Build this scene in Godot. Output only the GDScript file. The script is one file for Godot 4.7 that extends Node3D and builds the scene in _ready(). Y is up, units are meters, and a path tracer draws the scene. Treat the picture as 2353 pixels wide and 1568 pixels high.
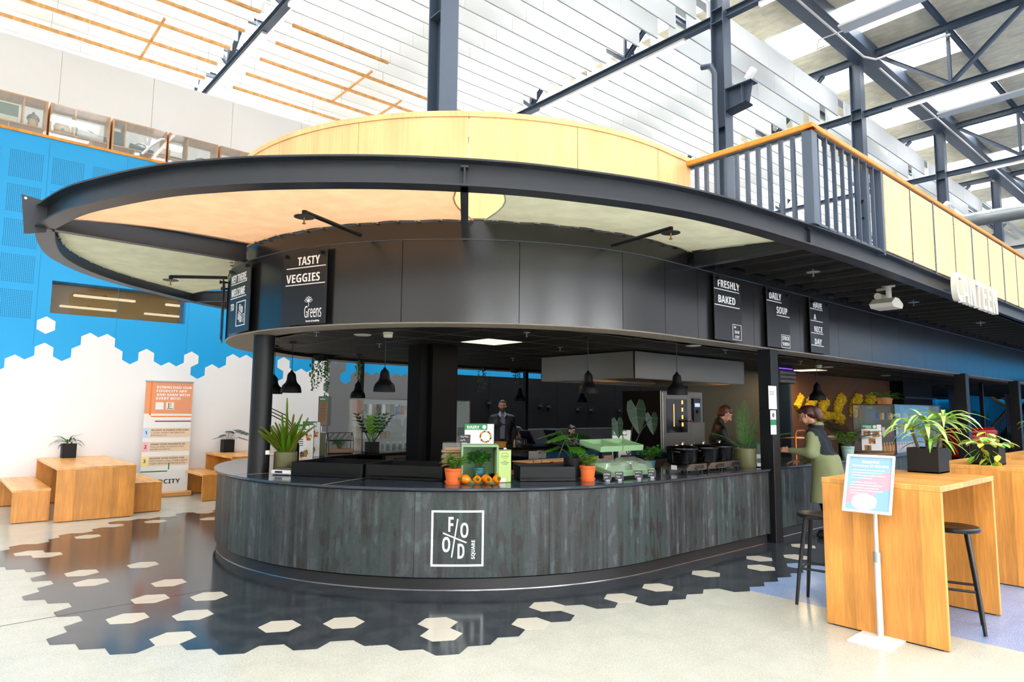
extends Node3D
# Photographed hall: x runs along the hall, z towards the entrance side, y is up.
const AX := 0.716812
var M := {}
var taken := {}
var rng := RandomNumberGenerator.new()

class MB:
	var v := PackedVector3Array()
	var n := PackedVector3Array()
	var t := PackedVector2Array()
	var c := PackedColorArray()
	var col := Color(1, 1, 1)
	var use_c := false
	var xf := Transform3D.IDENTITY
	func put(p: Vector3, nn: Vector3, uv := Vector2.ZERO) -> void:
		v.append(xf * p)
		n.append((xf.basis * nn).normalized())
		t.append(uv)
		if use_c:
			c.append(col)
	func tri(a: Vector3, b: Vector3, d: Vector3, out: Vector3) -> void:
		var nn := (b - a).cross(d - a)
		if nn.length_squared() < 1e-18:
			return
		nn = nn.normalized()
		if nn.dot(out) >= 0.0:
			put(a, nn); put(d, nn); put(b, nn)
		else:
			nn = -nn
			put(a, nn); put(b, nn); put(d, nn)
	func poly(p: Array, out: Vector3) -> void:
		for i in range(1, p.size() - 1):
			tri(p[0], p[i], p[i + 1], out)
	func stri(a: Vector3, b: Vector3, d: Vector3, na: Vector3, nb: Vector3, nd: Vector3, ua := Vector2.ZERO, ub := Vector2.ZERO, ud := Vector2.ZERO) -> void:
		var nn := (b - a).cross(d - a)
		if nn.dot(na + nb + nd) >= 0.0:
			put(a, na, ua); put(d, nd, ud); put(b, nb, ub)
		else:
			put(a, na, ua); put(b, nb, ub); put(d, nd, ud)
	func uquad(a: Vector3, b: Vector3, d: Vector3, e: Vector3, out: Vector3, u0 := Vector2(0, 1), u1 := Vector2(1, 1), u2 := Vector2(1, 0), u3 := Vector2(0, 0)) -> void:
		stri(a, b, d, out, out, out, u0, u1, u2)
		stri(a, d, e, out, out, out, u0, u2, u3)
	func box(o: Vector3, s: Vector3, bev := 0.0) -> void:
		var h := s * 0.5
		var b: float = min(bev, min(h.x, min(h.y, h.z)) * 0.9)
		if b <= 0.0:
			for ax in 3:
				for sg in [-1.0, 1.0]:
					var nn := Vector3.ZERO
					nn[ax] = sg
					var i := (ax + 1) % 3
					var j := (ax + 2) % 3
					var q := []
					for k in [[-1, -1], [1, -1], [1, 1], [-1, 1]]:
						var p := Vector3.ZERO
						p[ax] = sg * h[ax]
						p[i] = k[0] * h[i]
						p[j] = k[1] * h[j]
						q.append(o + p)
					poly(q, nn)
			return
		for ax in 3:
			var i := (ax + 1) % 3
			var j := (ax + 2) % 3
			for sg in [-1.0, 1.0]:
				var nn := Vector3.ZERO
				nn[ax] = sg
				var q := []
				for k in [[-1, -1], [1, -1], [1, 1], [-1, 1]]:
					var p := Vector3.ZERO
					p[ax] = sg * h[ax]
					p[i] = k[0] * (h[i] - b)
					p[j] = k[1] * (h[j] - b)
					q.append(o + p)
				poly(q, nn)
			for si in [-1.0, 1.0]:
				for sj in [-1.0, 1.0]:
					var q := []
					for k in [[-1.0, 0], [1.0, 0], [1.0, 1], [-1.0, 1]]:
						var p := Vector3.ZERO
						p[ax] = k[0] * (h[ax] - b)
						p[i] = si * (h[i] if k[1] == 0 else h[i] - b)
						p[j] = sj * (h[j] - b if k[1] == 0 else h[j])
						q.append(o + p)
					var nn := Vector3.ZERO
					nn[i] = si
					nn[j] = sj
					poly(q, nn)
		for sx in [-1.0, 1.0]:
			for sy in [-1.0, 1.0]:
				for sz in [-1.0, 1.0]:
					var sg := Vector3(sx, sy, sz)
					tri(o + sg * Vector3(h.x, h.y - b, h.z - b), o + sg * Vector3(h.x - b, h.y, h.z - b), o + sg * Vector3(h.x - b, h.y - b, h.z), sg)
	func lathe(o: Vector3, prof: Array, segs := 24, a0 := 0.0, a1 := TAU, sharp := false) -> void:
		# prof: Vector2(r, y) from bottom to top, outer side first
		var m := prof.size()
		for k in m - 1:
			var p: Vector2 = prof[k]
			var q: Vector2 = prof[k + 1]
			if p.distance_to(q) < 1e-6:
				continue
			var e := (q - p).normalized()
			var en := Vector2(e.y, -e.x)
			var n0 := en
			var n1 := en
			if not sharp:
				if k > 0:
					var f: Vector2 = (p - prof[k - 1])
					if f.length() > 1e-6:
						f = f.normalized()
						var fn := Vector2(f.y, -f.x)
						if fn.dot(en) > 0.6: n0 = (fn + en).normalized()
				if k < m - 2:
					var f2: Vector2 = (prof[k + 2] - q)
					if f2.length() > 1e-6:
						f2 = f2.normalized()
						var fn2 := Vector2(f2.y, -f2.x)
						if fn2.dot(en) > 0.6: n1 = (fn2 + en).normalized()
			for s in segs:
				var t0 := lerpf(a0, a1, float(s) / segs)
				var t1 := lerpf(a0, a1, float(s + 1) / segs)
				var c0 := Vector3(cos(t0), 0, sin(t0))
				var c1 := Vector3(cos(t1), 0, sin(t1))
				var A := o + c0 * p.x + Vector3(0, p.y, 0)
				var B := o + c1 * p.x + Vector3(0, p.y, 0)
				var C := o + c1 * q.x + Vector3(0, q.y, 0)
				var D := o + c0 * q.x + Vector3(0, q.y, 0)
				var nA := c0 * n0.x + Vector3(0, n0.y, 0)
				var nB := c1 * n0.x + Vector3(0, n0.y, 0)
				var nC := c1 * n1.x + Vector3(0, n1.y, 0)
				var nD := c0 * n1.x + Vector3(0, n1.y, 0)
				if p.x > 1e-5: stri(A, B, C, nA, nB, nC)
				if q.x > 1e-5: stri(A, C, D, nA, nC, nD)
	func tube(pts: Array, r0: float, r1 := -1.0, segs := 8, capped := true) -> void:
		if r1 < 0.0: r1 = r0
		var m := pts.size()
		var rings := []
		var last := Vector3.ZERO
		for i in m:
			var d: Vector3
			if i == 0: d = pts[1] - pts[0]
			elif i == m - 1: d = pts[i] - pts[i - 1]
			else: d = (pts[i] - pts[i - 1]).normalized() + (pts[i + 1] - pts[i]).normalized()
			d = d.normalized()
			var s := last
			if i == 0:
				s = Vector3.UP.cross(d)
				if s.length() < 0.05: s = Vector3.RIGHT.cross(d)
			s = (s - d * s.dot(d)).normalized()
			last = s
			var w := d.cross(s)
			var r: float = lerpf(r0, r1, float(i) / (m - 1))
			var ring := []
			for k in segs:
				var a := TAU * k / segs
				var dn := s * cos(a) + w * sin(a)
				ring.append([pts[i] + dn * r, dn])
			rings.append(ring)
		for i in m - 1:
			for k in segs:
				var A = rings[i][k]
				var B = rings[i][(k + 1) % segs]
				var C = rings[i + 1][(k + 1) % segs]
				var D = rings[i + 1][k]
				stri(A[0], B[0], C[0], A[1], B[1], C[1])
				stri(A[0], C[0], D[0], A[1], C[1], D[1])
		if capped:
			for e in [0, m - 1]:
				var q := []
				for k in segs: q.append(rings[e][k][0])
				poly(q, (pts[0] - pts[1]) if e == 0 else (pts[m - 1] - pts[m - 2]))
	func prism(p2: PackedVector2Array, z0: float, z1: float) -> void:
		# polygon in xy, extruded along z
		var ix := Geometry2D.triangulate_polygon(p2)
		for i in range(0, ix.size(), 3):
			var a := p2[ix[i]]
			var b := p2[ix[i + 1]]
			var d := p2[ix[i + 2]]
			tri(Vector3(a.x, a.y, z1), Vector3(b.x, b.y, z1), Vector3(d.x, d.y, z1), Vector3(0, 0, 1))
			tri(Vector3(a.x, a.y, z0), Vector3(b.x, b.y, z0), Vector3(d.x, d.y, z0), Vector3(0, 0, -1))
		var cw := Geometry2D.is_polygon_clockwise(p2)
		for i in p2.size():
			var a := p2[i]
			var b := p2[(i + 1) % p2.size()]
			var e := b - a
			var o := Vector3(e.y, -e.x, 0) if not cw else Vector3(-e.y, e.x, 0)
			poly([Vector3(a.x, a.y, z0), Vector3(b.x, b.y, z0), Vector3(b.x, b.y, z1), Vector3(a.x, a.y, z1)], o)
	func sweep(path: Array, prof: Array, closed := false, flat := true) -> void:
		# path: plan points Vector2(x,z); prof: Vector2(offset to the left-hand outside, y) closed loop
		var m := path.size()
		var nr := []
		for i in m:
			var a: Vector2 = path[max(i - 1, 0)]
			var b: Vector2 = path[min(i + 1, m - 1)]
			if closed:
				a = path[(i - 1 + m) % m]
				b = path[(i + 1) % m]
			var d := (b - a).normalized()
			nr.append(Vector2(d.y, -d.x))
		var cnt := m if closed else m - 1
		var pc := Vector2.ZERO
		for q in prof: pc += q
		pc /= prof.size()
		for i in cnt:
			var j := (i + 1) % m
			for k in prof.size():
				var p: Vector2 = prof[k]
				var q: Vector2 = prof[(k + 1) % prof.size()]
				var e := q - p
				var en := Vector2(e.y, -e.x).normalized()
				if Geometry2D.is_polygon_clockwise(PackedVector2Array(prof)): en = -en
				var A := P(path[i], nr[i], p)
				var B := P(path[j], nr[j], p)
				var C := P(path[j], nr[j], q)
				var D := P(path[i], nr[i], q)
				var n0 := Vector3(nr[i].x * en.x, en.y, nr[i].y * en.x)
				var n1 := Vector3(nr[j].x * en.x, en.y, nr[j].y * en.x)
				stri(A, B, C, n0, n1, n1)
				stri(A, C, D, n0, n1, n0)
		if not closed:
			for i in [0, m - 1]:
				var d2: Vector2 = (path[0] - path[1]) if i == 0 else (path[m - 1] - path[m - 2])
				var ix := Geometry2D.triangulate_polygon(PackedVector2Array(prof))
				for k in range(0, ix.size(), 3):
					tri(P(path[i], nr[i], prof[ix[k]]), P(path[i], nr[i], prof[ix[k + 1]]), P(path[i], nr[i], prof[ix[k + 2]]), Vector3(d2.x, 0, d2.y))
	func P(a: Vector2, nn: Vector2, p: Vector2) -> Vector3:
		return Vector3(a.x + nn.x * p.x, p.y, a.y + nn.y * p.x)
	func ball(o: Vector3, r: Vector3, seg := 12, rows := 8) -> void:
		for i in rows:
			var p0 := PI * i / rows - PI / 2
			var p1 := PI * (i + 1) / rows - PI / 2
			for s in seg:
				var q := []
				for w in [[p0, s], [p0, s + 1], [p1, s + 1], [p1, s]]:
					var t0: float = TAU * w[1] / seg
					q.append(Vector3(cos(w[0]) * cos(t0), sin(w[0]), cos(w[0]) * sin(t0)))
				if i > 0: stri(o + q[0] * r, o + q[1] * r, o + q[2] * r, q[0] / r, q[1] / r, q[2] / r)
				if i < rows - 1: stri(o + q[0] * r, o + q[2] * r, o + q[3] * r, q[0] / r, q[2] / r, q[3] / r)
	func mesh() -> ArrayMesh:
		var a := []
		a.resize(Mesh.ARRAY_MAX)
		a[Mesh.ARRAY_VERTEX] = v
		a[Mesh.ARRAY_NORMAL] = n
		a[Mesh.ARRAY_TEX_UV] = t
		if use_c: a[Mesh.ARRAY_COLOR] = c
		var am := ArrayMesh.new()
		am.add_surface_from_arrays(Mesh.PRIMITIVE_TRIANGLES, a)
		return am

func numbered(s: String) -> String:
	if not taken.has(s):
		taken[s] = 0
		return s
	taken[s] += 1
	return "%s_%03d" % [s, taken[s]]

func obj(called: String, mb, mat: Material, parent: Node = self) -> MeshInstance3D:
	var o := MeshInstance3D.new()
	o.mesh = mb.mesh() if mb is MB else mb
	o.material_override = mat
	o.name = numbered(called) if parent == self else called
	parent.add_child(o, true)
	return o

func thing(called: String, label: String, category: String, at := Vector3.ZERO, turn := 0.0, group := "") -> Node3D:
	var o := Node3D.new()
	o.name = numbered(called)
	add_child(o, true)
	o.position = at
	o.rotation.y = turn
	return tag(o, label, category, group)

func tag(o: Node3D, label: String, category: String, group := "") -> Node3D:
	o.set_meta("label", label)
	o.set_meta("category", category)
	if group != "": o.set_meta("group", group)
	return o

func struct(called: String, at := Vector3.ZERO) -> Node3D:
	var o := Node3D.new()
	o.name = numbered(called)
	add_child(o, true)
	o.position = at
	o.set_meta("kind", "structure")
	return o

func bx(o: Vector3, s: Vector3, bev := 0.0) -> MB:
	var b := MB.new()
	b.box(o, s, bev)
	return b
func tb(pts: Array, r0: float, r1 := -1.0, segs := 8) -> MB:
	var b := MB.new()
	b.tube(pts, r0, r1, segs)
	return b
func lt(prof: Array, segs := 24, o := Vector3.ZERO) -> MB:
	var b := MB.new()
	b.lathe(o, prof, segs)
	return b
func span(lo: Vector3, hi: Vector3, bev := 0.0) -> MB:
	return bx((lo + hi) * 0.5, (hi - lo).abs(), bev)

func dup(src: Node3D, at: Vector3, turn: float, label := "") -> Node3D:
	var r: Node3D = src.duplicate()
	var base := String(src.name)
	if base.length() > 4 and base[-4] == "_": base = base.substr(0, base.length() - 4)
	r.name = numbered(base)
	add_child(r, true)
	r.position = at
	r.rotation.y = turn
	if label != "": r.set_meta("label", label)
	return r

func mat(c: Color, rough := 0.6, metal := 0.0, spec := 0.5) -> StandardMaterial3D:
	var m := StandardMaterial3D.new()
	m.albedo_color = c
	m.roughness = rough
	m.metallic = metal
	m.metallic_specular = spec
	return m

func glow(c: Color, e: float) -> StandardMaterial3D:
	var m := mat(c, 0.5)
	m.emission_enabled = true
	m.emission = c
	m.emission_energy_multiplier = e
	return m

func glass(a := 0.12, c := Color(0.9, 0.97, 0.96)) -> StandardMaterial3D:
	var m := mat(Color(c.r, c.g, c.b, a), 0.02)
	m.transparency = BaseMaterial3D.TRANSPARENCY_ALPHA
	return m

func nz(seed_: int, freq: float, w: int, h: int, oct := 3, to_w := 0, to_h := 0) -> PackedByteArray:
	var f := FastNoiseLite.new()
	f.seed = seed_
	f.frequency = freq
	f.noise_type = FastNoiseLite.TYPE_SIMPLEX_SMOOTH
	f.fractal_octaves = oct
	var im := f.get_seamless_image(w, h)
	im.convert(Image.FORMAT_L8)
	if to_w > 0: im.resize(to_w, to_h, Image.INTERPOLATE_CUBIC)
	return im.get_data()

func tex(w: int, h: int, f: Callable) -> ImageTexture:
	var d := PackedByteArray()
	d.resize(w * h * 3)
	for y in h:
		for x in w:
			var c: Color = f.call(x, y)
			var i := (y * w + x) * 3
			d[i] = clampi(int(c.r * 255.0 + 0.5), 0, 255)
			d[i + 1] = clampi(int(c.g * 255.0 + 0.5), 0, 255)
			d[i + 2] = clampi(int(c.b * 255.0 + 0.5), 0, 255)
	var im := Image.create_from_data(w, h, false, Image.FORMAT_RGB8, d)
	return ImageTexture.create_from_image(im)

func tmat(t: Texture2D, rough: float, scale := Vector3.ONE, world := true, spec := 0.5) -> StandardMaterial3D:
	var m := mat(Color.WHITE, rough, 0.0, spec)
	m.albedo_texture = t
	m.uv1_triplanar = true
	m.uv1_world_triplanar = world
	m.uv1_scale = scale
	return m

func letters(s: String, size: float, at: Vector3, parent: Node, m: Material, sx := 1.0, depth := 0.004, bold := true, turn := Vector3.ZERO, called := "lettering", align := 0) -> MeshInstance3D:
	var t := TextMesh.new()
	var f := SystemFont.new()
	f.font_names = PackedStringArray(["Droid Sans"])
	f.font_weight = 700 if bold else 400
	t.font = f
	t.text = s
	t.font_size = 64
	t.pixel_size = size / 46.0
	t.depth = depth
	t.curve_step = 2.0
	t.horizontal_alignment = [HORIZONTAL_ALIGNMENT_CENTER, HORIZONTAL_ALIGNMENT_LEFT, HORIZONTAL_ALIGNMENT_RIGHT][align]
	var o := MeshInstance3D.new()
	o.mesh = t
	o.material_override = m
	o.name = called
	parent.add_child(o, true)
	o.position = at
	o.rotation = turn
	o.scale = Vector3(sx, 1, 1)
	return o

func arc(c: Vector2, r: float, a0: float, a1: float, k: int) -> Array:
	var o := []
	for i in k + 1:
		var a := lerpf(a0, a1, float(i) / k)
		o.append(c + Vector2(cos(a), sin(a)) * r)
	return o

func make_materials() -> void:
	M.white = mat(Color(0.86, 0.855, 0.84), 0.6)
	M.wallwhite = mat(Color(0.89, 0.88, 0.87), 0.55)
	M.greypaint = mat(Color(0.42, 0.42, 0.42), 0.6)
	M.blue = mat(Color(0.0, 0.60, 0.83), 0.5)
	M.steel = mat(Color(0.27, 0.32, 0.385), 0.42)
	M.black = mat(Color(0.07, 0.072, 0.078), 0.45, 0.0, 0.4)
	M.blacksoft = mat(Color(0.035, 0.035, 0.037), 0.7, 0.0, 0.25)
	M.signblack = mat(Color(0.075, 0.075, 0.08), 0.35)
	M.cream = mat(Color(0.85, 0.83, 0.76), 0.55)
	M.lettering = mat(Color(0.95, 0.95, 0.94), 0.5)
	M.chrome = mat(Color(0.75, 0.75, 0.75), 0.25, 1.0)
	M.brushed = mat(Color(0.50, 0.48, 0.44), 0.36, 1.0)
	M.glass = glass()
	M.green = mat(Color(0.07, 0.48, 0.27), 0.5)
	M.terracotta = mat(Color(0.84, 0.40, 0.16), 0.75)
	M.olive = mat(Color(0.35, 0.345, 0.21), 0.6)
	M.soil = mat(Color(0.11, 0.08, 0.06), 0.95)
	M.brass = mat(Color(0.62, 0.48, 0.26), 0.3, 1.0)
	# beech staves
	var g1 := nz(3, 0.012, 512, 64, 4, 512, 512)
	var g2 := nz(9, 0.09, 512, 32, 3, 512, 512)
	var g3 := nz(17, 0.006, 256, 256, 2, 512, 512)
	var st := []
	rng.seed = 5
	for i in 16: st.append(rng.randf())
	var wood := func(base: Color, vary: float, staves: int):
		return tex(512, 512, func(x: int, y: int):
			var i := y * 512 + x
			var s: float = st[int(x * staves / 512.0) % 16] if staves > 0 else 0.5
			var sh := 512 * ((y + int(s * 377)) % 512) + x
			var k: float = 1.0 + vary * (s - 0.5) + 0.16 * (g1[sh] / 255.0 - 0.5) + 0.13 * (g2[i] / 255.0 - 0.5) + 0.07 * (g3[i] / 255.0 - 0.5)
			return Color(base.r * k, base.g * k * (0.97 + 0.03 * k), base.b * k * (0.9 + 0.1 * k)))
	var beech: ImageTexture = wood.call(Color(0.82, 0.55, 0.25), 0.16, 10)
	M.beech = tmat(beech, 0.38, Vector3(1.1, 1.1, 1.1), false)
	var birch: ImageTexture = wood.call(Color(0.93, 0.73, 0.49), 0.05, 0)
	M.birch = tmat(birch, 0.45, Vector3(0.8, 0.35, 0.8), true)
	M.pine = tmat(wood.call(Color(0.84, 0.62, 0.36), 0.05, 0), 0.6, Vector3(1.2, 0.6, 1.2), true)
	M.orangewood = tmat(wood.call(Color(0.86, 0.55, 0.17), 0.04, 0), 0.45, Vector3(1, 1, 1), true)
	# counter cladding: weathered metal look
	var a1 := nz(21, 0.02, 512, 48, 4, 512, 512)
	var a2 := nz(22, 0.05, 512, 20, 3, 512, 512)
	var a3 := nz(23, 0.03, 512, 256, 5, 512, 512)
	var a4 := nz(24, 0.008, 256, 128, 2, 512, 512)
	var a5 := nz(25, 0.11, 512, 512, 3)
	var clad := tex(512, 512, func(x: int, y: int):
		var i := y * 512 + x
		var s := (a1[i] * 0.5 + a2[i] * 0.5) / 255.0
		var k := a3[i] / 255.0
		var base := Color(0.185, 0.20, 0.197).lerp(Color(0.265, 0.27, 0.28), smoothstep(0.4, 0.68, s))
		base = base.lerp(Color(0.205, 0.27, 0.25), 0.6 * smoothstep(0.5, 0.72, a4[i] / 255.0 * 0.5 + k * 0.5))
		if s > 0.56 and k > 0.56: base = base.lerp(Color(0.37, 0.41, 0.405), 0.6 * smoothstep(0.56, 0.70, k))
		if s < 0.46 and k < 0.47: base = base.lerp(Color(0.15, 0.135, 0.115), 0.7)
		var f := 0.93 + 0.14 * (a5[i] / 255.0)
		return Color(base.r * f, base.g * f, base.b * f))
	M.clad = tmat(clad, 0.5, Vector3(0.62, 0.45, 0.62), true, 0.4)
	# floors
	var b1 := nz(31, 0.35, 512, 512, 1)
	var b2 := nz(32, 0.31, 512, 512, 1)
	var b3 := nz(33, 0.01, 256, 256, 3, 512, 512)
	var speck := func(base: Color, hi: Color, lo: Color):
		return tex(512, 512, func(x: int, y: int):
			var i := y * 512 + x
			var c := base
			var f := 0.975 + 0.05 * b3[i] / 255.0
			c = Color(c.r * f, c.g * f, c.b * f)
			if b1[i] > 205: c = c.lerp(hi, 0.9)
			elif b2[i] > 214: c = c.lerp(lo, 0.6)
			elif b2[i] < 44: c = c.lerp(Color(0.55, 0.6, 0.75), 0.35)
			return c)
	M.floor = tmat(speck.call(Color(0.69, 0.68, 0.62), Color(0.93, 0.93, 0.90), Color(0.52, 0.47, 0.38)), 0.2, Vector3(0.95, 0.95, 0.95))
	M.floorblue = tmat(speck.call(Color(0.47, 0.55, 0.68), Color(0.86, 0.9, 0.95), Color(0.3, 0.36, 0.48)), 0.22, Vector3(0.95, 0.95, 0.95))
	M.hexcream = mat(Color(0.75, 0.72, 0.65), 0.17)
	var d1 := nz(41, 0.012, 512, 512, 4)
	var d2 := nz(42, 0.03, 512, 128, 4, 512, 512)
	var d3 := nz(43, 0.4, 512, 512, 1)
	var dark := tex(512, 512, func(x: int, y: int):
		var i := y * 512 + x
		var k := d1[i] / 255.0
		var c := Color(0.155, 0.175, 0.195).lerp(Color(0.21, 0.222, 0.235), smoothstep(0.35, 0.7, k))
		if d2[i] > 172: c = c.lerp(Color(0.40, 0.42, 0.43), (d2[i] - 172) / 260.0)
		if d3[i] > 247: c = c.lerp(Color(0.7, 0.68, 0.6), 0.6)
		return c)
	M.floordark = tmat(dark, 0.13, Vector3(0.55, 0.55, 0.55))
	# canvas sails
	var e1 := nz(51, 0.02, 256, 256, 4)
	M.canvas = tmat(tex(256, 256, func(x: int, y: int):
		var f := 0.95 + 0.1 * e1[y * 256 + x] / 255.0
		return Color(0.88 * f, 0.84 * f, 0.76 * f)), 0.85, Vector3(0.7, 0.7, 0.7))
	M.canvas.backlight_enabled = true
	M.canvas.backlight = Color(0.66, 0.65, 0.58)
	M.roofdeck = tmat(tex(256, 256, func(x: int, y: int):
		var f := 0.93 + 0.14 * e1[y * 256 + x] / 255.0
		if x % 32 < 1: f *= 0.8
		return Color(0.93 * f, 0.88 * f, 0.76 * f)), 0.8, Vector3(0.5, 0.5, 0.5))
	# perforated acoustic panel: 18 x 18 punched holes
	M.perf = mat(Color.WHITE, 0.5)
	M.perf.albedo_texture = tex(288, 288, func(x: int, y: int):
		var p := Vector2((x % 16) - 7.5, (y % 16) - 7.5).length()
		return Color(0.0, 0.60, 0.83) if p > 3.6 else Color(0.01, 0.15, 0.25))
	M.leaf = mat(Color(0.16, 0.40, 0.08), 0.5)
	M.leaf.backlight_enabled = true
	M.leaf.backlight = Color(0.12, 0.25, 0.03)
	M.leafdark = mat(Color(0.05, 0.17, 0.07), 0.42)
	M.leafbright = mat(Color(0.40, 0.62, 0.10), 0.5)
	M.leafbright.backlight_enabled = true
	M.leafbright.backlight = Color(0.25, 0.35, 0.04)
	M.stem = mat(Color(0.28, 0.36, 0.12), 0.6)
	M.bark = mat(Color(0.40, 0.30, 0.16), 0.8)
	M.skyglass = glass(0.06, Color(0.95, 0.97, 0.98))
	M.winglass = glass(0.16, Color(0.75, 0.62, 0.4))
	M.striplight = glow(Color(1.0, 0.97, 0.92), 1.1)
	M.tubeglow = glow(Color(1.0, 0.93, 0.8), 1.3)
	M.baffle = mat(Color(0.90, 0.90, 0.885), 0.9)
	M.baffle.backlight_enabled = true
	M.baffle.backlight = Color(0.25, 0.25, 0.24)
	M.galv = mat(Color(0.66, 0.68, 0.68), 0.4, 0.6)
	M.ochre = mat(Color(0.42, 0.32, 0.18), 0.7)
	M.bluedeep = mat(Color(0.0, 0.42, 0.62), 0.5)
	M.lining = mat(Color(0.07, 0.07, 0.072), 0.75, 0.0, 0.3)
	M.rim = mat(Color(0.62, 0.58, 0.52), 0.5)
	M.sailpeach = M.canvas.duplicate()
	M.sailpeach.albedo_color = Color(1.0, 0.95, 0.90)
	M.sailpeach.backlight = Color(0.98, 0.84, 0.73)
	M.sailsand = M.canvas.duplicate()
	M.sailsand.albedo_color = Color(0.9, 0.95, 0.95)
	M.fascia = mat(Color(0.10, 0.10, 0.105), 0.24, 0.0, 0.6)
	M.fasciablue = mat(Color(0.085, 0.145, 0.195), 0.4)
	M.worktop = mat(Color(0.17, 0.20, 0.24), 0.12)
	M.plinth = mat(Color(0.105, 0.10, 0.10), 0.45)
	M.worktopin = mat(Color(0.09, 0.085, 0.075), 0.2)
	M.ceilblack = mat(Color(0.07, 0.066, 0.06), 0.6)
	M.gridline = mat(Color(0.30, 0.26, 0.20), 0.4)
	M.steeldark = mat(Color(0.135, 0.15, 0.175), 0.38)
	M.rib = mat(Color(0.17, 0.16, 0.14), 0.5)
	M.birchpale = tmat(wood.call(Color(0.94, 0.78, 0.54), 0.03, 0), 0.45, Vector3(0.8, 0.35, 0.8), true)
	M.beechtop = tmat(wood.call(Color(0.83, 0.58, 0.29), 0.12, 8), 0.26, Vector3(1.1, 1.1, 1.1), false)
	M.planter = mat(Color(0.075, 0.07, 0.066), 0.6, 0.0, 0.4)
	M.dracleaf = mat(Color(0.66, 0.76, 0.42), 0.45)
	M.dracleaf.backlight_enabled = true
	M.dracleaf.backlight = Color(0.3, 0.4, 0.1)
	M.yellowleaf = mat(Color(0.78, 0.76, 0.22), 0.5)
	M.stoolblack = mat(Color(0.045, 0.045, 0.048), 0.32)
	M.standwhite = mat(Color(0.82, 0.82, 0.81), 0.35)
	M.posterblue = mat(Color(0.50, 0.64, 0.80), 0.4)
	M.posterpink = mat(Color(0.86, 0.56, 0.60), 0.4)
	M.paper = mat(Color(0.90, 0.89, 0.87), 0.6)
	M.pinebase = mat(Color(0.80, 0.58, 0.34), 0.5)
	M.peachprint = mat(Color(0.87, 0.58, 0.42), 0.6)
	M.orangeprint = mat(Color(0.93, 0.48, 0.05), 0.6)
	M.purpleprint = mat(Color(0.42, 0.06, 0.24), 0.6)
	M.rowprint = mat(Color(0.88, 0.78, 0.66), 0.6)
	M.navyprint = mat(Color(0.12, 0.16, 0.3), 0.6)
	M.darkprint = mat(Color(0.14, 0.12, 0.12), 0.6)
	M.drawer = mat(Color(0.24, 0.18, 0.10), 0.5)
	M.boardwood = tmat(wood.call(Color(0.50, 0.33, 0.17), 0.08, 4), 0.5, Vector3(1.5, 1.5, 1.5), false)
	M.ovenglass = mat(Color(0.07, 0.055, 0.04), 0.06)
	M.warmglow = glow(Color(1.0, 0.72, 0.35), 2.0)
	M.bulbglow = glow(Color(1.0, 0.78, 0.5), 3.0)
	M.panelglow = glow(Color(1.0, 0.95, 0.86), 1.4)
	M.violetglow = glow(Color(0.62, 0.35, 1.0), 1.2)
	M.screenblue = glow(Color(0.75, 0.85, 1.0), 0.6)
	M.redgloss = mat(Color(0.62, 0.03, 0.04), 0.25)
	M.olivewall = mat(Color(0.22, 0.20, 0.13), 0.7)
	M.brownwall = mat(Color(0.36, 0.22, 0.10), 0.8)
	M.moss = mat(Color(0.80, 0.66, 0.06), 0.9)
	M.lampblack = mat(Color(0.03, 0.03, 0.033), 0.5, 0.0, 0.3)
	M.greymid = mat(Color(0.40, 0.39, 0.38), 0.5)
	M.greydark = mat(Color(0.2, 0.2, 0.21), 0.8)
	M.trayblack = mat(Color(0.035, 0.035, 0.037), 0.45, 0.0, 0.35)
	M.clearblock = glass(0.35, Color(0.9, 0.92, 0.95))
	M.clearbox = glass(0.14, Color(0.93, 0.93, 0.9))
	M.caseglass = glass(0.10, Color(0.85, 0.95, 0.92))
	M.vcol = mat(Color.WHITE, 0.6)
	M.vcol.vertex_color_use_as_albedo = true
	M.pepper = mat(Color(0.93, 0.50, 0.03), 0.25)
	M.stemgreen = mat(Color(0.30, 0.38, 0.10), 0.6)
	M.enamel = mat(Color(0.03, 0.03, 0.032), 0.12)
	M.fern = mat(Color(0.50, 0.55, 0.13), 0.6)
	M.mint = mat(Color(0.34, 0.55, 0.12), 0.55)
	M.parsley = mat(Color(0.18, 0.50, 0.08), 0.5)
	M.palegreen = mat(Color(0.50, 0.64, 0.47), 0.6)
	M.tealpot = mat(Color(0.20, 0.42, 0.45), 0.5)
	M.aubergine = mat(Color(0.06, 0.03, 0.05), 0.2)
	M.tin = mat(Color(0.62, 0.72, 0.38), 0.3)
	M.tinprint = mat(Color(0.12, 0.24, 0.12), 0.5)
	M.bread = mat(Color(0.84, 0.70, 0.50), 0.8)
	M.philo = mat(Color(0.17, 0.42, 0.06), 0.4)
	M.petal = mat(Color(0.90, 0.88, 0.84), 0.7)
	M.palm = mat(Color(0.20, 0.46, 0.14), 0.5)
	M.sage = mat(Color(0.30, 0.36, 0.29), 0.6)
	M.vein = mat(Color(0.45, 0.55, 0.45), 0.5)
	M.boxdark = mat(Color(0.10, 0.12, 0.12), 0.4)
	M.boxtan = mat(Color(0.55, 0.42, 0.28), 0.6)
	M.boxblue = mat(Color(0.06, 0.22, 0.55), 0.35)
	M.boxred = mat(Color(0.62, 0.10, 0.10), 0.4)
	M.boxyellow = mat(Color(0.82, 0.62, 0.10), 0.4)
	M.bottlegreen = mat(Color(0.10, 0.2, 0.06), 0.15)
	M.bottledark = mat(Color(0.03, 0.04, 0.03), 0.12)
	M.ivy = mat(Color(0.30, 0.45, 0.28), 0.5)
	M.amber = mat(Color(0.78, 0.56, 0.22), 0.4)
	M.juice = mat(Color(0.88, 0.66, 0.12), 0.3)
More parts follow.
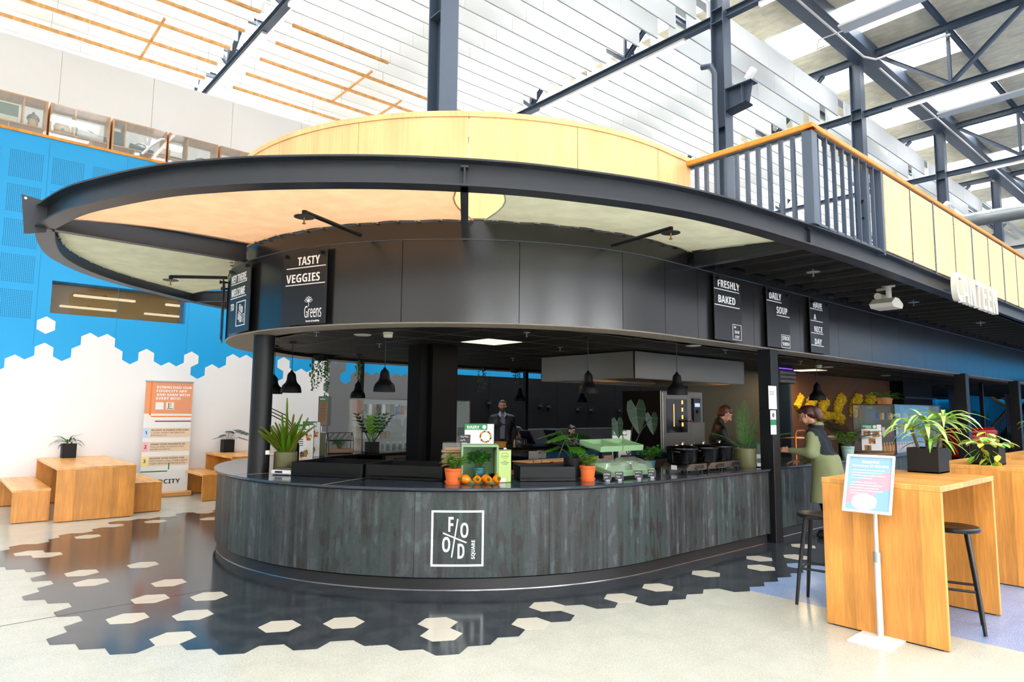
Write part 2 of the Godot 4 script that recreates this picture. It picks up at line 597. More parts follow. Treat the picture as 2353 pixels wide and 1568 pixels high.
	M.juiceorange = mat(Color(0.85, 0.42, 0.10), 0.3)
	M.clay = mat(Color(0.66, 0.42, 0.24), 0.7)
	M.mintpot = mat(Color(0.62, 0.75, 0.70), 0.5)
	M.copper = mat(Color(0.72, 0.42, 0.22), 0.3, 0.8)
	M.vskin = mat(Color.WHITE, 0.6)
	M.vskin.vertex_color_use_as_albedo = true
	M.vhair = mat(Color.WHITE, 0.45)
	M.vhair.vertex_color_use_as_albedo = true
	M.vcloth = mat(Color.WHITE, 0.85)
	M.vcloth.vertex_color_use_as_albedo = true
	M.eyewhite = mat(Color(0.8, 0.78, 0.75), 0.3)
	M.iris = mat(Color(0.08, 0.06, 0.05), 0.2)
	M.apron = mat(Color(0.70, 0.50, 0.28), 0.8)
	M.shirt = mat(Color(0.42, 0.40, 0.44), 0.8)
	M.collar = mat(Color(0.55, 0.62, 0.68), 0.8)
	M.showwood = tmat(wood.call(Color(0.80, 0.56, 0.28), 0.05, 0), 0.5, Vector3(1, 1, 1), true)
	M.boxtanlight = mat(Color(0.80, 0.68, 0.48), 0.5)
	M.darkgreen = mat(Color(0.05, 0.26, 0.17), 0.35)

var env: Environment
func _ready() -> void:
	var cam := Camera3D.new()
	cam.name = "camera"
	add_child(cam)
	cam.fov = 54.23
	cam.near = 0.05
	cam.far = 300.0
	cam.position = Vector3(-5.557, 1.6, 7.321)
	cam.basis = Basis(Vector3.UP, -AX) * Basis(Vector3.RIGHT, deg_to_rad(5.92)) * Basis(Vector3.BACK, deg_to_rad(0.5))
	cam.current = true
	var we := WorldEnvironment.new()
	we.name = "world_environment"
	env = Environment.new()
	env.background_mode = Environment.BG_SKY
	var sky := Sky.new()
	var sm := ProceduralSkyMaterial.new()
	sm.sky_top_color = Color(0.93, 0.95, 0.98)
	sm.sky_horizon_color = Color(0.97, 0.97, 0.97)
	sm.ground_bottom_color = Color(0.5, 0.5, 0.48)
	sm.ground_horizon_color = Color(0.75, 0.75, 0.73)
	sm.sky_energy_multiplier = 1.0
	sky.sky_material = sm
	env.sky = sky
	env.background_energy_multiplier = SKY_ENERGY
	env.ambient_light_source = Environment.AMBIENT_SOURCE_DISABLED
	env.tonemap_mode = Environment.TONE_MAPPER_LINEAR
	env.tonemap_exposure = EXPOSURE
	env.sdfgi_enabled = true
	env.ssao_enabled = true
	env.ssil_enabled = true
	we.environment = env
	add_child(we)
	make_materials()
	build_floor()
	build_shell()
	build_roof()
	build_wall_left()
	build_kiosk()
	build_ring()
	build_upper()
	build_signs()
	build_left_furniture()
	build_right_furniture()
	build_kiosk_inside()
	build_counter_things()
	build_back_things()
	build_people()
	build_ceiling_things()
	build_displays()

const SKY_ENERGY := 22.0
const EXPOSURE := 0.84

const HS := 0.15331571
func hex_at(i: int, j: int) -> Vector2:
	var th := deg_to_rad(-29.2165)
	var a := i * 1.5 * HS
	var b := (j + (0.5 if posmod(i, 2) == 1 else 0.0)) * sqrt(3.0) * HS
	return Vector2(-2.545 + a * cos(th) + b * sin(th), 3.044 - a * sin(th) + b * cos(th))

func hex_corner(c: Vector2, k: int, s := HS) -> Vector2:
	var a := deg_to_rad(-29.2165 + 60.0 * k)
	return c + Vector2(cos(a), -sin(a)) * s

func build_floor() -> void:
	var f := struct("floor")
	obj("screed", span(Vector3(-18, -0.3, -15), Vector3(40, -0.012, 16)), M.greypaint, f)
	obj("terrazzo_sheet", span(Vector3(-18, -0.012, -15), Vector3(40, 0, 16)), M.floor, f)
	obj("blue_sheet", span(Vector3(0.15, 0, 3.2), Vector3(40, 0.0008, 16)), M.floorblue, f)
	var runs := [-20,-12,-11,-19,-14,-11,-18,-16,-13,-18,-11,-10,-17,-20,-20,-17,-18,-17,-17,-15,-13,-17,-11,-10,-16,-20,-9,-15,-21,-21,-15,-19,-8,-14,-22,-9,-14,-7,-5,-13,-22,-8,-13,-6,-5,-12,-25,-21,-12,-19,-10,-12,-8,-3,-11,-30,-1,-10,-30,-7,-10,-5,-5,-10,-3,-3,-10,-1,0,-9,-31,0,-8,-31,-5,-8,-3,-3,-8,-1,-1,-7,-32,0,-6,-32,1,-5,-33,-2,-5,0,0,-4,-33,1,-3,-34,-2,-3,0,0,-2,-34,1,-1,-35,1,0,-35,-1,0,2,2,1,-36,1,2,-36,1,3,-37,-1,4,-37,-2,4,0,0,5,-38,-2,6,-38,-1,7,-39,-3,8,-39,-1,9,-40,-4,9,-2,-2,10,-40,-2,11,-41,-3,12,-41,-5,12,-3,-2,13,-42,-3,14,-42,-3,15,-43,-6,15,-4,-4,16,-43,-7,16,-5,-4,17,-44,-6,18,-44,-7,18,-5,-5,19,-45,-6,20,-45,-9,20,-7,-6,21,-46,-7,22,-46,-7,23,-47,-8,24,-47,-8,25,-48,-9,26,-48,-9,27,-49,-10,28,-49,-10,29,-50,-10,30,-50,-10,31,-51,-11,32,-51,-11,33,-52,-12,34,-52,-12,35,-53,-13,36,-53,-13,37,-53,-14,38,-53,-14,39,-52,-15,40,-50,-15,41,-49,-16,42,-47,-16,43,-46,-17,44,-44,-17,45,-43,-18,46,-40,-18,47,-39,-19,48,-37,-19,49,-36,-20,50,-34,-20,51,-33,-21,52,-31,-21,53,-30,-22,54,-28,-22,55,-27,-23,56,-25,-23,57,-24,-24]
	var b := MB.new()
	for q in range(0, runs.size(), 3):
		for j in range(runs[q + 1], runs[q + 2] + 1):
			var c := hex_at(runs[q], j)
			var p := []
			for k in 6:
				var w := hex_corner(c, k, HS * 1.0005)
				p.append(Vector3(w.x, 0.0016, w.y))
			b.poly(p, Vector3.UP)
	b.box(Vector3(21.5, 0.0011, -0.5), Vector3(20, 0.001, 9.2))
	obj("dark_vinyl", b, M.floordark, f)
	var cr := [-5,-1,-3,-1,0,0,0,1,9,-3,12,-4,15,-5,16,-6,-8,-2,-8,-4,-10,-4,-10,-2,-10,-6,-12,-9,-13,-7,-14,-8,-17,-16,-18,-12,-17,-12,-15,-20,-12,-20,20,-8,18,-6,3,0,4,-1,7,-2,-8,0]
	for q in range(0, cr.size(), 2):
		var c := hex_at(cr[q], cr[q + 1])
		var h := MB.new()
		var pl := PackedVector2Array()
		for k in 6:
			var w := hex_corner(Vector2.ZERO, k, HS * 0.997)
			pl.append(Vector2(w.x, -w.y))
		h.xf = Transform3D(Basis(Vector3.RIGHT, -PI / 2), Vector3(c.x, 0, c.y))
		h.prism(pl, 0.0002, 0.0018)
		obj("hexagon_inlay", h, M.hexcream, f)
	var bc := hex_at(17, -5)
	var hb := MB.new()
	var pb := PackedVector2Array()
	for k in 6:
		var w := hex_corner(Vector2.ZERO, k, HS * 0.997)
		pb.append(Vector2(w.x, -w.y))
	hb.xf = Transform3D(Basis(Vector3.RIGHT, -PI / 2), Vector3(bc.x, 0, bc.y))
	hb.prism(pb, 0.0002, 0.0018)
	obj("hexagon_inlay", hb, M.floorblue, f)
	# welded seam across the vinyl
	var sm := MB.new()
	sm.tube([Vector3(-5.04, 0.0012, 1.08), Vector3(-3.53, 0.0012, 1.01)], 0.0014, -1, 4)
	obj("welded_seam", sm, M.black, f)

func build_shell() -> void:
	var wf := struct("wall_front")
	obj("masonry", span(Vector3(-18.3, 4.4, 16), Vector3(40.3, 12.3, 16.3)), M.wallwhite, wf)
	obj("masonry", span(Vector3(-18.3, 0, 16), Vector3(40.3, 0.6, 16.3)), M.wallwhite, wf)
	var x0 := -18.3
	for i in 4:
		var a: float = -13.0 + 5.0 * i
		obj("masonry", span(Vector3(x0, 0.6, 16), Vector3(a, 4.4, 16.3)), M.wallwhite, wf)
		x0 = a + 3.6
		var w := struct("window_%d" % (i + 2), Vector3(a, 0.6, 16.1))  # unseen window, added to bring fill light onto the counter front
		obj("pane", span(Vector3(0.06, 0.06, 0.04), Vector3(3.54, 3.74, 0.046)), M.skyglass, w)
		for fx in [0.0, 1.77, 3.54]: obj("frame_bar", span(Vector3(fx, 0.06, 0.0), Vector3(fx + 0.06, 3.74, 0.08)), M.steel, w)
		for fy in [0.0, 3.74]: obj("frame_bar", span(Vector3(0, fy, 0.0), Vector3(3.6, fy + 0.06, 0.08)), M.steel, w)
	obj("masonry", span(Vector3(x0, 0.6, 16), Vector3(40.3, 4.4, 16.3)), M.wallwhite, wf)
	var wb := struct("wall_back")
	obj("masonry", span(Vector3(-18.3, 0, -15.3), Vector3(40.3, 12.3, -15)), M.wallwhite, wb)
	var we := struct("wall_entrance")
	obj("masonry", span(Vector3(-18.3, 0, -15), Vector3(-18, 12.3, 16)), M.wallwhite, we)
	var wr := struct("wall_right")
	obj("masonry", span(Vector3(40, 0, -15), Vector3(40.3, 6.0, 16)), M.blue, wr)
	obj("masonry", span(Vector3(40, 6.0, -15), Vector3(40.3, 12.3, 16)), M.wallwhite, wr)

func ibeam(a: Vector3, b: Vector3, h: float, w: float, tf := 0.018, tw := 0.012) -> MB:
	# I-section between two points, web upright
	var m := MB.new()
	var d := (b - a)
	var L := d.length()
	var z := d.normalized()
	var up := Vector3.UP
	if abs(z.y) > 0.95: up = Vector3.RIGHT
	var x := up.cross(z).normalized()
	up = z.cross(x)
	m.xf = Transform3D(Basis(x, up, z), (a + b) * 0.5)
	m.box(Vector3(0, h / 2 - tf / 2, 0), Vector3(w, tf, L), 0.003)
	m.box(Vector3(0, -h / 2 + tf / 2, 0), Vector3(w, tf, L), 0.003)
	m.box(Vector3.ZERO, Vector3(tw, h - 2 * tf, L))
	return m

func build_roof() -> void:
	var r := struct("ceiling")
	var zs := [-15.3]
	# deck strips between the skylight slots of every bay
	var xs := []
	for k in range(-3, 6): xs.append(-0.5 + 7.2 * k)
	var edge := -18.3
	for t in xs:
		for s in [[t - 2.5, t - 0.9], [t + 0.6, t + 2.2]]:
			if s[0] < -18 or s[1] > 40: continue
			obj("roof_deck", span(Vector3(edge, 12.0, -15.3), Vector3(s[0], 12.3, 16.3)), M.roofdeck, r)
			edge = s[1]
			var z := -14.8
			while z < 15.5:
				if z > 2.1 and z < 4.1:
					obj("roof_deck", span(Vector3(s[0], 12.0, z - 0.06), Vector3(s[1], 12.3, z + 1.84)), M.roofdeck, r)
					z += 1.9
					continue
				obj("skylight_bar", span(Vector3(s[0], 11.98, z - 0.06), Vector3(s[1], 12.25, z + 0.06)), M.white, r)
				obj("skylight_pane", span(Vector3(s[0], 12.2, z + 0.06), Vector3(s[1], 12.206, z + 1.84)), M.skyglass, r)
				z += 1.9
	obj("roof_deck", span(Vector3(edge, 12.0, -15.3), Vector3(40.3, 12.3, 16.3)), M.roofdeck, r)
	# columns with trusses
	for k in range(-1, 6):
		var x: float = -0.5 + 7.2 * k
		var c := thing("steel_column", ["blue-grey steel column rising out of the round parapet", "blue-grey steel column with bracket behind the balcony corner", "second blue-grey steel column behind the wooden balustrade", "third blue-grey steel column along the balustrade", "distant blue-grey steel column by the air duct", "farthest blue-grey steel column at the end wall", "blue-grey steel column near the entrance wall"][posmod(k, 7)], "column", Vector3(x, 0, 0))
		var m := MB.new()
		m.box(Vector3(0, 5.8, 0.141), Vector3(0.30, 11.6, 0.018), 0.004)
		m.box(Vector3(0, 5.8, -0.141), Vector3(0.30, 11.6, 0.018), 0.004)
		m.box(Vector3(0, 5.8, 0), Vector3(0.012, 11.6, 0.264))
		obj("shaft", m, M.steel, c)
		for y in [7.06, 7.55, 9.9, 10.2]:
			obj("stiffener", span(Vector3(-0.145, y, -0.13), Vector3(0.145, y + 0.014, 0.13)), M.steel, c)
		var t := thing("roof_truss", ["white-lit roof truss over the round parapet", "roof truss carried by the column with the bracket", "roof truss over the second column of the balustrade", "roof truss over the third column", "roof truss by the air duct", "roof truss nearest the end wall", "roof truss by the entrance"][posmod(k, 7)], "truss", Vector3(x, 0, 0))
		obj("lower_chord", ibeam(Vector3(0, 10.06, -14.9), Vector3(0, 10.06, -0.16), 0.16, 0.16), M.steel, t)
		obj("lower_chord", ibeam(Vector3(0, 10.06, 0.16), Vector3(0, 10.06, 15.9), 0.16, 0.16), M.steel, t)
		obj("upper_chord", ibeam(Vector3(0, 11.72, -14.9), Vector3(0, 11.72, 15.9), 0.18, 0.18), M.steel, t)
		for z0 in [-12.8, -9.4, -6.0, -2.62, 2.3, 5.7, 9.1, 12.5]:
			obj("web_post", ibeam(Vector3(0, 10.14, z0), Vector3(0, 11.63, z0), 0.08, 0.08, 0.01, 0.008), M.steel, t)
			for sg in [-1.0, 1.0]:
				obj("diagonal", ibeam(Vector3(0, 10.16, z0), Vector3(0, 11.62, z0 + sg * 1.7), 0.10, 0.10, 0.012, 0.01), M.steel, t)
		for lz in [[-5.6, -0.9], [0.9, 6.5], [7.5, 13.0], [-13.5, -7.0]]:
			var l := thing("strip_light", ["long white strip light under the truss of the round parapet", "long white strip light under the truss with the bracket column", "long white strip light under the second truss past the balcony corner", "long white strip light under the third truss past the balcony corner", "long white strip light under the truss by the duct", "long white strip light under the farthest truss", "long white strip light under the entrance truss"][posmod(k, 7)], "light", Vector3(x, 9.94, 0), 0, "strip lights under the trusses")
			obj("housing", span(Vector3(-0.05, -0.02, lz[0]), Vector3(0.05, 0.04, lz[1]), 0.004), M.white, l)
			obj("diffuser", span(Vector3(-0.045, -0.05, lz[0]), Vector3(0.045, -0.02, lz[1]), 0.004), M.striplight, l)
			area_lamp(l, Vector3(0, -0.06, (lz[0] + lz[1]) / 2), Vector2(0.09, lz[1] - lz[0]), 1.5, Color(1.0, 0.97, 0.93))
	# box girder along the column line and dark purlins
	var g := thing("box_girder", "large blue-grey box girder running along the column heads", "beam")
	obj("girder", span(Vector3(-17.9, 11.62, -0.05), Vector3(39.9, 11.97, 0.55), 0.01), M.steel, g)
	for z in [2.2, 4.1, 6.0, 7.9, 9.8, 11.7, 13.6, -2.4, -4.3, -6.2, -8.1, -10.0, -11.9, -13.8]:
		var p := thing("purlin", "dark steel purlin under the cream roof deck", "beam", Vector3(0, 0, z), 0, "roof purlins")
		obj("rail", ibeam(Vector3(-18, 11.9, 0), Vector3(39.9, 11.9, 0), 0.16, 0.10), M.steel, p)
	# felt baffles
	var pan := bx(Vector3.ZERO, Vector3(1.345, 0.6, 0.04), 0.004).mesh()
	var names := ["over the entrance bay", "over the bay above the round kiosk", "over the bay behind the balcony corner", "over the bay past the second column", "over the bay past the third column", "over the last bay"]
	for bay in range(-2, 4):
		for i in 28:
			var z := -0.5 - 0.512 * i
			if bay == 1 and i < 1: pass
			var b := thing("ceiling_baffle", "white hanging felt baffle " + names[bay + 2], "baffle", Vector3(-0.5 + 7.2 * bay + 0.3, 10.48, z), 0, "white ceiling baffles " + names[bay + 2])
			for q in 5:
				var o := obj("panel", pan, M.baffle, b)
				o.position = Vector3(0.67 + 1.35 * q - 0.04 * (i % 2), 0, 0)
	# pine battens hung below the baffles
	for bay in [-1, 0]:
		for i in 5:
			var z := -6.3 - 0.95 * i
			var x0: float = -0.5 + 7.2 * bay + 0.35
			var x1: float = x0 + ([6.5, 6.5, 6.5, 6.5, 6.5] if bay == -1 else [2.4, 5.6, 4.8, 5.2, 4.4])[i]
			var b := thing("pine_batten", "thin pine batten hanging under the white baffles", "batten", Vector3.ZERO, 0, "pine battens under the baffles")
			obj("lath", span(Vector3(x0, 9.93, z - 0.035), Vector3(x1, 9.99, z + 0.035), 0.004), M.pine, b)
			for q in 3: obj("hanger", span(Vector3(lerpf(x0 + 0.2, x1 - 0.2, q / 2.0) - 0.004, 9.98, z - 0.004), Vector3(lerpf(x0 + 0.2, x1 - 0.2, q / 2.0) + 0.004, 11.95, z + 0.004)), M.galv, b)
	for c in [[-5.4, -10.3, -6.1], [-2.3, -10.3, -8.0], [2.2, -9.3, -7.0], [3.6, -10.3, -7.9], [4.6, -10.3, -6.9]]:
		var b := thing("cross_batten", "short pine cross batten tying the long battens", "batten", Vector3.ZERO, 0, "pine cross battens")
		obj("lath", span(Vector3(c[0] - 0.025, 9.99, c[1]), Vector3(c[0] + 0.025, 10.03, c[2])), M.pine, b)
	# bracket on the second column
	var br := thing("crane_bracket", "short steel bracket beam on the column with a white spotlight", "bracket", Vector3(6.7, 0, 0))
	var wb := MB.new()
	wb.xf = Transform3D(Basis(Vector3.UP, -PI / 2), Vector3.ZERO)
	wb.prism(PackedVector2Array([Vector2(0.15, 7.86), Vector2(0.62, 7.92), Vector2(0.70, 8.34), Vector2(0.15, 8.34)]), -0.008, 0.008)
	obj("web_plate", wb, M.steel, br)
	obj("top_plate", span(Vector3(-0.14, 8.34, 0.15), Vector3(0.14, 8.36, 0.74), 0.003), M.steel, br)
	var bp := MB.new()
	bp.poly([Vector3(-0.14, 7.85, 0.15), Vector3(0.14, 7.85, 0.15), Vector3(0.14, 7.91, 0.62), Vector3(-0.14, 7.91, 0.62)], Vector3.DOWN)
	bp.poly([Vector3(-0.14, 7.87, 0.15), Vector3(0.14, 7.87, 0.15), Vector3(0.14, 7.93, 0.62), Vector3(-0.14, 7.93, 0.62)], Vector3.UP)
	obj("bottom_plate", bp, M.steel, br)
	obj("gusset", span(Vector3(-0.12, 7.9, 0.5), Vector3(0.12, 8.34, 0.512)), M.steel, br)
	var sp := thing("spotlight", "white cylinder spotlight clamped on the column bracket", "spotlight", Vector3(6.7, 8.36, 0.62))
	var sc := MB.new()
	sc.xf = Transform3D(Basis(Vector3.RIGHT, 0.7), Vector3(0, 0.17, 0.04))
	sc.lathe(Vector3.ZERO, [Vector2(0, -0.12), Vector2(0.085, -0.12), Vector2(0.085, 0.1), Vector2(0.06, 0.13), Vector2(0, 0.13)], 16)
	obj("head", sc, M.white, sp)
	obj("yoke", tb([Vector3(-0.1, 0, 0), Vector3(-0.1, 0.17, 0.02), Vector3(0.1, 0.17, 0.02), Vector3(0.1, 0, 0)], 0.008), M.white, sp)
	for q in [[20.55, 8.75, 0.2, "white spotlight clamped beside the third column of the balustrade"]]:
		var s2 := thing("spotlight", q[3], "spotlight", Vector3(q[0], q[1], q[2]))
		var s3 := MB.new()
		s3.xf = Transform3D(Basis(Vector3.RIGHT, 0.8), Vector3.ZERO)
		s3.lathe(Vector3.ZERO, [Vector2(0, -0.2), Vector2(0.12, -0.2), Vector2(0.12, 0.15), Vector2(0.08, 0.2), Vector2(0, 0.2)], 16)
		obj("head", s3, M.white, s2)
		obj("yoke", tb([Vector3(0, 0, 0), Vector3(0.45, 0.1, -0.1)], 0.03), M.black, s2)
	var dp := thing("drain_pipe", "dark drain pipe running up beside the column with the bracket", "pipe", Vector3(6.42, 3.4, 0.0))
	obj("pipe", tb([Vector3(0, 0, 0), Vector3(0, 5.3, 0), Vector3(0.0, 5.5, -0.08), Vector3(0, 5.55, -0.3)], 0.06, -1, 12), M.steel, dp)
	# white radiant panels hung under the deck
	for k in [1, 2]:
		for z in [1.0, 4.2]:
			var h := thing("radiant_panel", "white radiant heating panel hanging under the cream roof deck", "heater", Vector3(-0.5 + 7.2 * k + 4.0 , 11.0, z + 1.2), 0, "radiant panels")
			obj("panel", bx(Vector3.ZERO, Vector3(0.42, 0.06, 2.6), 0.01), M.white, h)
			obj("feed_pipe", tb([Vector3(0.1, 0, -1.3), Vector3(0.1, 0.02, -1.9), Vector3(0.1, -0.2, -1.95), Vector3(0.1, -0.2, -1.75)], 0.018), M.white, h)
	var wp := thing("water_pipe", "white pipe running along the box girder and turning at the column head", "pipe")
	obj("pipe", tb([Vector3(0, 11.5, 0.4), Vector3(13.4, 11.5, 0.4), Vector3(13.7, 11.45, 0.6), Vector3(13.75, 11.42, 2.4)], 0.03), M.white, wp)
	obj("pipe", tb([Vector3(14.4, 11.5, 0.45), Vector3(39, 11.5, 0.45)], 0.03), M.white, wp)
	for z in [-1.5, -1.0]:
		var tr := thing("cable_tray", "galvanised cable tray above the front baffles", "cable tray", Vector3(0, 11.2, z), 0, "cable trays")
		obj("tray", span(Vector3(-8, 0, -0.1), Vector3(39, 0.05, 0.1)), M.galv, tr)
	var du := thing("air_duct", "round galvanised air duct crossing in front of the end wall", "duct", Vector3(26.5, 9.6, 0))
	obj("duct", tb([Vector3(0, 0, -1.2), Vector3(0, 0, 12)], 0.3, -1, 20), M.galv, du)
	for z in [0.2, 2.5, 5.0]:
		obj("seam_ring", tb([Vector3(0, 0, z), Vector3(0, 0, z + 0.05)], 0.315, -1, 20), M.galv, du)

func build_wall_left() -> void:
	# blue wall with a window into a meeting room, printed honeycomb edge below
	var w := struct("wall_left")
	var x0 := -18.0
	var x1 := 40.0
	var z := -6.2
	obj("masonry", span(Vector3(x0, 0, z - 0.3), Vector3(x1, 3.165, z)), M.blue, w)
	obj("masonry", span(Vector3(x0, 3.165, z - 0.3), Vector3(-4.12, 3.72, z)), M.blue, w)
	obj("masonry", span(Vector3(-2.0, 3.165, z - 0.3), Vector3(x1, 3.72, z)), M.blue, w)
	obj("masonry", span(Vector3(x0, 3.72, z - 0.3), Vector3(x1, 6.16, z)), M.blue, w)
	var slab := struct("gallery_slab")
	obj("slab", span(Vector3(x0, 5.86, -15), Vector3(x1, 6.16, z - 0.3)), M.white, slab)
	# room behind the window
	var room := struct("meeting_room")
	obj("side", span(Vector3(-6.6, 2.2, -10.0), Vector3(-6.5, 5.0, z - 0.3)), M.ochre, room)
	obj("side", span(Vector3(1.5, 2.2, -10.0), Vector3(1.6, 5.0, z - 0.3)), M.ochre, room)
	obj("rear", span(Vector3(-6.6, 2.2, -10.1), Vector3(1.6, 5.0, -10.0)), M.ochre, room)
	obj("room_ceiling", span(Vector3(-6.6, 3.76, -10.0), Vector3(1.6, 3.86, z - 0.3)), M.ochre, room)
	obj("room_floor", span(Vector3(-6.6, 2.2, -10.0), Vector3(1.6, 2.3, z - 0.3)), M.greypaint, room)
	for s in [[-3.1, -7.6, 1.05], [-1.5, -7.6, 1.05], [-3.1, -9.4, 1.05], [-1.55, -9.4, 0.95]]:
		var l := thing("tube_light", "glowing tube light on the brown ceiling behind the wall window", "light", Vector3(s[0], 3.70, s[1]), 0, "tube lights behind the window")
		obj("tube", bx(Vector3.ZERO, Vector3(s[2], 0.045, 0.07), 0.01), M.tubeglow, l)
		obj("hanger", span(Vector3(-0.02, 0.02, -0.02), Vector3(0.02, 0.06, 0.02)), M.black, l)
		area_lamp(l, Vector3(0, -0.03, 0), Vector2(s[2], 0.06), 0.35, Color(1.0, 0.86, 0.62))
	var win := struct("window_1")
	obj("pane", span(Vector3(-4.12, 3.165, z - 0.2), Vector3(-2.0, 3.72, z - 0.194)), M.winglass, win)
	obj("reveal", span(Vector3(-2.03, 3.165, z - 0.29), Vector3(-2.0, 3.72, z + 0.002)), M.bluedeep, win)
	# seams and perforated acoustic squares
	var px := -7.0
	var pm := MB.new()
	pm.uquad(Vector3(-0.235, -0.235, 0), Vector3(0.235, -0.235, 0), Vector3(0.235, 0.235, 0), Vector3(-0.235, 0.235, 0), Vector3(0, 0, 1))
	var pmesh := pm.mesh()
	for ci in range(-6, 24):
		for ri in 5:
			var cx: float = -4.61 + 0.59 * ci
			var cy: float = 5.615 - 0.586 * ri
			if ri >= 3 and ci > 0: continue
			if ci >= 3 and ri > 1: continue
			var q := obj("perforated_panel", pmesh, M.perf, w)
			q.position = Vector3(cx, cy, z + 0.002)
	for ci in range(-6, 14):
		obj("joint", span(Vector3(-4.31 + 1.18 * ci - 0.003, 2.6, z), Vector3(-4.31 + 1.18 * ci + 0.003, 6.1, z + 0.001)), M.bluedeep, w)
	# honeycomb paint
	var hs := 0.148
	var hw := hs * sqrt(3.0)
	var white := MB.new()
	var grey := MB.new()
	var rowA := [-6, -4, -3, -2, 0, 3, 6, 7, 10, 13, 14, 15]
	for row in range(-12, 4):
		for k in range(-22, 32):
			var half := posmod(row, 2) == 1
			var cx: float = -2.62 + hw * (k + (0.5 if half else 0.0))
			var cy: float = 2.507 + row * 1.5 * hs
			var on := false
			if row <= -1: on = k >= -9 or row <= -2
			if row == -1 and (k == 3 or k == 9 or k == 15 or k < -8): on = false
			if row == 0: on = k in rowA
			if row == 1: on = k == -4 or k == -3 or k == 13
			if row == 2: on = k == -6
			if not on: continue
			var p := []
			for q in 6:
				var a := PI / 6 + PI / 3 * q
				p.append(Vector3(cx + cos(a) * hs * 1.001, maxf(cy + sin(a) * hs * 1.001, 0.0), z + 0.0015))
			if cx > 0.93 and (row < 1): grey.poly(p, Vector3.BACK)
			else: white.poly(p, Vector3.BACK)
	obj("white_honeycomb_paint", white, M.wallwhite, w)
	obj("grey_honeycomb_paint", grey, M.greypaint, w)
	# black lining behind the seats
	var bl := struct("wall_lining")
	for i in 9:
		obj("panel", span(Vector3(4.15 + 1.25 * i, 0, z + 0.01), Vector3(4.15 + 1.25 * i + 1.24, 2.47, z + 0.07), 0.004), M.lining, bl)

func area_lamp(parent: Node, at: Vector3, size: Vector2, e: float, c: Color) -> void:
	var a := AreaLight3D.new()
	a.name = "lamp"
	a.area_size = size
	a.light_energy = e
	a.light_color = c
	a.shadow_enabled = true
	a.area_range = 60
	parent.add_child(a, true)
	a.position = at
	a.rotation.x = -PI / 2

const FC := Vector2(0.19, -0.07)
func fascia_path(r: float, x_end := 32.0, a_end := -1) -> Array:
	# from the front straight, round the drum, to the rear straight
	var p := [Vector2(x_end, FC.y + r)]
	for i in 49:
		var a := PI / 2 + PI * i / 48.0
		p.append(FC + Vector2(cos(a), sin(a)) * r)
	p.append(Vector2(x_end, FC.y - r))
	return p

func plate_arc(c: Vector2, r: float, a0: float, a1: float, y0: float, y1: float, th: float, k: int) -> MB:
	var m := MB.new()
	m.sweep(arc(c, r, a0, a1, k), [Vector2(-th / 2, y0), Vector2(th / 2, y0), Vector2(th / 2, y1), Vector2(-th / 2, y1)])
	return m

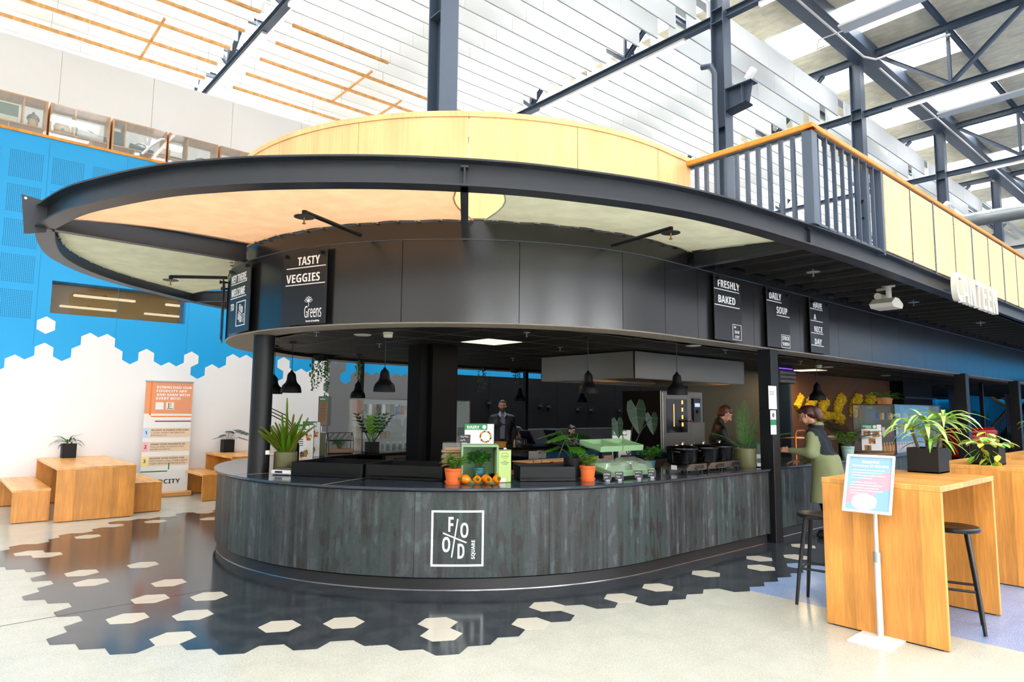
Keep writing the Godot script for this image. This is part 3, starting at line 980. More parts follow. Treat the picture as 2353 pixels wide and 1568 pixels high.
func build_kiosk() -> void:
	# front counter: plinth, cladding boards, worktop
	var ct := thing("serving_counter", "round-ended serving counter clad in weathered dark green metal boards", "counter")
	var R := 3.07
	obj("plinth", plate_arc(Vector2.ZERO, R - 0.03, PI / 2, PI * 1.30, 0.0, 0.10, 0.03, 44), M.plinth, ct)
	obj("plinth", span(Vector3(0, 0, R - 0.045), Vector3(2.36, 0.10, R - 0.015)), M.plinth, ct)
	obj("floor_bead", plate_arc(Vector2.ZERO, R - 0.012, PI / 2, PI * 1.30, 0.0, 0.007, 0.008, 44), M.chrome, ct)
	obj("floor_bead", span(Vector3(0, 0, R - 0.012), Vector3(2.36, 0.007, R - 0.004)), M.chrome, ct)
	var cuts := [90.0, 112.6, 135.5, 158.4, 181.0, 204.0, 234.0]
	for i in cuts.size() - 1:
		obj("cladding_board", plate_arc(Vector2.ZERO, R, deg_to_rad(cuts[i] + 0.03), deg_to_rad(cuts[i + 1] - 0.03), 0.115, 0.862, 0.024, 12), M.clad, ct)
	for s in [[0.0, 1.2], [1.2, 2.385]]:
		obj("cladding_board", span(Vector3(s[0] + 0.0015, 0.115, R - 0.012), Vector3(s[1] - 0.0015, 0.862, R + 0.012)), M.clad, ct)
	obj("steel_trim", span(Vector3(2.385, 0.10, R - 0.02), Vector3(2.40, 0.862, R + 0.014)), M.brushed, ct)
	var prof := [Vector2(-0.94, 0.872), Vector2(0.045, 0.872), Vector2(0.05, 0.88), Vector2(0.05, 0.894), Vector2(0.045, 0.90), Vector2(-0.94, 0.90)]
	var wt := MB.new()
	wt.sweep(arc(Vector2.ZERO, R, PI / 2, PI * 1.30, 48), prof)
	wt.box(Vector3(1.19, 0.886, R - 0.445), Vector3(2.38, 0.028, 0.99), 0.004)
	obj("worktop", wt, M.worktop, ct)
	for a in [100.0, 126.0, 152.0, 178.0]:
		var d := Vector2(cos(deg_to_rad(a)), sin(deg_to_rad(a)))
		obj("worktop_joint", tb([Vector3(d.x * 2.3, 0.9003, d.y * 2.3), Vector3(d.x * 3.12, 0.9003, d.y * 3.12)], 0.0015, -1, 4), M.rim, ct)
	obj("inner_panel", plate_arc(Vector2.ZERO, 2.2, PI / 2, PI * 1.30, 0.0, 0.87, 0.03, 36), M.blacksoft, ct)
	# emblem on the cladding
	food_emblem(ct, 0.47, M.lettering, func(p: Vector2):
		var a := deg_to_rad(128.3) - p.x / 3.083
		return Transform3D(Basis(Vector3.UP, PI / 2 - a), Vector3(cos(a) * 3.084, 0.457 + p.y, sin(a) * 3.084)))
	# counter right of the post
	var c2 := thing("side_counter", "straight dark counter beyond the square post, where the customer pays", "counter", Vector3(2.62, 0, 3.0))
	obj("plinth", span(Vector3(0, 0, -0.06), Vector3(7.14, 0.10, -0.03)), M.plinth, c2)
	obj("floor_bead", span(Vector3(0, 0, -0.03), Vector3(7.14, 0.007, -0.02)), M.chrome, c2)
	for i in 6:
		obj("cladding_board", span(Vector3(i * 1.19, 0.115, -0.03), Vector3(i * 1.19 + 1.186, 0.862, 0.0)), M.clad, c2)
	obj("worktop", span(Vector3(-0.02, 0.872, -0.85), Vector3(7.2, 0.90, 0.035), 0.004), M.worktop, c2)
	obj("carcass", span(Vector3(0, 0, -0.8), Vector3(7.1, 0.87, -0.5)), M.blacksoft, c2)
	# fascia drum
	var fa := thing("fascia_drum", "black panelled fascia band curving round the food kiosk", "fascia")
	var r := 3.22
	var ang := [90.0]
	for i in 9: ang.append(90.0 + 11.0 + 19.6 * i)
	for i in ang.size() - 1:
		obj("fascia_panel", plate_arc(FC, r, deg_to_rad(ang[i] + 0.045), deg_to_rad(ang[i + 1] - 0.045), 2.405, 3.185, 0.03, 8), M.fascia, fa)
	for i in 24:
		var xa: float = 0.79 + 1.2 * (i - 1)
		var x0 := maxf(xa, 0.19) + 0.003
		obj("fascia_panel", span(Vector3(x0, 2.405, FC.y + r - 0.015), Vector3(xa + 1.197, 3.185, FC.y + r + 0.015)), M.fascia if i < 6 else M.fascia, fa)
	for i in 24:
		obj("fascia_panel", span(Vector3(0.19 + 1.2 * i, 2.405, FC.y - r - 0.015), Vector3(0.19 + 1.2 * i + 1.194, 3.185, FC.y - r + 0.015)), M.fascia, fa)
	var bd := MB.new()
	bd.sweep(fascia_path(r - 0.04), [Vector2(-0.02, 3.17), Vector2(0.05, 3.17), Vector2(0.05, 3.19), Vector2(0.0, 3.20), Vector2(0.0, 3.40), Vector2(-0.02, 3.40)])
	obj("upper_band", bd, M.fascia, fa)
	var tl := MB.new()
	tl.sweep(fascia_path(r), [Vector2(0.012, 3.186), Vector2(0.022, 3.186), Vector2(0.022, 3.192), Vector2(0.012, 3.192)])
	obj("edge_trim", tl, M.steel, fa)
	var rm := MB.new()
	rm.sweep(fascia_path(r - 0.16), [Vector2(-0.17, 2.40), Vector2(0.165, 2.395), Vector2(0.175, 2.405), Vector2(-0.17, 2.42)])
	obj("underside_rim", rm, M.rim, fa)
	var ib := MB.new()
	ib.sweep(fascia_path(r - 0.33), [Vector2(-0.01, 2.40), Vector2(0.01, 2.40), Vector2(0.01, 2.5), Vector2(-0.01, 2.5)])
	obj("inner_rim", ib, M.ceilblack, fa)
	# ceiling of tiles in a grid
	var ce := struct("kiosk_ceiling")
	var tile := bx(Vector3.ZERO, Vector3(0.585, 0.012, 0.585)).mesh()
	var cnt := 0
	for i in range(-5, 30):
		for j in range(-5, 6):
			var c := Vector2(0.3 + 0.6 * i, 0.3 + 0.6 * j)
			var far := Vector2(absf(c.x - FC.x) + 0.3, absf(c.y - FC.y) + 0.3)
			if absf(c.y - FC.y) > 2.75: continue
			if c.x < FC.x and far.length() > 3.2: continue
			if (i == -1 and j == 1) or (i == 12 and j == 1): continue
			if cnt < 290:
				var o := obj("ceiling_tile", tile, M.ceilblack, ce)
				o.position = Vector3(c.x, 2.452, c.y)
			cnt += 1
	for i in range(-5, 31):
		obj("grid_rail", span(Vector3(0.6 * i - 0.0085, 2.443, -2.85), Vector3(0.6 * i + 0.0085, 2.452, 2.75)) if i > 0 else span(Vector3(0.6 * i - 0.0085, 2.443, FC.y - sqrt(maxf(0.1, 8.2 - pow(0.6 * i - FC.x, 2)))), Vector3(0.6 * i + 0.0085, 2.452, FC.y + sqrt(maxf(0.1, 8.2 - pow(0.6 * i - FC.x, 2))))), M.gridline, ce)
	for j in range(-4, 5):
		var z := 0.6 * j
		var xl := FC.x - sqrt(maxf(0.1, 8.2 - pow(z - FC.y, 2)))
		obj("grid_rail", span(Vector3(xl, 2.443, z - 0.0085), Vector3(18, 2.452, z + 0.0085)), M.gridline, ce)
	var lid := MB.new()
	var pl := PackedVector2Array()
	for q in fascia_path(r - 0.32, 31.0): pl.append(Vector2(q.x, -q.y))
	lid.xf = Transform3D(Basis(Vector3.RIGHT, -PI / 2), Vector3(0, 2.47, 0))
	lid.prism(pl, 0.0, 0.06)
	obj("ceiling_board", lid, M.ceilblack, ce)
	# posts
	var rp := thing("round_post", "thick round black post standing through the counter end", "post", Vector3(-2.80, 0.0, -0.02))
	obj("shaft", lt([Vector2(0.112, 0.9), Vector2(0.112, 2.45)], 32), M.black, rp)
	obj("shaft", lt([Vector2(0.112, 0.0), Vector2(0.112, 0.87)], 32), M.black, rp)
	obj("sensor_tag", bx(Vector3(0.05, 1.12, 0.108), Vector3(0.045, 0.045, 0.01), 0.002), M.white, rp)
	var sq := thing("square_post", "square black post with paper notices at the end of the counter", "post", Vector3(2.5, 0, 3.06))
	obj("shaft", span(Vector3(-0.09, 0, -0.09), Vector3(0.09, 2.41, 0.09), 0.006), M.black, sq)
	for x in [10.1, 14.2, 18.5]:
		var p := thing("square_post", "square black post past the end of the side counter" if x < 12 else ("square black post just past the red drum" if x < 16 else "farthest square black post, by the blue staircase"), "post", Vector3(x, 0, 3.15), 0, "far black posts of the kiosk")
		obj("shaft", span(Vector3(-0.1, 0, -0.1), Vector3(0.1, 2.41, 0.1), 0.006), M.black, p)
	var cc := thing("clad_column", "wide black clad column in the middle of the kitchen", "column", Vector3(-0.5, 0, 0))
	obj("cladding", span(Vector3(-0.2, 0, -0.16), Vector3(0.2, 2.45, 0.2), 0.004), M.blacksoft, cc)
	obj("side_cladding", span(Vector3(-0.32, 0, -0.2), Vector3(-0.2, 2.45, 0.1), 0.004), M.blacksoft, cc)

func food_emblem(parent: Node3D, w: float, m: Material, place: Callable) -> void:
	# square frame, F O O D round two crossing strokes, SQUARE reading upwards; place(x, y) gives a Transform3D on the surface
	var u := w / 0.53
	var bar := func(x0: float, y0: float, x1: float, y1: float, t: float):
		var n := 6
		for i in n:
			var a := Vector2(lerpf(x0, x1, float(i) / n), lerpf(y0, y1, float(i) / n)) * u
			var b := Vector2(lerpf(x0, x1, float(i + 1) / n), lerpf(y0, y1, float(i + 1) / n)) * u
			var g := MB.new()
			g.xf = place.call((a + b) * 0.5) * Transform3D(Basis(Vector3.BACK, (b - a).angle()), Vector3.ZERO)
			g.box(Vector3.ZERO, Vector3(a.distance_to(b) + t * u * 0.9, t * u, 0.003))
			acc.append_array([g])
	acc = []
	bar.call(-0.255, -0.265, 0.255, -0.265, 0.02)
	bar.call(-0.255, 0.265, 0.255, 0.265, 0.02)
	bar.call(-0.255, -0.265, -0.255, 0.265, 0.02)
	bar.call(0.255, -0.265, 0.255, 0.265, 0.02)
	merge_bars("emblem_frame", m, parent)
	bar.call(-0.14, 0.05, 0.085, -0.04, 0.013)
	bar.call(-0.055, -0.18, 0.0, 0.185, 0.013)
	merge_bars("emblem_cross", m, parent)
	for q in [["F", -0.07, 0.135, 0.0], ["O", 0.068, 0.075, 0.0], ["O", -0.112, -0.065, 0.0], ["D", 0.036, -0.128, 0.0]]:
		var x: Transform3D = place.call(Vector2(q[1], q[2]) * u)
		var o := letters(q[0], 0.145 * u, Vector3.ZERO, parent, m, 1.0, 0.003)
		o.transform = x * Transform3D(Basis.from_scale(Vector3(0.62, 1, 1)), Vector3.ZERO)
	var y: Transform3D = place.call(Vector2(0.16, -0.11) * u)
	var so := letters("SQUARE", 0.034 * u, Vector3.ZERO, parent, m, 1.0, 0.003)
	so.transform = y * Transform3D(Basis(Vector3.BACK, PI / 2) * Basis.from_scale(Vector3(1.05, 1, 1)), Vector3.ZERO)

var acc := []
func merge_bars(called: String, m: Material, parent: Node3D) -> void:
	var all := MB.new()
	for g in acc:
		all.v.append_array(g.v)
		all.n.append_array(g.n)
		all.t.append_array(g.t)
	obj(called, all, m, parent)
	acc = []

var ring_front := [Vector2(6.0, 4.55), Vector2(4.0, 4.55), Vector2(1.76, 4.55), Vector2(0.54, 4.50), Vector2(-0.47, 4.43), Vector2(-1.22, 4.30), Vector2(-1.92, 4.06), Vector2(-2.56, 3.76), Vector2(-3.24, 3.29), Vector2(-3.83, 2.74), Vector2(-4.16, 2.34), Vector2(-4.43, 1.93), Vector2(-4.69, 1.34), Vector2(-4.85, 0.85), Vector2(-4.96, 0.15)]
var ring_back := [Vector2(-4.96, 0.15), Vector2(-4.86, -0.58), Vector2(-4.68, -1.27), Vector2(-4.31, -1.96), Vector2(-3.81, -2.55), Vector2(-3.23, -3.04), Vector2(-2.70, -3.46), Vector2(-2.08, -3.84), Vector2(-1.3, -4.2), Vector2(-0.47, -4.43), Vector2(0.54, -4.5), Vector2(1.76, -4.55), Vector2(4, -4.55)]
func smooth(p: Array, k := 6) -> Array:
	var o := []
	for i in p.size() - 1:
		var a: Vector2 = p[max(i - 1, 0)]
		var b: Vector2 = p[i]
		var c: Vector2 = p[i + 1]
		var d: Vector2 = p[min(i + 2, p.size() - 1)]
		for s in k:
			o.append(b.cubic_interpolate(c, a, d, float(s) / k))
	o.append(p[-1])
	return o
func inset(p: Array, d: float) -> Array:
	var o := []
	for i in p.size():
		var t: Vector2 = (p[min(i + 1, p.size() - 1)] - p[max(i - 1, 0)]).normalized()
		o.append(p[i] + Vector2(-t.y, t.x) * d)
	return o

func channel(path: Array, y0: float, y1: float, w := 0.10) -> MB:
	# C-section open to the inside: web at the outer face, flanges lipping outwards
	var m := MB.new()
	var t := 0.014
	m.sweep(path, [Vector2(-w, y0), Vector2(0, y0), Vector2(0, y0 + t), Vector2(-w * 0.55, y0 + t), Vector2(-w * 0.55, y1 - t), Vector2(0, y1 - t), Vector2(0, y1), Vector2(-w, y1), Vector2(-w, y1 - t), Vector2(-w * 0.65, y1 - t), Vector2(-w * 0.65, y0 + t), Vector2(-w, y0 + t)])
	return m

func build_ring() -> void:
	var rg := thing("ring_beam", "large dark curved steel ring beam hanging round the kiosk roof", "beam")
	obj("front_arc", channel(smooth(ring_front), 3.19, 3.395, 0.15), M.steeldark, rg)
	obj("rear_arc", channel(smooth(ring_back), 3.19, 3.395, 0.15), M.steeldark, rg)
	var pm := MB.new()
	pm.xf = Transform3D(Basis(Vector3.UP, 0.0), Vector3(-5.03, 0, 0.15))
	pm.prism(PackedVector2Array([Vector2(0.0, 3.11), Vector2(0.16, 3.15), Vector2(0.16, 3.43), Vector2(-0.04, 3.46)]), -0.01, 0.01)
	obj("end_plate", pm, M.steeldark, rg)
	obj("bolt_hole", tb([Vector3(-5.04, 3.43, 0.138), Vector3(-5.04, 3.43, 0.162)], 0.012, -1, 10), M.chrome, rg)
	obj("edge_girder", span(Vector3(6, 3.19, 4.43), Vector3(34, 3.395, 4.48)), M.steeldark, rg)
	obj("edge_flange", span(Vector3(6, 3.19, 4.40), Vector3(34, 3.204, 4.55)), M.steeldark, rg)
	obj("edge_flange", span(Vector3(6, 3.381, 4.40), Vector3(34, 3.395, 4.55)), M.steeldark, rg)
	# radial beams
	obj("radial_girder", ibeam(Vector3(-4.82, 3.29, 0.1), Vector3(-3.05, 3.29, 0.0), 0.2, 0.1), M.steeldark, rg)
	for sg in [1.0, -1.0]:
		obj("radial_strut", ibeam(Vector3(-2.78, 3.27, 3.60 * sg), Vector3(-1.93, 3.27, 2.48 * sg), 0.16, 0.06), M.steeldark, rg)
		obj("radial_girder", ibeam(Vector3(0.76, 3.29, 4.46 * sg), Vector3(0.76, 3.29, 3.15 * sg), 0.19, 0.1), M.steeldark, rg)
	# deck over the walkway
	var dk := struct("balcony_deck")
	obj("deck_slab", span(Vector3(0.80, 3.40, 3.0), Vector3(34, 3.44, 4.5)), M.black, dk)
	obj("soffit", span(Vector3(0.82, 3.33, 3.16), Vector3(34, 3.345, 4.42)), M.ceilblack, dk)
	for i in 64:
		var x := 0.85 + 0.495 * i
		obj("soffit_rib", span(Vector3(x - 0.014, 3.27, 3.16), Vector3(x + 0.014, 3.33, 4.42)), M.rib, dk)
	var disc := MB.new()
	var pl := PackedVector2Array()
	for q in fascia_path(3.15, 33.0): pl.append(Vector2(q.x, -q.y))
	disc.xf = Transform3D(Basis(Vector3.RIGHT, -PI / 2), Vector3(0, 3.2, 0))
	disc.prism(pl, 0.0, 0.2)
	obj("drum_deck", disc, M.black, dk)
	# sails
	var f := smooth(ring_front.slice(2), 8)
	var bk := smooth(ring_back, 8)
	sail("peach sail stretched between the ring beam and the drum, left of the front strut", f, PI - 0.045, deg_to_rad(128.5), M.sailpeach)
	sail("pale grey-green sail stretched beside the front strut above the blank fascia", f, deg_to_rad(126.5), deg_to_rad(79.5), M.sailsand)
	sail("sand sail at the rear left of the ring beam above the blue wall", bk, deg_to_rad(182), deg_to_rad(228), M.sailsand)
	sail("peach sail at the rear of the ring beam, half hidden by the fascia", bk, deg_to_rad(232), deg_to_rad(278), M.sailpeach)
	# sprinkler arms
	sprinkler_arm(Vector3(-3.32, 3.22, 2.12), Vector3(-2.62, 3.22, 1.78), "sprinkler on a black pipe arm under the peach sail")
	sprinkler_arm(Vector3(-0.70, 3.22, 3.88), Vector3(-0.60, 3.22, 3.12), "sprinkler on a black pipe arm under the grey-green sail")
	sprinkler_arm(Vector3(-3.55, 3.10, -0.99), Vector3(-3.05, 3.10, -0.60), "sprinkler on a black pipe arm under the sand sail beside the welcome sign")

func sprinkler_arm(a: Vector3, b: Vector3, label: String) -> void:
	var t := thing("sprinkler_arm", label, "sprinkler", Vector3.ZERO)
	obj("pipe", tb([b, a], 0.019, -1, 10), M.black, t)
	obj("elbow", tb([a + Vector3(0, 0.012, 0), a - Vector3(0, 0.035, 0)], 0.022, -1, 10), M.black, t)
	obj("guard_disc", lt([Vector2(0, -0.045), Vector2(0.085, -0.045), Vector2(0.085, -0.04), Vector2(0, -0.034)], 20, a), M.steeldark, t)
	obj("nozzle", lt([Vector2(0, -0.10), Vector2(0.016, -0.10), Vector2(0.016, -0.095), Vector2(0.007, -0.09), Vector2(0.009, -0.045)], 10, a), M.brass, t)

func sail(label: String, outer: Array, a0: float, a1: float, m: Material) -> void:
	var t := thing("shade_sail", label, "sail")
	var mb := MB.new()
	var NU := 26
	var NV := 7
	var pts := []
	for i in NU + 1:
		var row := []
		for j in NV + 1:
			var w := float(j) / NV
			# ends are cut as hollow curves
			var s := float(i) / NU
			var bow := 0.10 * sin(w * PI)
			var a := lerpf(a0, a1, clampf(lerpf(bow * 0.45, 1.0 - bow * 0.45, s), 0, 1))
			var d := Vector2(cos(a), sin(a))
			var best := Vector2.ZERO
			var bd := 9.0
			for k in outer.size() - 1:
				var hit = Geometry2D.segment_intersects_segment(FC, FC + d * 8.0, outer[k], outer[k + 1])
				if hit != null:
					best = hit
			var po := best - d * 0.16
			if a == PI: pass
			var pi := FC + d * 3.21
			var p := po.lerp(pi, w)
			var y := lerpf(3.30, 3.385, w) - 0.05 * sin(w * PI) * sin(s * PI) + 0.004 * sin(s * 37.0) * w * w
			row.append(Vector3(p.x, y, p.y))
		pts.append(row)
	for i in NU:
		for j in NV:
			var A: Vector3 = pts[i][j]
			var B: Vector3 = pts[i + 1][j]
			var C: Vector3 = pts[i + 1][j + 1]
			var D: Vector3 = pts[i][j + 1]
			var nn := (B - A).cross(D - A).normalized()
			if nn.y > 0: nn = -nn
			mb.stri(A, B, C, nn, nn, nn)
			mb.stri(A, C, D, nn, nn, nn)
	obj("canvas", mb, m, t)
	var hem := MB.new()
	for e in [0, NU]:
		hem = MB.new()
		hem.tube(pts[e], 0.008, -1, 5)
		obj("hem", hem, m, t)
	var cl := MB.new()
	for i in range(1, NU, 2):
		var p: Vector3 = pts[i][NV]
		cl.box(p + Vector3(0, -0.008, 0), Vector3(0.045, 0.012, 0.03))
		var q: Vector3 = pts[i][0]
		cl.box(q + Vector3(0, -0.008, 0), Vector3(0.03, 0.012, 0.05))
	obj("lacing_clips", cl, M.chrome, t).set_meta("kind", "stuff")

func build_upper() -> void:
	# curved birch parapet on the drum
	var pa := thing("round_parapet", "curved birch plywood parapet on top of the black drum", "parapet")
	var ang := [87.0, 91.0, 110.0, 129.45, 149.2, 168.4, 188.0, 207.5, 227.0, 246.5, 266.0]
	for i in ang.size() - 1:
		obj("plywood_panel", plate_arc(FC, 3.2, deg_to_rad(ang[i] + 0.05), deg_to_rad(ang[i + 1] - 0.05), 3.40, 4.395, 0.03, 8), M.birch, pa)
		obj("cap_rail", plate_arc(FC, 3.2, deg_to_rad(ang[i] + 0.01), deg_to_rad(ang[i + 1] - 0.01), 4.397, 4.45, 0.05, 8), M.birch, pa)
	obj("panel", span(Vector3(0.3, 3.4, 3.11), Vector3(0.74, 4.395, 3.14)), M.birch, pa)
	obj("cap_rail", span(Vector3(0.3, 4.397, 3.10), Vector3(0.76, 4.45, 3.15)), M.birch, pa)
	# balcony balustrade: bars, then plywood panels
	var ba := thing("balcony_railing", "blue-grey barred balcony railing with an orange wooden handrail at the corner", "railing")
	obj("handrail", span(Vector3(0.66, 4.345, 3.10), Vector3(0.76, 4.40, 4.56), 0.008), M.orangewood, ba)
	obj("handrail", span(Vector3(0.66, 4.345, 4.46), Vector3(34, 4.40, 4.56), 0.008), M.orangewood, ba)
	obj("rail_plate", span(Vector3(0.69, 4.33, 3.15), Vector3(0.73, 4.345, 4.5)), M.steel, ba)
	obj("rail_plate", span(Vector3(0.7, 4.325, 4.49), Vector3(34, 4.345, 4.53)), M.steel, ba)
	obj("corner_post", span(Vector3(0.68, 3.40, 4.44), Vector3(0.80, 4.33, 4.54), 0.004), M.steel, ba)
	for i in 10:
		var z := 3.22 + 0.122 * i
		obj("baluster", span(Vector3(0.705, 3.40, z - 0.006), Vector3(0.745, 4.335, z + 0.03)), M.steel, ba)
	for i in 8:
		var x := 0.93 + 0.195 * i
		obj("baluster", span(Vector3(x, 3.40, 4.46), Vector3(x + 0.045, 4.335, 4.475)), M.steel, ba)
		obj("baluster", span(Vector3(x + 0.07, 3.40, 4.50), Vector3(x + 0.085, 4.335, 4.54)), M.steel, ba)
		obj("rail_block", span(Vector3(x + 0.1, 4.27, 4.48), Vector3(x + 0.14, 4.345, 4.52)), M.orangewood, ba)
	obj("end_post", span(Vector3(2.36, 3.36, 4.44), Vector3(2.41, 4.335, 4.55), 0.003), M.steel, ba)
	obj("foot_rail", span(Vector3(0.75, 3.40, 4.48), Vector3(34, 3.425, 4.53)), M.steel, ba)
	var bl := thing("plywood_balustrade", "pale birch plywood balustrade panels along the canteen balcony", "balustrade")
	for i in 38:
		var x := 2.42 + 0.826 * i
		obj("plywood_panel", span(Vector3(x + 0.012, 3.42, 4.535), Vector3(x + 0.81, 4.31, 4.553), 0.002), M.birchpale, bl)
		if i % 2 == 0 and i > 0:
			obj("panel_post", span(Vector3(x - 0.025, 3.38, 4.50), Vector3(x + 0.012, 4.33, 4.56)), M.steel, bl)
		elif i > 0:
			obj("panel_strip", span(Vector3(x - 0.008, 3.40, 4.52), Vector3(x + 0.008, 4.33, 4.558)), M.brushed, bl)
		for y in [3.52, 4.2]:
			for dx in [0.03, 0.79]:
				if i < 9: obj("screw", bx(Vector3(x + dx, y, 4.556), Vector3(0.014, 0.014, 0.008), 0.003), M.chrome, bl)
	var cs := thing("canteen_sign", "cream block letters spelling CANTEEN on the balcony edge", "sign", Vector3(0, 3.245, 4.66))
	var xs := [4.46, 4.75, 5.055, 5.345, 5.60, 5.85, 6.14]
	for i in 7:
		letters("CANTEEN"[i], 0.37, Vector3(xs[i], 0, 0), cs, M.cream, [0.78, 0.72, 0.72, 0.78, 0.78, 0.78, 0.72][i], 0.07, true, Vector3.ZERO, "letter")
	for i in 3: obj("bracket", span(Vector3(4.6 + 0.7 * i, -0.02, -0.2), Vector3(4.62 + 0.7 * i, 0.02, -0.04)), M.steel, cs)
	# white partition behind the gallery, rear parapet of the balcony
	var wp := struct("partition_gallery")
	for i in 12:
		obj("panel", span(Vector3(-14.0 + 1.6 * i + 0.3, 6.16, -7.66), Vector3(-14.0 + 1.6 * i + 1.894, 8.42, -7.6)), M.white, wp)
	var rb := thing("rear_balustrade", "birch balustrade on the far side of the balcony seen between the bars", "balustrade", Vector3(0, 3.4, -3.2))
	obj("panel", span(Vector3(8.5, 0, 0), Vector3(32, 0.9, 0.03)), M.birchpale, rb)
	obj("handrail", span(Vector3(0.5, 0.94, -0.03), Vector3(32, 1.0, 0.06)), M.orangewood, rb)
	for i in 22: obj("post", span(Vector3(1.0 + 1.4 * i, 0, -0.02), Vector3(1.04 + 1.4 * i, 0.94, 0.02)), M.steel, rb)

func sign_board(label: String, at: Vector3, turn: float, rows: Array, logo: String) -> void:
	var t := thing("hanging_sign", label, "sign", at, turn, "")
	var W := 0.58
	var H := 0.75
	obj("board", bx(Vector3(0, 0, 0.02), Vector3(W, H, 0.012), 0.002), M.signblack, t)
	for sx in [-0.27, 0.25]:
		var k := MB.new()
		k.xf = Transform3D(Basis(Vector3.RIGHT, PI / 2), Vector3(sx * 0.9, H / 2 - 0.055, 0))
		k.lathe(Vector3.ZERO, [Vector2(0, -0.03), Vector2(0.012, -0.03), Vector2(0.012, 0.04), Vector2(0.02, 0.04), Vector2(0.02, 0.062), Vector2(0, 0.064)], 12)
		obj("standoff", k, M.black, t)
	for r in rows:
		# text, x fraction of the left end, y fraction of the caps' middle, cap height, width fraction, underline from, to, y
		if r[0] != "":
			var o := letters(r[0], r[3], Vector3.ZERO, t, M.lettering, 1.0, 0.002, true, Vector3.ZERO, "lettering", 1)
			var w: float = o.mesh.get_aabb().size.x
			o.scale.x = r[4] * W / w
			o.position = Vector3(-W / 2 + r[1] * W - o.mesh.get_aabb().position.x * o.scale.x, H / 2 - r[2] * H, 0.0275)
		if r.size() > 5: obj("underline", bx(Vector3(-W / 2 + (r[5] + r[6]) / 2 * W, H / 2 - r[7] * H, 0.0275), Vector3((r[6] - r[5]) * W, 0.009, 0.002)), M.lettering, t)
	var frame := func(x0: float, x1: float, y0: float, y1: float):
		var m := MB.new()
		var A := Vector2(-W / 2 + x0 * W, H / 2 - y1 * H)
		var B := Vector2(-W / 2 + x1 * W, H / 2 - y0 * H)
		for q in [[A.x, A.y, B.x, A.y], [A.x, B.y, B.x, B.y], [A.x, A.y, A.x, B.y], [B.x, A.y, B.x, B.y]]:
			m.box(Vector3((q[0] + q[2]) / 2, (q[1] + q[3]) / 2, 0.0275), Vector3(absf(q[2] - q[0]) + 0.006, absf(q[3] - q[1]) + 0.006, 0.002))
		obj("logo_frame", m, M.lettering, t)
	if logo == "food":
		food_emblem(t, 0.26, M.lettering, func(p: Vector2): return Transform3D(Basis.IDENTITY, Vector3(0.06 + p.x, -0.175 + p.y, 0.0275)))
	elif logo == "greens":
		var m := MB.new()
		for k in 5:
			var a := PI / 2 + (k - 2) * 0.62
			var c := Vector3(0.07 + cos(a) * 0.028, -0.155 + sin(a) * 0.03, 0.0275)
			var pts := []
			for q in 9:
				var b := TAU * q / 8
				var e := Vector2(cos(b) * 0.024, sin(b) * 0.011).rotated(a)
				pts.append(c + Vector3(e.x, e.y, 0))
			m.tube(pts, 0.0025, -1, 4)
		m.tube([Vector3(0.07, -0.15, 0.0275), Vector3(0.075, -0.20, 0.0275)], 0.003, -1, 4)
		obj("flower_mark", m, M.lettering, t)
		letters("Greens", 0.115, Vector3(0.13, -0.255, 0.0275), t, M.lettering, 0.44, 0.002, false)
		letters("fresh & healthy", 0.017, Vector3(0.13, -0.345, 0.0275), t, M.lettering, 1.0, 0.002)
	elif logo == "bakery":
		frame.call(0.64, 0.96, 0.735, 0.97)
		letters("the", 0.026, Vector3(0.13, -0.205, 0.0275), t, M.lettering, 0.8, 0.002)
		letters("BAK", 0.034, Vector3(0.174, -0.262, 0.0275), t, M.lettering, 1.25, 0.002, false)
		letters("ERY", 0.034, Vector3(0.174, -0.320, 0.0275), t, M.lettering, 1.25, 0.002, false)
	elif logo == "stock":
		frame.call(0.60, 0.985, 0.77, 0.985)
		letters("STOCK", 0.05, Vector3(0.17, -0.245, 0.0275), t, M.lettering, 0.85, 0.002)
		letters("'N BROTH", 0.045, Vector3(0.17, -0.318, 0.0275), t, M.lettering, 0.62, 0.002)

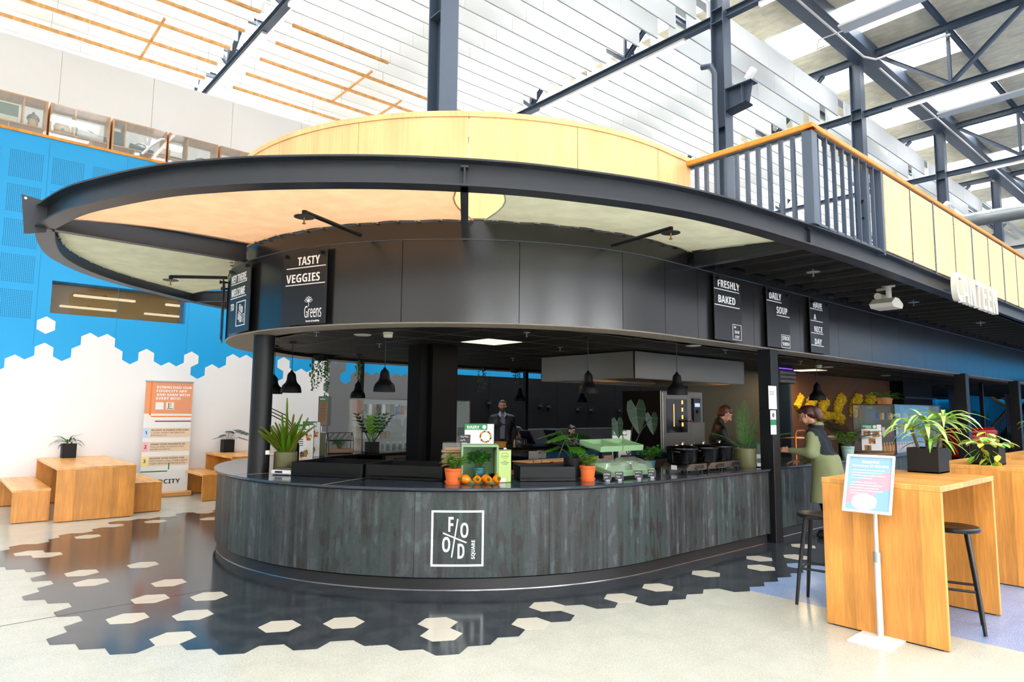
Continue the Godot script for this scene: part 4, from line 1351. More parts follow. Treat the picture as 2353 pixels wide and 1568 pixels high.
func build_signs() -> void:
	var on := func(a: float, y: float): return [Vector3(FC.x + cos(deg_to_rad(a)) * 3.26, y, FC.y + sin(deg_to_rad(a)) * 3.26), PI / 2 - deg_to_rad(a)]
	var p = on.call(158.6, 2.785)
	sign_board("hanging black sign reading TASTY VEGGIES with a Greens logo", p[0], p[1], [["TASTY", 0.34, 0.16, 0.082, 0.50, 0.09, 0.975, 0.245], ["VEGGIES", 0.09, 0.385, 0.082, 0.76, 0.08, 0.97, 0.47]], "greens")
	p = on.call(179.0, 2.785)
	sign_board("hanging black sign reading HEY THERE, WELCOME TO above a FOOD SQUARE emblem", p[0], p[1], [["HEY THERE,", 0.06, 0.20, 0.085, 0.78, 0.05, 0.84, 0.275], ["WELCOME", 0.08, 0.405, 0.085, 0.68, 0.05, 0.84, 0.485], ["TO", 0.07, 0.615, 0.075, 0.17]], "food")
	p = on.call(199.5, 2.785)
	sign_board("hanging black sign seen edge-on round the back of the drum", p[0], p[1], [], "")
	var z := FC.y + 3.22 + 0.04
	sign_board("hanging black sign reading FRESHLY BAKED with a bakery logo", Vector3(1.335, 2.79, z), 0, [["FRESHLY", 0.13, 0.135, 0.085, 0.80, 0.0, 0.92, 0.225], ["BAKED", 0.14, 0.375, 0.085, 0.62, 0.0, 0.92, 0.47]], "bakery")
	sign_board("hanging black sign reading DAILY SOUP with a stock and broth logo", Vector3(2.515, 2.79, z), 0, [["DAILY", 0.12, 0.135, 0.085, 0.52, 0.0, 0.65, 0.225], ["SOUP", 0.42, 0.36, 0.085, 0.48, 0.42, 1.0, 0.45]], "stock")
	sign_board("hanging black sign reading HAVE A NICE DAY", Vector3(3.68, 2.79, z), 0, [["HAVE", 0.18, 0.12, 0.078, 0.46, 0.02, 0.66, 0.195], ["A", 0.19, 0.345, 0.078, 0.12, 0.02, 0.66, 0.415], ["NICE", 0.2, 0.565, 0.078, 0.42, 0.02, 0.66, 0.64], ["DAY", 0.2, 0.795, 0.078, 0.36, 0.02, 0.66, 0.865]], "")
	var pr := thing("white_projector", "white ceiling projector on a bracket under the balcony", "projector", Vector3(3.95, 3.275, 3.98))
	var pb := MB.new()
	pb.prism(PackedVector2Array([Vector2(-0.2, -0.24), Vector2(-0.14, -0.29), Vector2(0.16, -0.29), Vector2(0.2, -0.25), Vector2(0.2, -0.22), Vector2(0.06, -0.16), Vector2(-0.06, -0.16)]), -0.14, 0.14)
	obj("housing", pb, M.cream, pr)
	obj("ceiling_plate", span(Vector3(-0.07, -0.0, -0.02), Vector3(0.07, 0.06, 0.1)), M.cream, pr)
	obj("bracket", span(Vector3(-0.05, -0.18, 0.02), Vector3(0.05, -0.0, 0.06), 0.004), M.cream, pr)
	obj("arm", tb([Vector3(0, -0.02, 0.04), Vector3(0.05, -0.02, -0.12)], 0.02), M.cream, pr)
	obj("motor", tb([Vector3(-0.06, -0.12, -0.08), Vector3(0.16, -0.12, -0.08)], 0.045, -1, 14), M.cream, pr)
	for s in [[2.11, 3.86], [5.28, 3.89], [8.6, 3.9]]:
		var k := thing("soffit_sprinkler", "small sprinkler with a pale disc under the balcony soffit", "sprinkler", Vector3(s[0], 3.26, s[1]), 0, "sprinklers under the balcony")
		obj("disc", lt([Vector2(0, -0.035), Vector2(0.075, -0.03), Vector2(0.075, -0.026), Vector2(0, -0.022)], 18), M.galv, k)
		obj("nozzle", lt([Vector2(0, -0.08), Vector2(0.013, -0.08), Vector2(0.013, -0.075), Vector2(0.007, -0.07), Vector2(0.007, 0.01)], 10), M.galv, k)

# ---------------------------------------------------------------- plants
func strap_leaf(parent: Node, base: Vector3, yaw: float, pitch: float, L: float, W: float, droop: float, m: Material, called := "leaf") -> void:
	var mb := MB.new()
	var n := 7
	var p := base
	var dir := Vector3(cos(yaw) * cos(pitch), sin(pitch), sin(yaw) * cos(pitch))
	var side := Vector3(-sin(yaw), 0, cos(yaw))
	var L0 := Vector3.ZERO
	var prev := []
	for i in n + 1:
		var s := float(i) / n
		var w: float = W * 0.5 * (0.35 + 0.65 * sin(minf(s * 1.35 + 0.12, 1.0) * PI * 0.5)) * (1.0 - pow(s, 3.0)) + 0.0008
		var up := side.cross(dir).normalized()
		if up.y < 0: up = -up
		var row := [p - side * w + up * w * 0.35, p, p + side * w + up * w * 0.35]
		if prev.size() > 0:
			for k in 2:
				var nn := up
				mb.stri(prev[k], prev[k + 1], row[k + 1], nn, nn, nn)
				mb.stri(prev[k], row[k + 1], row[k], nn, nn, nn)
		prev = row
		p += dir * (L / n)
		dir = (dir + Vector3(0, -droop / n, 0)).normalized()
	obj(called, mb, m, parent)

func oval(mb: MB, at: Vector3, dir: Vector3, up: Vector3, L: float, W: float, fold := 0.25) -> void:
	dir = dir.normalized()
	var sd := dir.cross(up)
	if sd.length() < 0.01: sd = dir.cross(Vector3.RIGHT)
	sd = sd.normalized()
	up = sd.cross(dir)
	var tip := at + dir * L - up * L * 0.12
	var m1 := at + dir * L * 0.33
	var m2 := at + dir * L * 0.7 - up * L * 0.03
	for sg in [-1.0, 1.0]:
		var e1: Vector3 = m1 + sd * sg * W * 0.5 + up * fold * W * 0.5
		var e2: Vector3 = m2 + sd * sg * W * 0.42 + up * fold * W * 0.4
		mb.poly([at, e1, m1], up)
		mb.poly([m1, e1, e2, m2], up)
		mb.poly([m2, e2, tip], up)

func frond(parent: Node, base: Vector3, yaw: float, pitch: float, L: float, W: float, droop: float, m: Material, n := 16, lw := 0.012, called := "frond") -> void:
	var mb := MB.new()
	var p := base
	var dir := Vector3(cos(yaw) * cos(pitch), sin(pitch), sin(yaw) * cos(pitch))
	var side := Vector3(-sin(yaw), 0, cos(yaw))
	var pts := [p]
	for i in n:
		var s := float(i + 1) / n
		p += dir * (L / n)
		dir = (dir + Vector3(0, -droop / n, 0)).normalized()
		pts.append(p)
		var up := side.cross(dir)
		if up.y < 0: up = -up
		var l: float = W * pow(sin(PI * clampf(s * 0.9 + 0.08, 0, 1)), 0.7)
		if s > 0.18:
			for sg in [-1.0, 1.0]:
				var d: Vector3 = (side * sg + dir * 0.75 - Vector3(0, 0.25, 0)).normalized()
				var e: Vector3 = p + d * l
				var c: Vector3 = p + d * l * 0.45
				mb.tri(p - dir * lw * 0.4, c + dir * lw, p + dir * lw * 0.4, up)
				mb.tri(p - dir * lw * 0.4, c - dir * lw * 0.6, c + dir * lw, up)
				mb.tri(c - dir * lw * 0.6, e, c + dir * lw, up)
	mb.tube(pts, 0.004, 0.0015, 4)
	obj(called, mb, m, parent)

func herb(parent: Node, at: Vector3, r: float, hgt: float, count: int, ls: float, m: Material, seed_: int) -> void:
	rng.seed = seed_
	var st := MB.new()
	for i in count / 6:
		var a := rng.randf() * TAU
		var q := sqrt(rng.randf()) * r * 0.8
		var tp := at + Vector3(cos(a) * q, hgt * (0.5 + 0.5 * rng.randf()), sin(a) * q)
		st.tube([at + Vector3(cos(a) * q * 0.2, 0, sin(a) * q * 0.2), at.lerp(tp, 0.6) + Vector3(0, hgt * 0.08, 0), tp], 0.0022, 0.001, 4)
		var lf := MB.new()
		for k in 6:
			var b := rng.randf() * TAU
			var e := rng.randf_range(-0.2, 0.6)
			oval(lf, tp - Vector3(0, rng.randf() * hgt * 0.3, 0), Vector3(cos(b), e, sin(b)), Vector3.UP, ls * rng.randf_range(0.7, 1.3), ls * rng.randf_range(0.6, 0.9))
		obj("leaf_cluster", lf, m, parent)
	obj("stems", st, M.stem, parent)

func square_planter(t: Node3D, s: Vector3) -> void:
	var m := MB.new()
	m.box(Vector3(0, 0.006, 0), Vector3(s.x, 0.012, s.z))
	for sg in [-1.0, 1.0]:
		m.box(Vector3(sg * (s.x / 2 - 0.005), s.y / 2, 0), Vector3(0.01, s.y, s.z), 0.002)
		m.box(Vector3(0, s.y / 2, sg * (s.z / 2 - 0.005)), Vector3(s.x - 0.02, s.y, 0.01), 0.002)
	obj("planter", m, M.planter, t)
	obj("soil", span(Vector3(-s.x / 2 + 0.01, 0.012, -s.z / 2 + 0.01), Vector3(s.x / 2 - 0.01, s.y - 0.02, s.z / 2 - 0.01)), M.soil, t)

func dracaena(t: Node3D, y0: float, seed_: int, crowns: Array, scale_: float) -> void:
	rng.seed = seed_
	for c in crowns:
		var top: Vector3 = c[0]
		obj("cane", tb([Vector3(c[1].x, y0, c[1].z), top], 0.014 * scale_, 0.01 * scale_, 7), M.bark, t)
		for i in c[2]:
			var yaw: float = TAU * i / c[2] * 2.4 + rng.randf() * 0.6
			var mm: Material = [M.dracleaf, M.dracleaf, M.leafbright][rng.randi() % 3]
			strap_leaf(t, top + Vector3(0, -0.05 * scale_ * rng.randf(), 0), yaw, rng.randf_range(0.1, 1.05), rng.randf_range(0.26, 0.42) * scale_, rng.randf_range(0.028, 0.045) * scale_, rng.randf_range(1.3, 2.4), mm)

# ---------------------------------------------------------------- furniture
func portal_table(label: String, cat: String, called: String, lo: Vector3, hi: Vector3, along_x: bool, th := 0.04, group := "") -> void:
	# a slab top on two full end panels
	var t := thing(called, label, cat, Vector3((lo.x + hi.x) / 2, 0, (lo.z + hi.z) / 2), 0, group)
	var s := hi - lo
	obj("top", span(Vector3(-s.x / 2, s.y - th, -s.z / 2), Vector3(s.x / 2, s.y, s.z / 2), 0.003), M.beechtop, t)
	for sg in [-1.0, 1.0]:
		if along_x:
			obj("end_panel", bx(Vector3(sg * (s.x / 2 - th / 2), (s.y - th) / 2 + 0.004, 0), Vector3(th, s.y - th - 0.008, s.z - 0.006), 0.003), M.beech, t)
			obj("foot_pad", bx(Vector3(sg * (s.x / 2 - th / 2), 0.004, 0), Vector3(th * 0.7, 0.008, s.z * 0.9)), M.black, t)
		else:
			obj("end_panel", bx(Vector3(0, (s.y - th) / 2 + 0.004, sg * (s.z / 2 - th / 2)), Vector3(s.x - 0.006, s.y - th - 0.008, th), 0.003), M.beech, t)
			obj("foot_pad", bx(Vector3(0, 0.004, sg * (s.z / 2 - th / 2)), Vector3(s.x * 0.9, 0.008, th * 0.7)), M.black, t)

func build_left_furniture() -> void:
	portal_table("long beech table with solid end panels against the white wall", "table", "beech_table", Vector3(-4.14, 0, -6.18), Vector3(-3.16, 0.75, -3.86), false)
	portal_table("low beech bench on the far left side of the beech table", "bench", "beech_bench", Vector3(-4.60, 0, -6.18), Vector3(-4.16, 0.45, -4.10), false, 0.035)
	portal_table("low beech bench between the beech table and the rolled-up banner", "bench", "beech_bench", Vector3(-3.12, 0, -6.18), Vector3(-2.72, 0.45, -4.17), false, 0.035)
	portal_table("beech table half hidden behind the round counter end", "table", "beech_table", Vector3(-1.5, 0, -6.18), Vector3(-0.5, 0.75, -4.72), false)
	portal_table("low beech bench right of the banner beside the hidden table", "bench", "beech_bench", Vector3(-1.92, 0, -6.18), Vector3(-1.53, 0.45, -4.88), false, 0.035)
	var p1 := thing("potted_dracaena", "small black square planter with thin drooping leaves on the long beech table", "plant", Vector3(-3.74, 0.75, -5.95))
	square_planter(p1, Vector3(0.2, 0.23, 0.2))
	rng.seed = 71
	for i in 22:
		strap_leaf(p1, Vector3(rng.randf_range(-0.04, 0.04), 0.2 + rng.randf() * 0.08, rng.randf_range(-0.04, 0.04)), rng.randf() * TAU, rng.randf_range(0.3, 1.2), rng.randf_range(0.2, 0.36), 0.026, rng.randf_range(1.2, 2.3), [M.leaf, M.leaf, M.leafdark][i % 3])
	var p2 := thing("potted_monstera", "black square planter with one large split leaf on the hidden beech table", "plant", Vector3(-1.16, 0.75, -6.02))
	square_planter(p2, Vector3(0.2, 0.24, 0.2))
	for q in [[0.9, 0.8, 0.36, 0.3], [2.6, 0.9, 0.2, 0.13], [3.6, 0.5, 0.2, 0.12], [5.2, 1.0, 0.26, 0.16], [0.2, 0.4, 0.24, 0.2]]:
		monstera_leaf(p2, Vector3(0, 0.2, 0), q[0], q[1], q[2] * 0.9, q[3], M.leafdark)
	# roll-up banner
	var b := thing("roll_up_banner", "white and peach roll-up banner reading DOWNLOAD OUR FOODCITY APP beside the benches", "banner", Vector3(-2.26, 0, -5.93), -0.05)
	obj("base", bx(Vector3(0.02, 0.045, 0.03), Vector3(0.86, 0.09, 0.16), 0.015), M.pinebase, b)
	obj("cloth", span(Vector3(-0.39, 0.06, -0.002), Vector3(0.39, 2.06, 0.002)), M.paper, b)
	obj("top_bar", span(Vector3(-0.4, 2.05, -0.012), Vector3(0.4, 2.075, 0.012), 0.003), M.galv, b)
	obj("pole", tb([Vector3(0, 0.05, -0.03), Vector3(0, 2.05, -0.03)], 0.011), M.galv, b)
	obj("header_print", span(Vector3(-0.39, 1.48, 0.002), Vector3(0.39, 2.05, 0.0028)), M.peachprint, b)
	obj("orange_line", span(Vector3(-0.31, 1.42, 0.0028), Vector3(-0.28, 2.05, 0.0036)), M.orangeprint, b)
	obj("orange_line", span(Vector3(-0.31, 1.42, 0.0028), Vector3(0.39, 1.44, 0.0036)), M.orangeprint, b)
	obj("purple_line", span(Vector3(-0.22, 1.335, 0.0028), Vector3(0.39, 1.355, 0.0036)), M.purpleprint, b)
	for q in [Vector2(-0.3, 1.43), Vector2(-0.23, 1.345), Vector2(0.06, 0.46)]:
		obj("station_dot", disc(Vector3(q.x, q.y, 0.0042), 0.022), M.paper, b)
	var tx := ["DOWNLOAD OUR", "FOODCITY APP", "AND EARN WITH", "EVERY BITE!"]
	for i in 4: fit_letters(tx[i], 0.043, Vector3(-0.21, 1.955 - 0.067 * i, 0.0036), [0.58, 0.50, 0.55, 0.40][i], b, M.lettering)
	obj("app_icon", bx(Vector3(0.02, 1.62, 0.003), Vector3(0.13, 0.13, 0.001)), M.paper, b)
	obj("icon_stripe", bx(Vector3(0.0, 1.63, 0.0038), Vector3(0.015, 0.09, 0.001)), M.purpleprint, b)
	obj("icon_stripe", bx(Vector3(0.035, 1.64, 0.0038), Vector3(0.015, 0.08, 0.001)), M.orangeprint, b)
	obj("icon_stripe", bx(Vector3(0.02, 1.575, 0.0038), Vector3(0.1, 0.014, 0.001)), M.green, b)
	obj("code_square", bx(Vector3(-0.15, 1.62, 0.003), Vector3(0.13, 0.13, 0.001)), M.paper, b)
	var rows := [["1", "RECEIVE 10 POINTS FOR EVERY", "1 EURO SPENT ON HEALTHY", "PRODUCTS.", Color(0.72, 0.82, 0.92)], ["2", "SHARE YOUR THOUGHTS IN", "POLLS AND QUIZZES FOR", "EXTRA POINTS!", Color(0.93, 0.66, 0.66)], ["3", "REDEEM YOUR POINTS FOR", "DISCOUNTS AND COMPLIMEN-", "TARY HEALTHY PRODUCTS!", Color(0.95, 0.86, 0.5)]]
	for i in 3:
		var y := 1.14 - 0.25 * i
		obj("row_print", span(Vector3(-0.28, y - 0.085, 0.002), Vector3(0.39, y + 0.085, 0.0026)), M.rowprint, b)
		obj("number_square", span(Vector3(-0.385, y - 0.085, 0.002), Vector3(-0.29, y + 0.085, 0.0028)), mat(rows[i][4], 0.6), b)
		letters(rows[i][0], 0.06, Vector3(-0.337, y, 0.0036), b, M.navyprint, 0.9, 0.001)
		for k in 3: fit_letters(rows[i][k + 1], 0.026, Vector3(-0.255, y + 0.045 - 0.046 * k, 0.0036), [[0.62, 0.55, 0.26], [0.56, 0.54, 0.32], [0.56, 0.63, 0.58]][i][k], b, M.darkprint, k == 0)
	obj("green_line", span(Vector3(-0.39, 0.445, 0.002), Vector3(0.07, 0.465, 0.0028)), M.green, b)
	obj("green_line", span(Vector3(0.05, 0.455, 0.002), Vector3(0.07, 0.6, 0.0028)), M.green, b)
	fit_letters("FOODCITY", 0.075, Vector3(-0.36, 0.27, 0.0036), 0.62, b, M.darkprint)

func fit_letters(s: String, cap: float, at: Vector3, w: float, parent: Node, m: Material, bold := true) -> MeshInstance3D:
	var o := letters(s, cap, Vector3.ZERO, parent, m, 1.0, 0.0008, bold, Vector3.ZERO, "lettering", 1)
	var bb: AABB = o.mesh.get_aabb()
	o.scale.x = w / bb.size.x
	o.position = at - Vector3(bb.position.x * o.scale.x, 0, 0)
	return o

func disc(at: Vector3, r: float, n := 20, th := 0.001) -> MB:
	var m := MB.new()
	var pl := PackedVector2Array()
	for i in n: pl.append(Vector2(at.x + cos(TAU * i / n) * r, at.y + sin(TAU * i / n) * r))
	m.prism(pl, at.z - th, at.z)
	return m

func monstera_leaf(parent: Node, base: Vector3, yaw: float, pitch: float, stem: float, size: float, m: Material) -> void:
	var d := Vector3(cos(yaw) * cos(pitch), sin(pitch), sin(yaw) * cos(pitch))
	var tip := base + d * stem
	var mb := MB.new()
	var fw := Vector3(cos(yaw), -0.35, sin(yaw)).normalized()
	var sd := Vector3(-sin(yaw), 0, cos(yaw))
	var up := sd.cross(fw)
	if up.y < 0: up = -up
	# lobes split from the midrib
	for sg in [-1.0, 1.0]:
		for k in 5:
			var s0 := -0.12 + 0.22 * k
			var w: float = size * [0.42, 0.52, 0.5, 0.4, 0.22][k]
			var a := tip + fw * size * maxf(s0, 0.0)
			var b := tip + fw * size * (s0 + 0.2)
			var e0: Vector3 = tip + fw * size * (s0 - 0.02 + 0.1 * k / 4.0) + sd * sg * w - up * w * 0.18
			var e1: Vector3 = tip + fw * size * (s0 + 0.17 + 0.06 * k) + sd * sg * w * 0.93 - up * w * 0.18
			mb.poly([a, e0, e1, b], up)
	mb.tube([base, base.lerp(tip, 0.5) + Vector3(0, 0.02, 0), tip], 0.005, 0.003, 5)
	obj("leaf", mb, m, parent)

func stool(label: String, at: Vector3, turn: float) -> void:
	var t := thing("bar_stool", label, "stool", at, turn, "black bar stools")
	obj("seat", lt([Vector2(0, 0.715), Vector2(0.16, 0.715), Vector2(0.172, 0.725), Vector2(0.172, 0.745), Vector2(0.162, 0.752), Vector2(0.1, 0.742), Vector2(0, 0.738)], 36), M.stoolblack, t)
	for k in 4:
		var a := PI / 4 + PI / 2 * k
		var d := Vector3(cos(a), 0, sin(a))
		obj("leg", tb([d * 0.215 + Vector3(0, 0.005, 0), d * 0.185 + Vector3(0, 0.25, 0), d * 0.11 + Vector3(0, 0.72, 0)], 0.013, 0.019, 10), M.stoolblack, t)
	for k in 4:
		var a := PI / 4 + PI / 2 * k
		var b := a + PI / 2
		var y := 0.30
		obj("rung", tb([Vector3(cos(a) * 0.178, y, sin(a) * 0.178), Vector3(cos(b) * 0.178, y, sin(b) * 0.178)], 0.010, -1, 8), M.stoolblack, t)

func build_right_furniture() -> void:
	portal_table("high beech bar table with end panels beside the menu stand", "table", "bar_table", Vector3(-0.26, 0, 4.93), Vector3(1.03, 1.10, 5.75), true, 0.04)
	portal_table("second high beech bar table carrying the variegated trailing plant", "table", "bar_table", Vector3(2.22, 0, 4.93), Vector3(3.5, 1.10, 5.75), true, 0.04)
	portal_table("third high beech bar table furthest from the menu stand", "table", "bar_table", Vector3(4.72, 0, 4.93), Vector3(6.0, 1.10, 5.75), true, 0.04)
	stool("black bar stool on the kiosk side of the first bar table", Vector3(0.21, 0, 4.68), 0.15)
	stool("black bar stool tucked under the open side of the first bar table", Vector3(0.42, 0, 5.62), 0.3)
	var p1 := thing("potted_dracaena", "large black planter with arching variegated strap leaves on the first bar table", "plant", Vector3(1.0 - 0.03, 1.10, 5.30))
	square_planter(p1, Vector3(0.27, 0.21, 0.24))
	dracaena(p1, 0.16, 11, [[Vector3(-0.06, 0.38, -0.1), Vector3(-0.03, 0, -0.05), 17], [Vector3(0.03, 0.43, -0.01), Vector3(0, 0, 0), 20], [Vector3(0.05, 0.46, 0.12), Vector3(0.04, 0, 0.06), 17], [Vector3(-0.04, 0.28, 0.05), Vector3(-0.02, 0, 0.03), 14]], 1.0)
	var p2 := thing("potted_pothos", "black planter with trailing yellow-green leaves on the second bar table", "plant", Vector3(2.52, 1.10, 5.36))
	square_planter(p2, Vector3(0.24, 0.2, 0.24))
	rng.seed = 23
	for i in 52:
		var a := rng.randf() * TAU
		var rr := sqrt(rng.randf())
		var trail := i % 4 == 0
		var q := Vector3(cos(a) * rr * 0.2, 0.2 + rng.randf() * 0.11 * (1.2 - rr), sin(a) * rr * 0.2)
		if trail: q = Vector3(-0.16 - rng.randf() * 0.06, 0.2 - rng.randf() * 0.2, -0.14 + 0.28 * rng.randf())
		var lf := MB.new()
		oval(lf, q, Vector3(cos(a), -0.35 if not trail else -0.9, sin(a)), Vector3.UP, rng.randf_range(0.07, 0.12), rng.randf_range(0.055, 0.08), 0.15)
		lf.tube([Vector3(cos(a) * rr * 0.06, 0.18, sin(a) * rr * 0.06), q], 0.002, -1, 4)
		obj("leaf", lf, [M.dracleaf, M.leafbright, M.yellowleaf][rng.randi() % 3], p2)
	var p3 := thing("potted_plant", "leafy plant on the third bar table cut by the picture edge", "plant", Vector3(5.1, 1.10, 5.3))
	square_planter(p3, Vector3(0.24, 0.2, 0.24))
	dracaena(p3, 0.16, 31, [[Vector3(0, 0.35, 0), Vector3.ZERO, 18]], 0.9)
	# notice stand
	var s := thing("notice_stand", "white floor stand with a framed blue and pink notice beside the first bar table", "stand", Vector3(-0.36, 0, 5.33))
	var bp := MB.new()
	bp.xf = Transform3D(Basis(Vector3.RIGHT, -PI / 2), Vector3.ZERO)
	bp.prism(PackedVector2Array([Vector2(-0.19, -0.14), Vector2(-0.19, 0.13), Vector2(0.17, 0.14), Vector2(0.17, -0.15)]), 0.0, 0.012)
	obj("foot_plate", bp, M.standwhite, s)
	obj("lower_pole", tb([Vector3(0.06, 0.012, 0), Vector3(0.06, 0.55, 0)], 0.021, -1, 16), M.standwhite, s)
	obj("clamp", tb([Vector3(0.06, 0.53, 0), Vector3(0.06, 0.60, 0)], 0.026, -1, 16), M.galv, s)
	obj("upper_pole", tb([Vector3(0.06, 0.60, 0), Vector3(0.06, 1.02, -0.0)], 0.014, -1, 14), M.standwhite, s)
	var f := Node3D.new()
	f.name = "sign_frame"
	s.add_child(f)
	f.transform = Transform3D(Basis(Vector3.UP, -PI / 2 + 0.10) * Basis(Vector3.RIGHT, -0.42), Vector3(0.045, 1.085, -0.03))
	obj("back_panel", bx(Vector3(0, 0, -0.006), Vector3(0.32, 0.43, 0.008), 0.002), M.standwhite, f)
	for q in [[-0.155, 0, 0.02, 0.44], [0.155, 0, 0.02, 0.44], [0, -0.212, 0.33, 0.02], [0, 0.212, 0.33, 0.02]]:
		obj("frame_bar", bx(Vector3(q[0], q[1], 0.002), Vector3(q[2], q[3], 0.016), 0.005), M.standwhite, f)
	obj("poster", span(Vector3(-0.146, -0.203, -0.002), Vector3(0.146, 0.203, -0.0005)), M.posterblue, f)
	var sw := MB.new()
	sw.prism(PackedVector2Array([Vector2(-0.145, -0.16), Vector2(-0.145, -0.05), Vector2(-0.04, 0.05), Vector2(0.145, 0.10), Vector2(0.145, -0.03), Vector2(0.06, -0.06), Vector2(0.0, -0.12)]), -0.0005, 0.0)
	obj("pink_swoosh", sw, M.posterpink, f)
	var blb := MB.new()
	var pl := PackedVector2Array()
	for i in 14: pl.append(Vector2(-0.02 + cos(TAU * i / 14) * 0.085, -0.155 + sin(TAU * i / 14) * 0.045 + (0.03 if i < 7 else 0.0)))
	blb.prism(pl, 0.0, 0.0005)
	obj("white_shape", blb, M.paper, f)
	fit_letters("Gezocht!", 0.022, Vector3(-0.055, 0.168, 0.0006), 0.115, f, M.lettering)
	fit_letters("Promoteam IO 2024-2025", 0.016, Vector3(-0.12, 0.136, 0.0006), 0.245, f, M.lettering)
	for i in 9:
		obj("text_line", span(Vector3(-0.12, 0.10 - i * 0.021 - (0.012 if i > 3 else 0.0), 0.0), Vector3(-0.12 + [0.22, 0.20, 0.23, 0.14, 0.17, 0.21, 0.19, 0.22, 0.12][i], 0.105 - i * 0.021 - (0.012 if i > 3 else 0.0), 0.0006)), M.lettering, f)

func build_kiosk_inside() -> void:
	# rear counter closing the ring
	var rc := thing("rear_counter", "dark rear counter with brown drawer fronts inside the kiosk", "counter")
	var wt := MB.new()
	wt.sweep(arc(Vector2.ZERO, 3.07, PI * 1.302, PI * 1.5, 22), [Vector2(-0.94, 0.872), Vector2(0.05, 0.872), Vector2(0.05, 0.90), Vector2(-0.94, 0.90)])
	wt.box(Vector3(2.9, 0.886, -2.62), Vector3(5.8, 0.028, 0.94), 0.004)
	obj("worktop", wt, M.worktopin, rc)
	obj("outer_panel", plate_arc(Vector2.ZERO, 3.05, PI * 1.302, PI * 1.5, 0.0, 0.87, 0.03, 20), M.clad, rc)
	obj("outer_panel", span(Vector3(0, 0, -3.06), Vector3(5.8, 0.87, -3.03)), M.clad, rc)
	obj("carcass", span(Vector3(0.0, 0.08, -3.0), Vector3(5.8, 0.868, -2.2)), M.blacksoft, rc)
	for i in 8:
		for k in 2:
			var d := obj("drawer_front", span(Vector3(0.05 + 0.71 * i, 0.12 + 0.38 * k, -2.2), Vector3(0.05 + 0.71 * i + 0.69, 0.47 + 0.38 * k, -2.18), 0.003), M.drawer, rc)
			obj("pull", span(Vector3(0.2 + 0.71 * i, 0.41 + 0.38 * k, -2.18), Vector3(0.58 + 0.71 * i, 0.43 + 0.38 * k, -2.165)), M.black, d)
	# island with the oven
	var isl := thing("kitchen_island", "dark kitchen island carrying the steel oven and trays", "counter")
	obj("worktop", span(Vector3(1.3, 0.872, -0.9), Vector3(4.7, 0.90, 0.75), 0.004), M.worktopin, isl)
	obj("body", span(Vector3(1.35, 0.0, -0.85), Vector3(4.65, 0.87, 0.7)), M.blacksoft, isl)
	for i in 4: obj("cupboard_door", span(Vector3(1.4 + 0.75 * i, 0.1, 0.7), Vector3(2.13 + 0.75 * i, 0.84, 0.72), 0.003), M.drawer, isl)
	var i2 := thing("inner_worktop", "low brown worktop with bread boards behind the black trays", "counter")
	obj("worktop", span(Vector3(-0.2, 0.80, 0.75), Vector3(2.2, 0.83, 1.45), 0.003), M.boardwood, i2)
	obj("body", span(Vector3(-0.15, 0, 0.8), Vector3(2.15, 0.80, 1.4)), M.drawer, i2)
	for q in [[0.0, 0.35], [0.5, 0.5], [1.1, 0.3], [1.5, 0.4]]:
		var b := thing("bread_board", "brown wooden bread crate on the inner worktop", "crate", Vector3(0.25 + q[0], 0.83, 1.05), 0, "bread crates")
		obj("box", bx(Vector3(0, 0.06, 0), Vector3(q[1], 0.12, 0.3), 0.005), M.boardwood, b)
		obj("lip", bx(Vector3(0, 0.125, 0), Vector3(q[1] + 0.02, 0.012, 0.32), 0.003), M.birch, b)
	# steel hood
	var hd := thing("extractor_hood", "long stainless steel extractor hood hanging from the kiosk ceiling", "hood", Vector3(1.66, 2.05, 1.58))
	var hm := MB.new()
	hm.box(Vector3(0.006, 0.185, -0.92), Vector3(0.012, 0.37, 1.84))
	hm.box(Vector3(2.85, 0.185, -0.92), Vector3(0.012, 0.37, 1.84))
	hm.box(Vector3(1.43, 0.185, -0.006), Vector3(2.86, 0.37, 0.012))
	hm.box(Vector3(1.43, 0.185, -1.834), Vector3(2.86, 0.37, 0.012))
	obj("skirt", hm, M.brushed, hd)
	obj("inner_tray", span(Vector3(0.02, 0.18, -1.82), Vector3(2.84, 0.2, -0.02)), M.brushed, hd)
	obj("baffle_rail", span(Vector3(0.3, 0.03, -1.7), Vector3(2.6, 0.06, -1.6)), M.brushed, hd)
	obj("lower_lip", span(Vector3(0.0, -0.004, -0.06), Vector3(2.86, 0.004, 0.0)), M.brushed, hd)
	for x in [0.8, 2.0]:
		obj("hood_lamp", lt([Vector2(0, 0.17), Vector2(0.06, 0.17), Vector2(0.06, 0.18), Vector2(0, 0.18)], 16, Vector3(x, 0, -0.9)), M.warmglow, hd)
		area_lamp(hd, Vector3(x, 0.16, -0.9), Vector2(0.1, 0.1), 0.7, Color(1.0, 0.74, 0.42))
	# oven
	var ov := thing("combi_oven", "stainless steel combi oven with glass door and red-tipped handle", "oven", Vector3(3.22, 0.98, 0.9))
	obj("body", span(Vector3(0, 0, -0.8), Vector3(1.18, 0.95, -0.04), 0.006), M.brushed, ov)
	obj("side_panel", span(Vector3(1.18, 0.0, -0.8), Vector3(1.22, 0.95, -0.06)), M.blacksoft, ov)
	obj("side_panel", span(Vector3(-0.02, 0.0, -0.8), Vector3(0.0, 0.95, -0.05)), M.blacksoft, ov)  # black sheet over the steel side: its shade put into the colour
	var od := obj("door", span(Vector3(0.0, 0.03, -0.04), Vector3(0.78, 0.93, 0.0), 0.006), M.brushed, ov)
	obj("window", span(Vector3(0.09, 0.28, 0.0), Vector3(0.66, 0.82, 0.004)), M.ovenglass, od)
